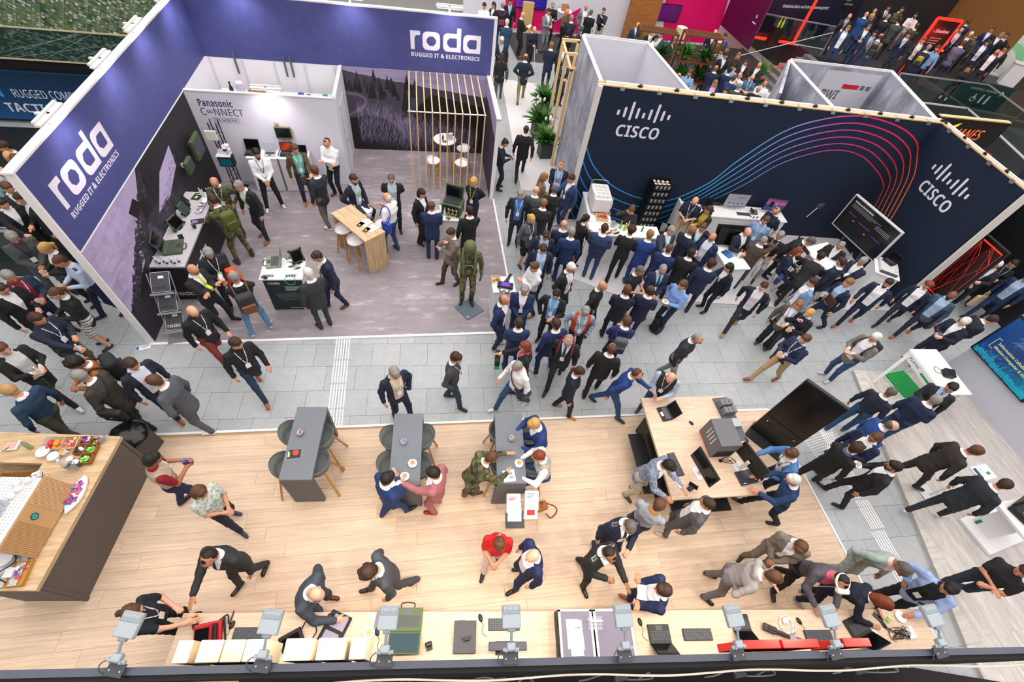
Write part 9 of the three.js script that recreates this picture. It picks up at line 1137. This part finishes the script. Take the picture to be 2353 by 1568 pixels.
const vr=A(1934,1338,290,suit(0x55525a,{hair:'thin/k',skin:'b',arms:'tt',shirt:0xd85a78,v:'open',lean:22,bot:BK,shoe:BK,legs:'step'}),'man with white virtual reality headset and pink shirt');
A(2030,1386,320,{f:1,top:0x161d30,coat:'sweater',bot:NV,hair:'bob/r',arms:'tt',lean:36,shoe:0xc0c0c0},'woman with brown waves in navy top bending over counter');
A(2075,1309,290,suit(0x9aaaa6,{hair:'crew/s',skin:'d',glasses:1,arms:'hd',shirt:0xe8c8cc,lean:20,nod:26}),'man in pale grey green blazer bending forward');
A(2180,1353,215,{top:0x9db4e4,shirt:BK,v:'open',bot:BK,hair:'short/k',skin:'b',arms:'ht',lan:0x202226,lean:8},'man in light blue blazer over black shirt at counter end');
plod=1;
A(2352,1314,205,{top:0x1a1b20,coat:'tee',sleeve:'short',bot:0x1c2436,shoe:0x3a2a24,hair:'short/b',skin:'b',arms:'xc',legs:'walk'},'man in black t-shirt with jeans at the right photo edge');
// ---- right-hand booth
A(2048,901,35,{top:0x1c2638,coat:'sweater',bot:JE,shoe:0x5a5246,hair:'crew/s',skin:'b',arms:'dd',legs:'step'},'man in dark leather jacket and jeans seen from behind');
A(2149,919,35,suit(0x1a2748,{hair:'short/g',skin:'c',arms:'cd',v:'none',fat:1.15,bot:JE}),'broad man in navy blazer with his back to us');
A(2185,892,245,suit(0x22262c,{hair:'short/k',glasses:1,arms:'cd',shirt:LB,tie:0x4a6a8a}),'man with black glasses in charcoal suit listening');
A(2051,979,340,suit(0x1f4488,{hair:'ring/s',skin:'c',glasses:1,arms:'cd',lean:10}),'bald man with glasses in vivid blue blazer');
A(2011,1006,195,suit(0x182144,{hair:'crew/m',skin:'d',shirt:WS,v:'open',arms:'dc',pocket:1}),'tanned man in navy suit talking with the scarf visitor');
A(1967,1030,20,{top:0x17191c,coat:'parka',v:'none',bot:BK,hair:'curly/b',glasses:1,arms:'dr',legs:'walk',shoe:BK,collar:0x3f6488},'visitor in black coat and blue scarf gesturing');
A(2053,1072,150,suit(0x23222a,{hair:'beard/k',skin:'b',glasses:1,arms:'cd',shirt:WS,shoe:BK,legs:'step'}),'bearded man in black suit holding a cappuccino');
A(2242,1037,345,suit(0x2c2622,{hair:'short/m',skin:'b',arms:'dd',lean:14,legs:'walk',v:'none',shoe:BK}),'man in dark brown suit stepping onto the ash deck');
A(2308,1114,10,suit(0x20262c,{hair:'short/b',arms:'dd',lean:14,legs:'walk',v:'none',shoe:WS}),'man in charcoal suit and white sneakers leaning to the case');
// ================================================================ bags and things in hands
function backpack(rec,label,c,s=1,c2=0x2a2c30){
const t=thing('backpack',label,'backpack',rec.up([0,1.2,-.235*(s>1?1.05:1)]),rec.ry);obj('body',rb(.3*s,.42*s,.17*s,0,0,0,.075),mat(c,.8),t);obj('front_pocket',rb(.24*s,.2*s,.07,0,-.09*s,-.1*s,.03),mat(c2,.8),t);obj('zip',bx(.2*s,.006,.006,0,.02,-.135*s),mat(0x9a9aa0,.4),t);
const w2l=v=>t.worldToLocal(v);t.updateMatrixWorld(true);for(const x of[-.12,.12])obj('strap',tube([[x,.14*s,.08],...[[x*1.05,1.47,-.06],[x*1.1,1.46,.04],[x*1.15,1.38,.15],[x*1.2,1.24,.16]].map(q=>w2l(rec.up(q))),[x,-.1,.09]],.016,6,30),mat(c2,.8),t);return t;
}
const who=l=>people.find(p=>p.g.userData.label.includes(l));
backpack(who('olive backpack'),'olive green backpack worn by the leaning soldier',0x5a6224,1.05,0x4c5420);backpack(who('light jeans with grey'),'dark grey backpack with tan leather straps',0x33353a,1.1,0x7a4a28);backpack(who('blue hooded'),'small grey backpack on the blue hooded jacket',0x555c64,.95,0x3a3f46);backpack(who('with black backpack reading'),'black backpack with coloured tags on the white haired man',0x1c1c1e,1.1);backpack(who('rust jacket'),'large black backpack on the rust jacket',0x1d2024,1.2,0x2a2e33);backpack(who('glasses and backpack looking'),'dark backpack on the navy blazer in the queue',0x202634,.9);backpack(who('red backpack strap'),'bright red backpack on the suited man',0xb01c34,.95,0x8a1428);backpack(who('beige jacket with dark'),'dark backpack on the beige jacket on stage',0x24262a,1);backpack(who('black backpack at top'),'black backpack at the top of the aisle',0x17191c,1,0xa0204c);
{const r=who('yellow black bag');backpack(r,'yellow and black backpack on the navy suit on stage',0xb09a20,.85,0x2a2a2a);}
function bag(label,pos,turn,w,h,d,c,strap){const t=thing('shoulder_bag',label,'bag',pos,turn);obj('body',rb(w,h,d,0,0,0,.03),mat(c,.6),t);obj('flap',rb(w*.98,h*.5,.02,0,h*.2,d/2+.004,.008),mat(c,.5),t);obj('clasp',bx(.04,.015,.006,0,-.0,d/2+.016),mSteel,t);if(strap)obj('strap',tube(strap.map(p=>t.worldToLocal(p)),.014,6,40),mat(c,.6),t);return t;}
{const sb=(key,label,q,w,h,d,c,rot=0,path)=>{const r=who(key),p=r.up(q);const t0=new THREE.Object3D();t0.position.copy(p);t0.rotation.y=r.ry+rot;t0.updateMatrixWorld(true);const t=bag(label,p,r.ry+rot,w,h,d,c);t.updateMatrixWorld(true);if(path)obj('strap',tube(path.map(v=>t.worldToLocal(r.up(v))),.013,6,40),mat(c,.6),t);};
const cross=s=>[[.26*s,.98,-.1],[.12*s,1.22,-.17],[-.08*s,1.45,-.1],[-.12*s,1.47,.02],[-.05*s,1.38,.15],[.1*s,1.2,.17],[.24*s,1.0,.05]];
sb('black messenger bag','black leather messenger bag on the dark coat',[.3,.92,-.06],.36,.3,.1,0x17171a,Math.PI/2,cross(1));sb('black shoulder bag striding','small black shoulder bag of the white shirt man',[.27,.92,-.02],.24,.22,.1,0x1a1b1e,Math.PI/2,cross(1));sb('with a shoulder bag','black folded bag on the shoulder of the walking man',[.3,1.12,-.1],.3,.26,.1,0x15171c,Math.PI/2);sb('grey trousers and shoulder bag','olive brown shoulder bag of the woman walking away',[-.27,1.08,-.06],.28,.3,.1,0x4a4436,Math.PI/2);}
{
const hold=(key,i,label,make,dy=0)=>{const r=who(key),p=r.hand[i];make([p.x,p.y+dy,p.z],r,label);};
const cupIn=(p,r,l)=>{const t=thing('paper_cup',l,'cup',[p[0],p[1]-.03,p[2]],r.ry);obj('cup',lathe([[0,0],[.03,0],[.042,.1],[.038,.1],[.027,.01],[0,.01]],18),mWhite,t);obj('coffee',cy(.036,.036,.004,0,.09,0),mat(0xb08a5a,.5),t);};
const phoneIn=(p,r,l,c=0x15171c)=>{const t=thing('phone',l,'phone',p,r.ry);obj('case',rb(.075,.15,.01,0,.03,0,.004).rotateX(-.9),mat(c,.4),t);obj('display',bx(.066,.138,.002,0,.03,-.007).rotateX(-.9),mScreenOff,t);};
const bottleIn=(p,r,l)=>bottle(l,[p[0],p[1]-.08,p[2]],{s:.95});
hold('dark red shirt with paper',0,'paper cup with a stick held by the dark red shirt man',cupIn);hold('light blue uniform shirt',0,'paper cup held by the light blue uniform shirt',cupIn);hold('holding a cup near',0,'white cup held by the fair haired woman in black',cupIn);hold('drinking from a cup',1,'white cup held by the blonde woman',cupIn);hold('coffee and a brown',0,'paper cup held by the walking blond man',cupIn);hold('beige chinos',0,'orange topped cup held by the striding man',cupIn);
hold('gesturing with a bottle',0,'water bottle held by the gesturing man',bottleIn);hold('holding a water bottle',0,'clear water bottle held at the left edge',bottleIn);hold('holding a bottle',1,'small bottle held by the pale blue shirt man',bottleIn);
hold('two phones',0,'black phone held up by the beige vest man',(p,r,l)=>phoneIn(p,r,l));hold('two phones',1,'violet phone held up by the beige vest man',(p,r,l)=>phoneIn(p,r,l,0x7a68b8));hold('reading her phone',0,'phone read by the dark teal woman',(p,r,l)=>phoneIn(p,r,l));hold('checking his phone',0,'phone read by the white haired man',(p,r,l)=>phoneIn(p,r,l,0x3a3c58));hold('looking at his phone',0,'phone read by the host in navy polo',(p,r,l)=>phoneIn(p,r,l));hold('ponytail and leather',0,'white phone held at the coffee bar',(p,r,l)=>phoneIn(p,r,l,0xd8d8dc));hold('holding an orange',0,'small phone held over the orange jacket',(p,r,l)=>phoneIn(p,r,l,0xd0d4dc));
const saucer=(p,r,l)=>{const t=thing('cup_and_saucer',l,'cup',[p[0],p[1]+.03,p[2]],r.ry);obj('saucer',lathe([[0,0],[.05,.004],[.08,.016],[.076,.02],[0,.009]],24),mWhite,t);obj('cup',lathe([[0,.01],[.022,.01],[.038,.035],[.044,.065],[.04,.065],[.034,.035],[0,.018]],20),mWhite,t);obj('coffee',cy(.038,.038,.003,0,.056,0,16),mat(0xd0a468,.4),t);};
hold('cappuccino',0,'cappuccino on saucer held by the bearded man',saucer);hold('coffee plate',1,'coffee and cake plate held by the light blue shirt',saucer);
{const r=who('orange jacket'),p=r.up([.2,1.02,.22]);const t=thing('orange_jacket','bright orange jacket draped over the suited man arm','jacket',p,r.ry);const g=new THREE.SphereGeometry(.2,24,18),q=g.attributes.position;for(let i=0;i<q.count;i++){const x=q.getX(i),y=q.getY(i),z=q.getZ(i),n=1+.45*(fbm(x*9+4,y*7,z*9)-.5);q.setXYZ(i,x*.75*n,y*1.35*n-.08,z*.6*n);}g.computeVertexNormals();obj('cloth',g,mat(0xe8590c,.8),t);obj('collar',rb(.2,.07,.12,0,.2,.02,.03),mat(0xd84c08,.8),t);}
{const r=toteMan,p=r.hand[0];const t=thing('tote_bag','cream tote bag with orange print carried at the right edge','bag',[p.x,p.y-.32,p.z],r.ry+1.3);obj('body',rb(.38,.4,.08,0,0,0,.03),mat(0xe8d9b4,.8),t);obj('handles',[tube([[-.09,.18,.03],[-.07,.34,.02],[.07,.34,.02],[.09,.18,.03]],.01,6,20)],mat(0xe0cfa4,.8),t);obj('print',[sp(.05,-.03,0,.035,10).scale(1,1,.3),sp(.06,.05,.03,.035,10).scale(1,1,.3)],mat(0xd85020,.7),t);}
{const r=who('green bag'),p=r.hand[0];const t=thing('carrier_bag','black and green carrier bag held by the red haired woman','bag',[p.x,p.y-.22,p.z],r.ry);obj('body',rb(.3,.3,.1,0,0,0,.03),mat(0x1e221f,.7),t);obj('stripe',bx(.31,.1,.104,0,-.1,0),mat(0x1fc04a,.6),t);obj('handle',tube([[-.08,.14,0],[-.05,.22,0],[.05,.22,0],[.08,.14,0]],.01,6,20),mBlack,t);}
{const r=who('blue bag'),p=r.up([-.3,.86,.12]);bag('dark blue handbag of the sitting auburn woman',p,r.ry,.34,.24,.12,0x1c3a6a);}
{const r=who('white polo and jeans'),p=r.up([.27,1.0,-.1]);const t=bag('bright blue sling bag of the white polo man',p,r.ry+1.57,.26,.3,.08,0x2a48b8);t.updateMatrixWorld(true);obj('strap',tube([[.24,1.1,-.12],[.18,1.35,-.16],[.13,1.47,-.06],[.13,1.44,.08],[.22,1.2,.14]].map(v=>t.worldToLocal(r.up(v))),.014,6,30),mat(0x2a48b8,.6),t);}
{const r=who('brown folder'),p=r.front(.1,1.08,.05);const t=thing('document_folder','dark brown leather folder carried by the blond man','folder',p,r.ry);obj('cover',rb(.34,.24,.03,0,0,0,.008),mat(0x4a2e22,.6),t);obj('strap',bx(.03,.245,.034,.1,0,0),mat(0x3a2218,.6),t);}
{const r=who('walking stick'),p=r.hand[0];const t=thing('walking_stick','white walking stick of the bald old man','stick',[p.x,0,p.z],r.ry);obj('shaft',bar([.05,.01,.22],[0,p.y-.02,0],.011),mat(0xe4e4e8,.5),t);obj('handle',bar([0,p.y-.02,-.03],[0,p.y,.08],.015),mat(0x3a2a20,.5),t);}
{const r=who('reading papers'),p=r.hand[0];const t=thing('papers','white papers read by the bald man in the aisle','papers',[p.x,p.y+.03,p.z],r.ry);obj('sheet',[bx(.21,.003,.29).rotateX(-.5)],mPaper,t);obj('clip',bx(.06,.012,.02,0,.07,-.12),mSteel,t);}
{const r=who('virtual reality'),t=thing('vr_headset','white virtual reality headset worn over the eyes','headset',r.head,r.ry);t.rotation.order='YXZ';t.rotation.x=.5;obj('visor',rb(.19,.1,.09,0,.01,.12,.035),mat(0xf2f2f4,.35),t);obj('strap',new THREE.TorusGeometry(.108,.014,8,32).rotateX(Math.PI/2).scale(.95,1.4,1.1).translate(0,.02,.0),mat(0xf2f2f4,.4),t);obj('cable',tube([[.1,.0,.08],[.16,-.15,.12],[.12,-.4,.2],[.05,-.62,.28]],.006,6,30),mWhite,t);}
{const r=who('helmet and chest'),p=r.front(0,1.2,.03);const t=thing('chest_tablet','black tablet strapped on the mannequin chest','tablet',p,r.ry);obj('housing',rb(.18,.1,.02,0,0,0,.01),mat(0x9a9ca0,.4),t);obj('display',bx(.15,.08,.004,0,0,.011),mScreenOff,t);const v=thing('tactical_vest','olive webbing vest worn by the mannequin','vest');const gs=[];for(const s of[-1,1]){const pts=[[s*.11,1.0,.17],[s*.12,1.25,.15],[s*.12,1.42,.1],[s*.12,1.49,-.02],[s*.12,1.42,-.14],[s*.12,1.2,-.18]].map(q=>r.up(q));gs.push(tube(pts,.032,8,40));obj('strap',gs.pop(),mat(0x5f6a3a,.85),v);}for(const x of[-.14,0,.14]){const q=r.front(x,1.05,.03);const o=obj('pouch',rb(.11,.12,.06,0,0,0,.02),mat(0x5a6436,.85),v);o.position.copy(q);o.rotation.y=r.ry;}}
const boards=(key,c,rim)=>{const r=who(key);for(const s of[-1,1]){const o=new THREE.Mesh(rb(.055,.012,.11,0,0,0,.004),mat(c,.6));o.name='shoulder_board';shade(o);r.g.add(o);const q=r.up([s*.155,1.468,-.012]);o.position.copy(r.g.worldToLocal(q));o.rotation.z=-s*.35;o.rotation.y=Math.PI/2;const e=new THREE.Mesh(rb(.045,.004,.1,0,.007,0,.002),mat(rim,.5));e.name='braid';shade(e);o.add(e);}};
boards('gold shoulder',0xc9a04a,0x1a2240);boards('light blue uniform',0x1a2040,0x2a3050);boards('balding officer',0xd8d8d0,0x3a3c40);
}
renderer.render(scene,camera);
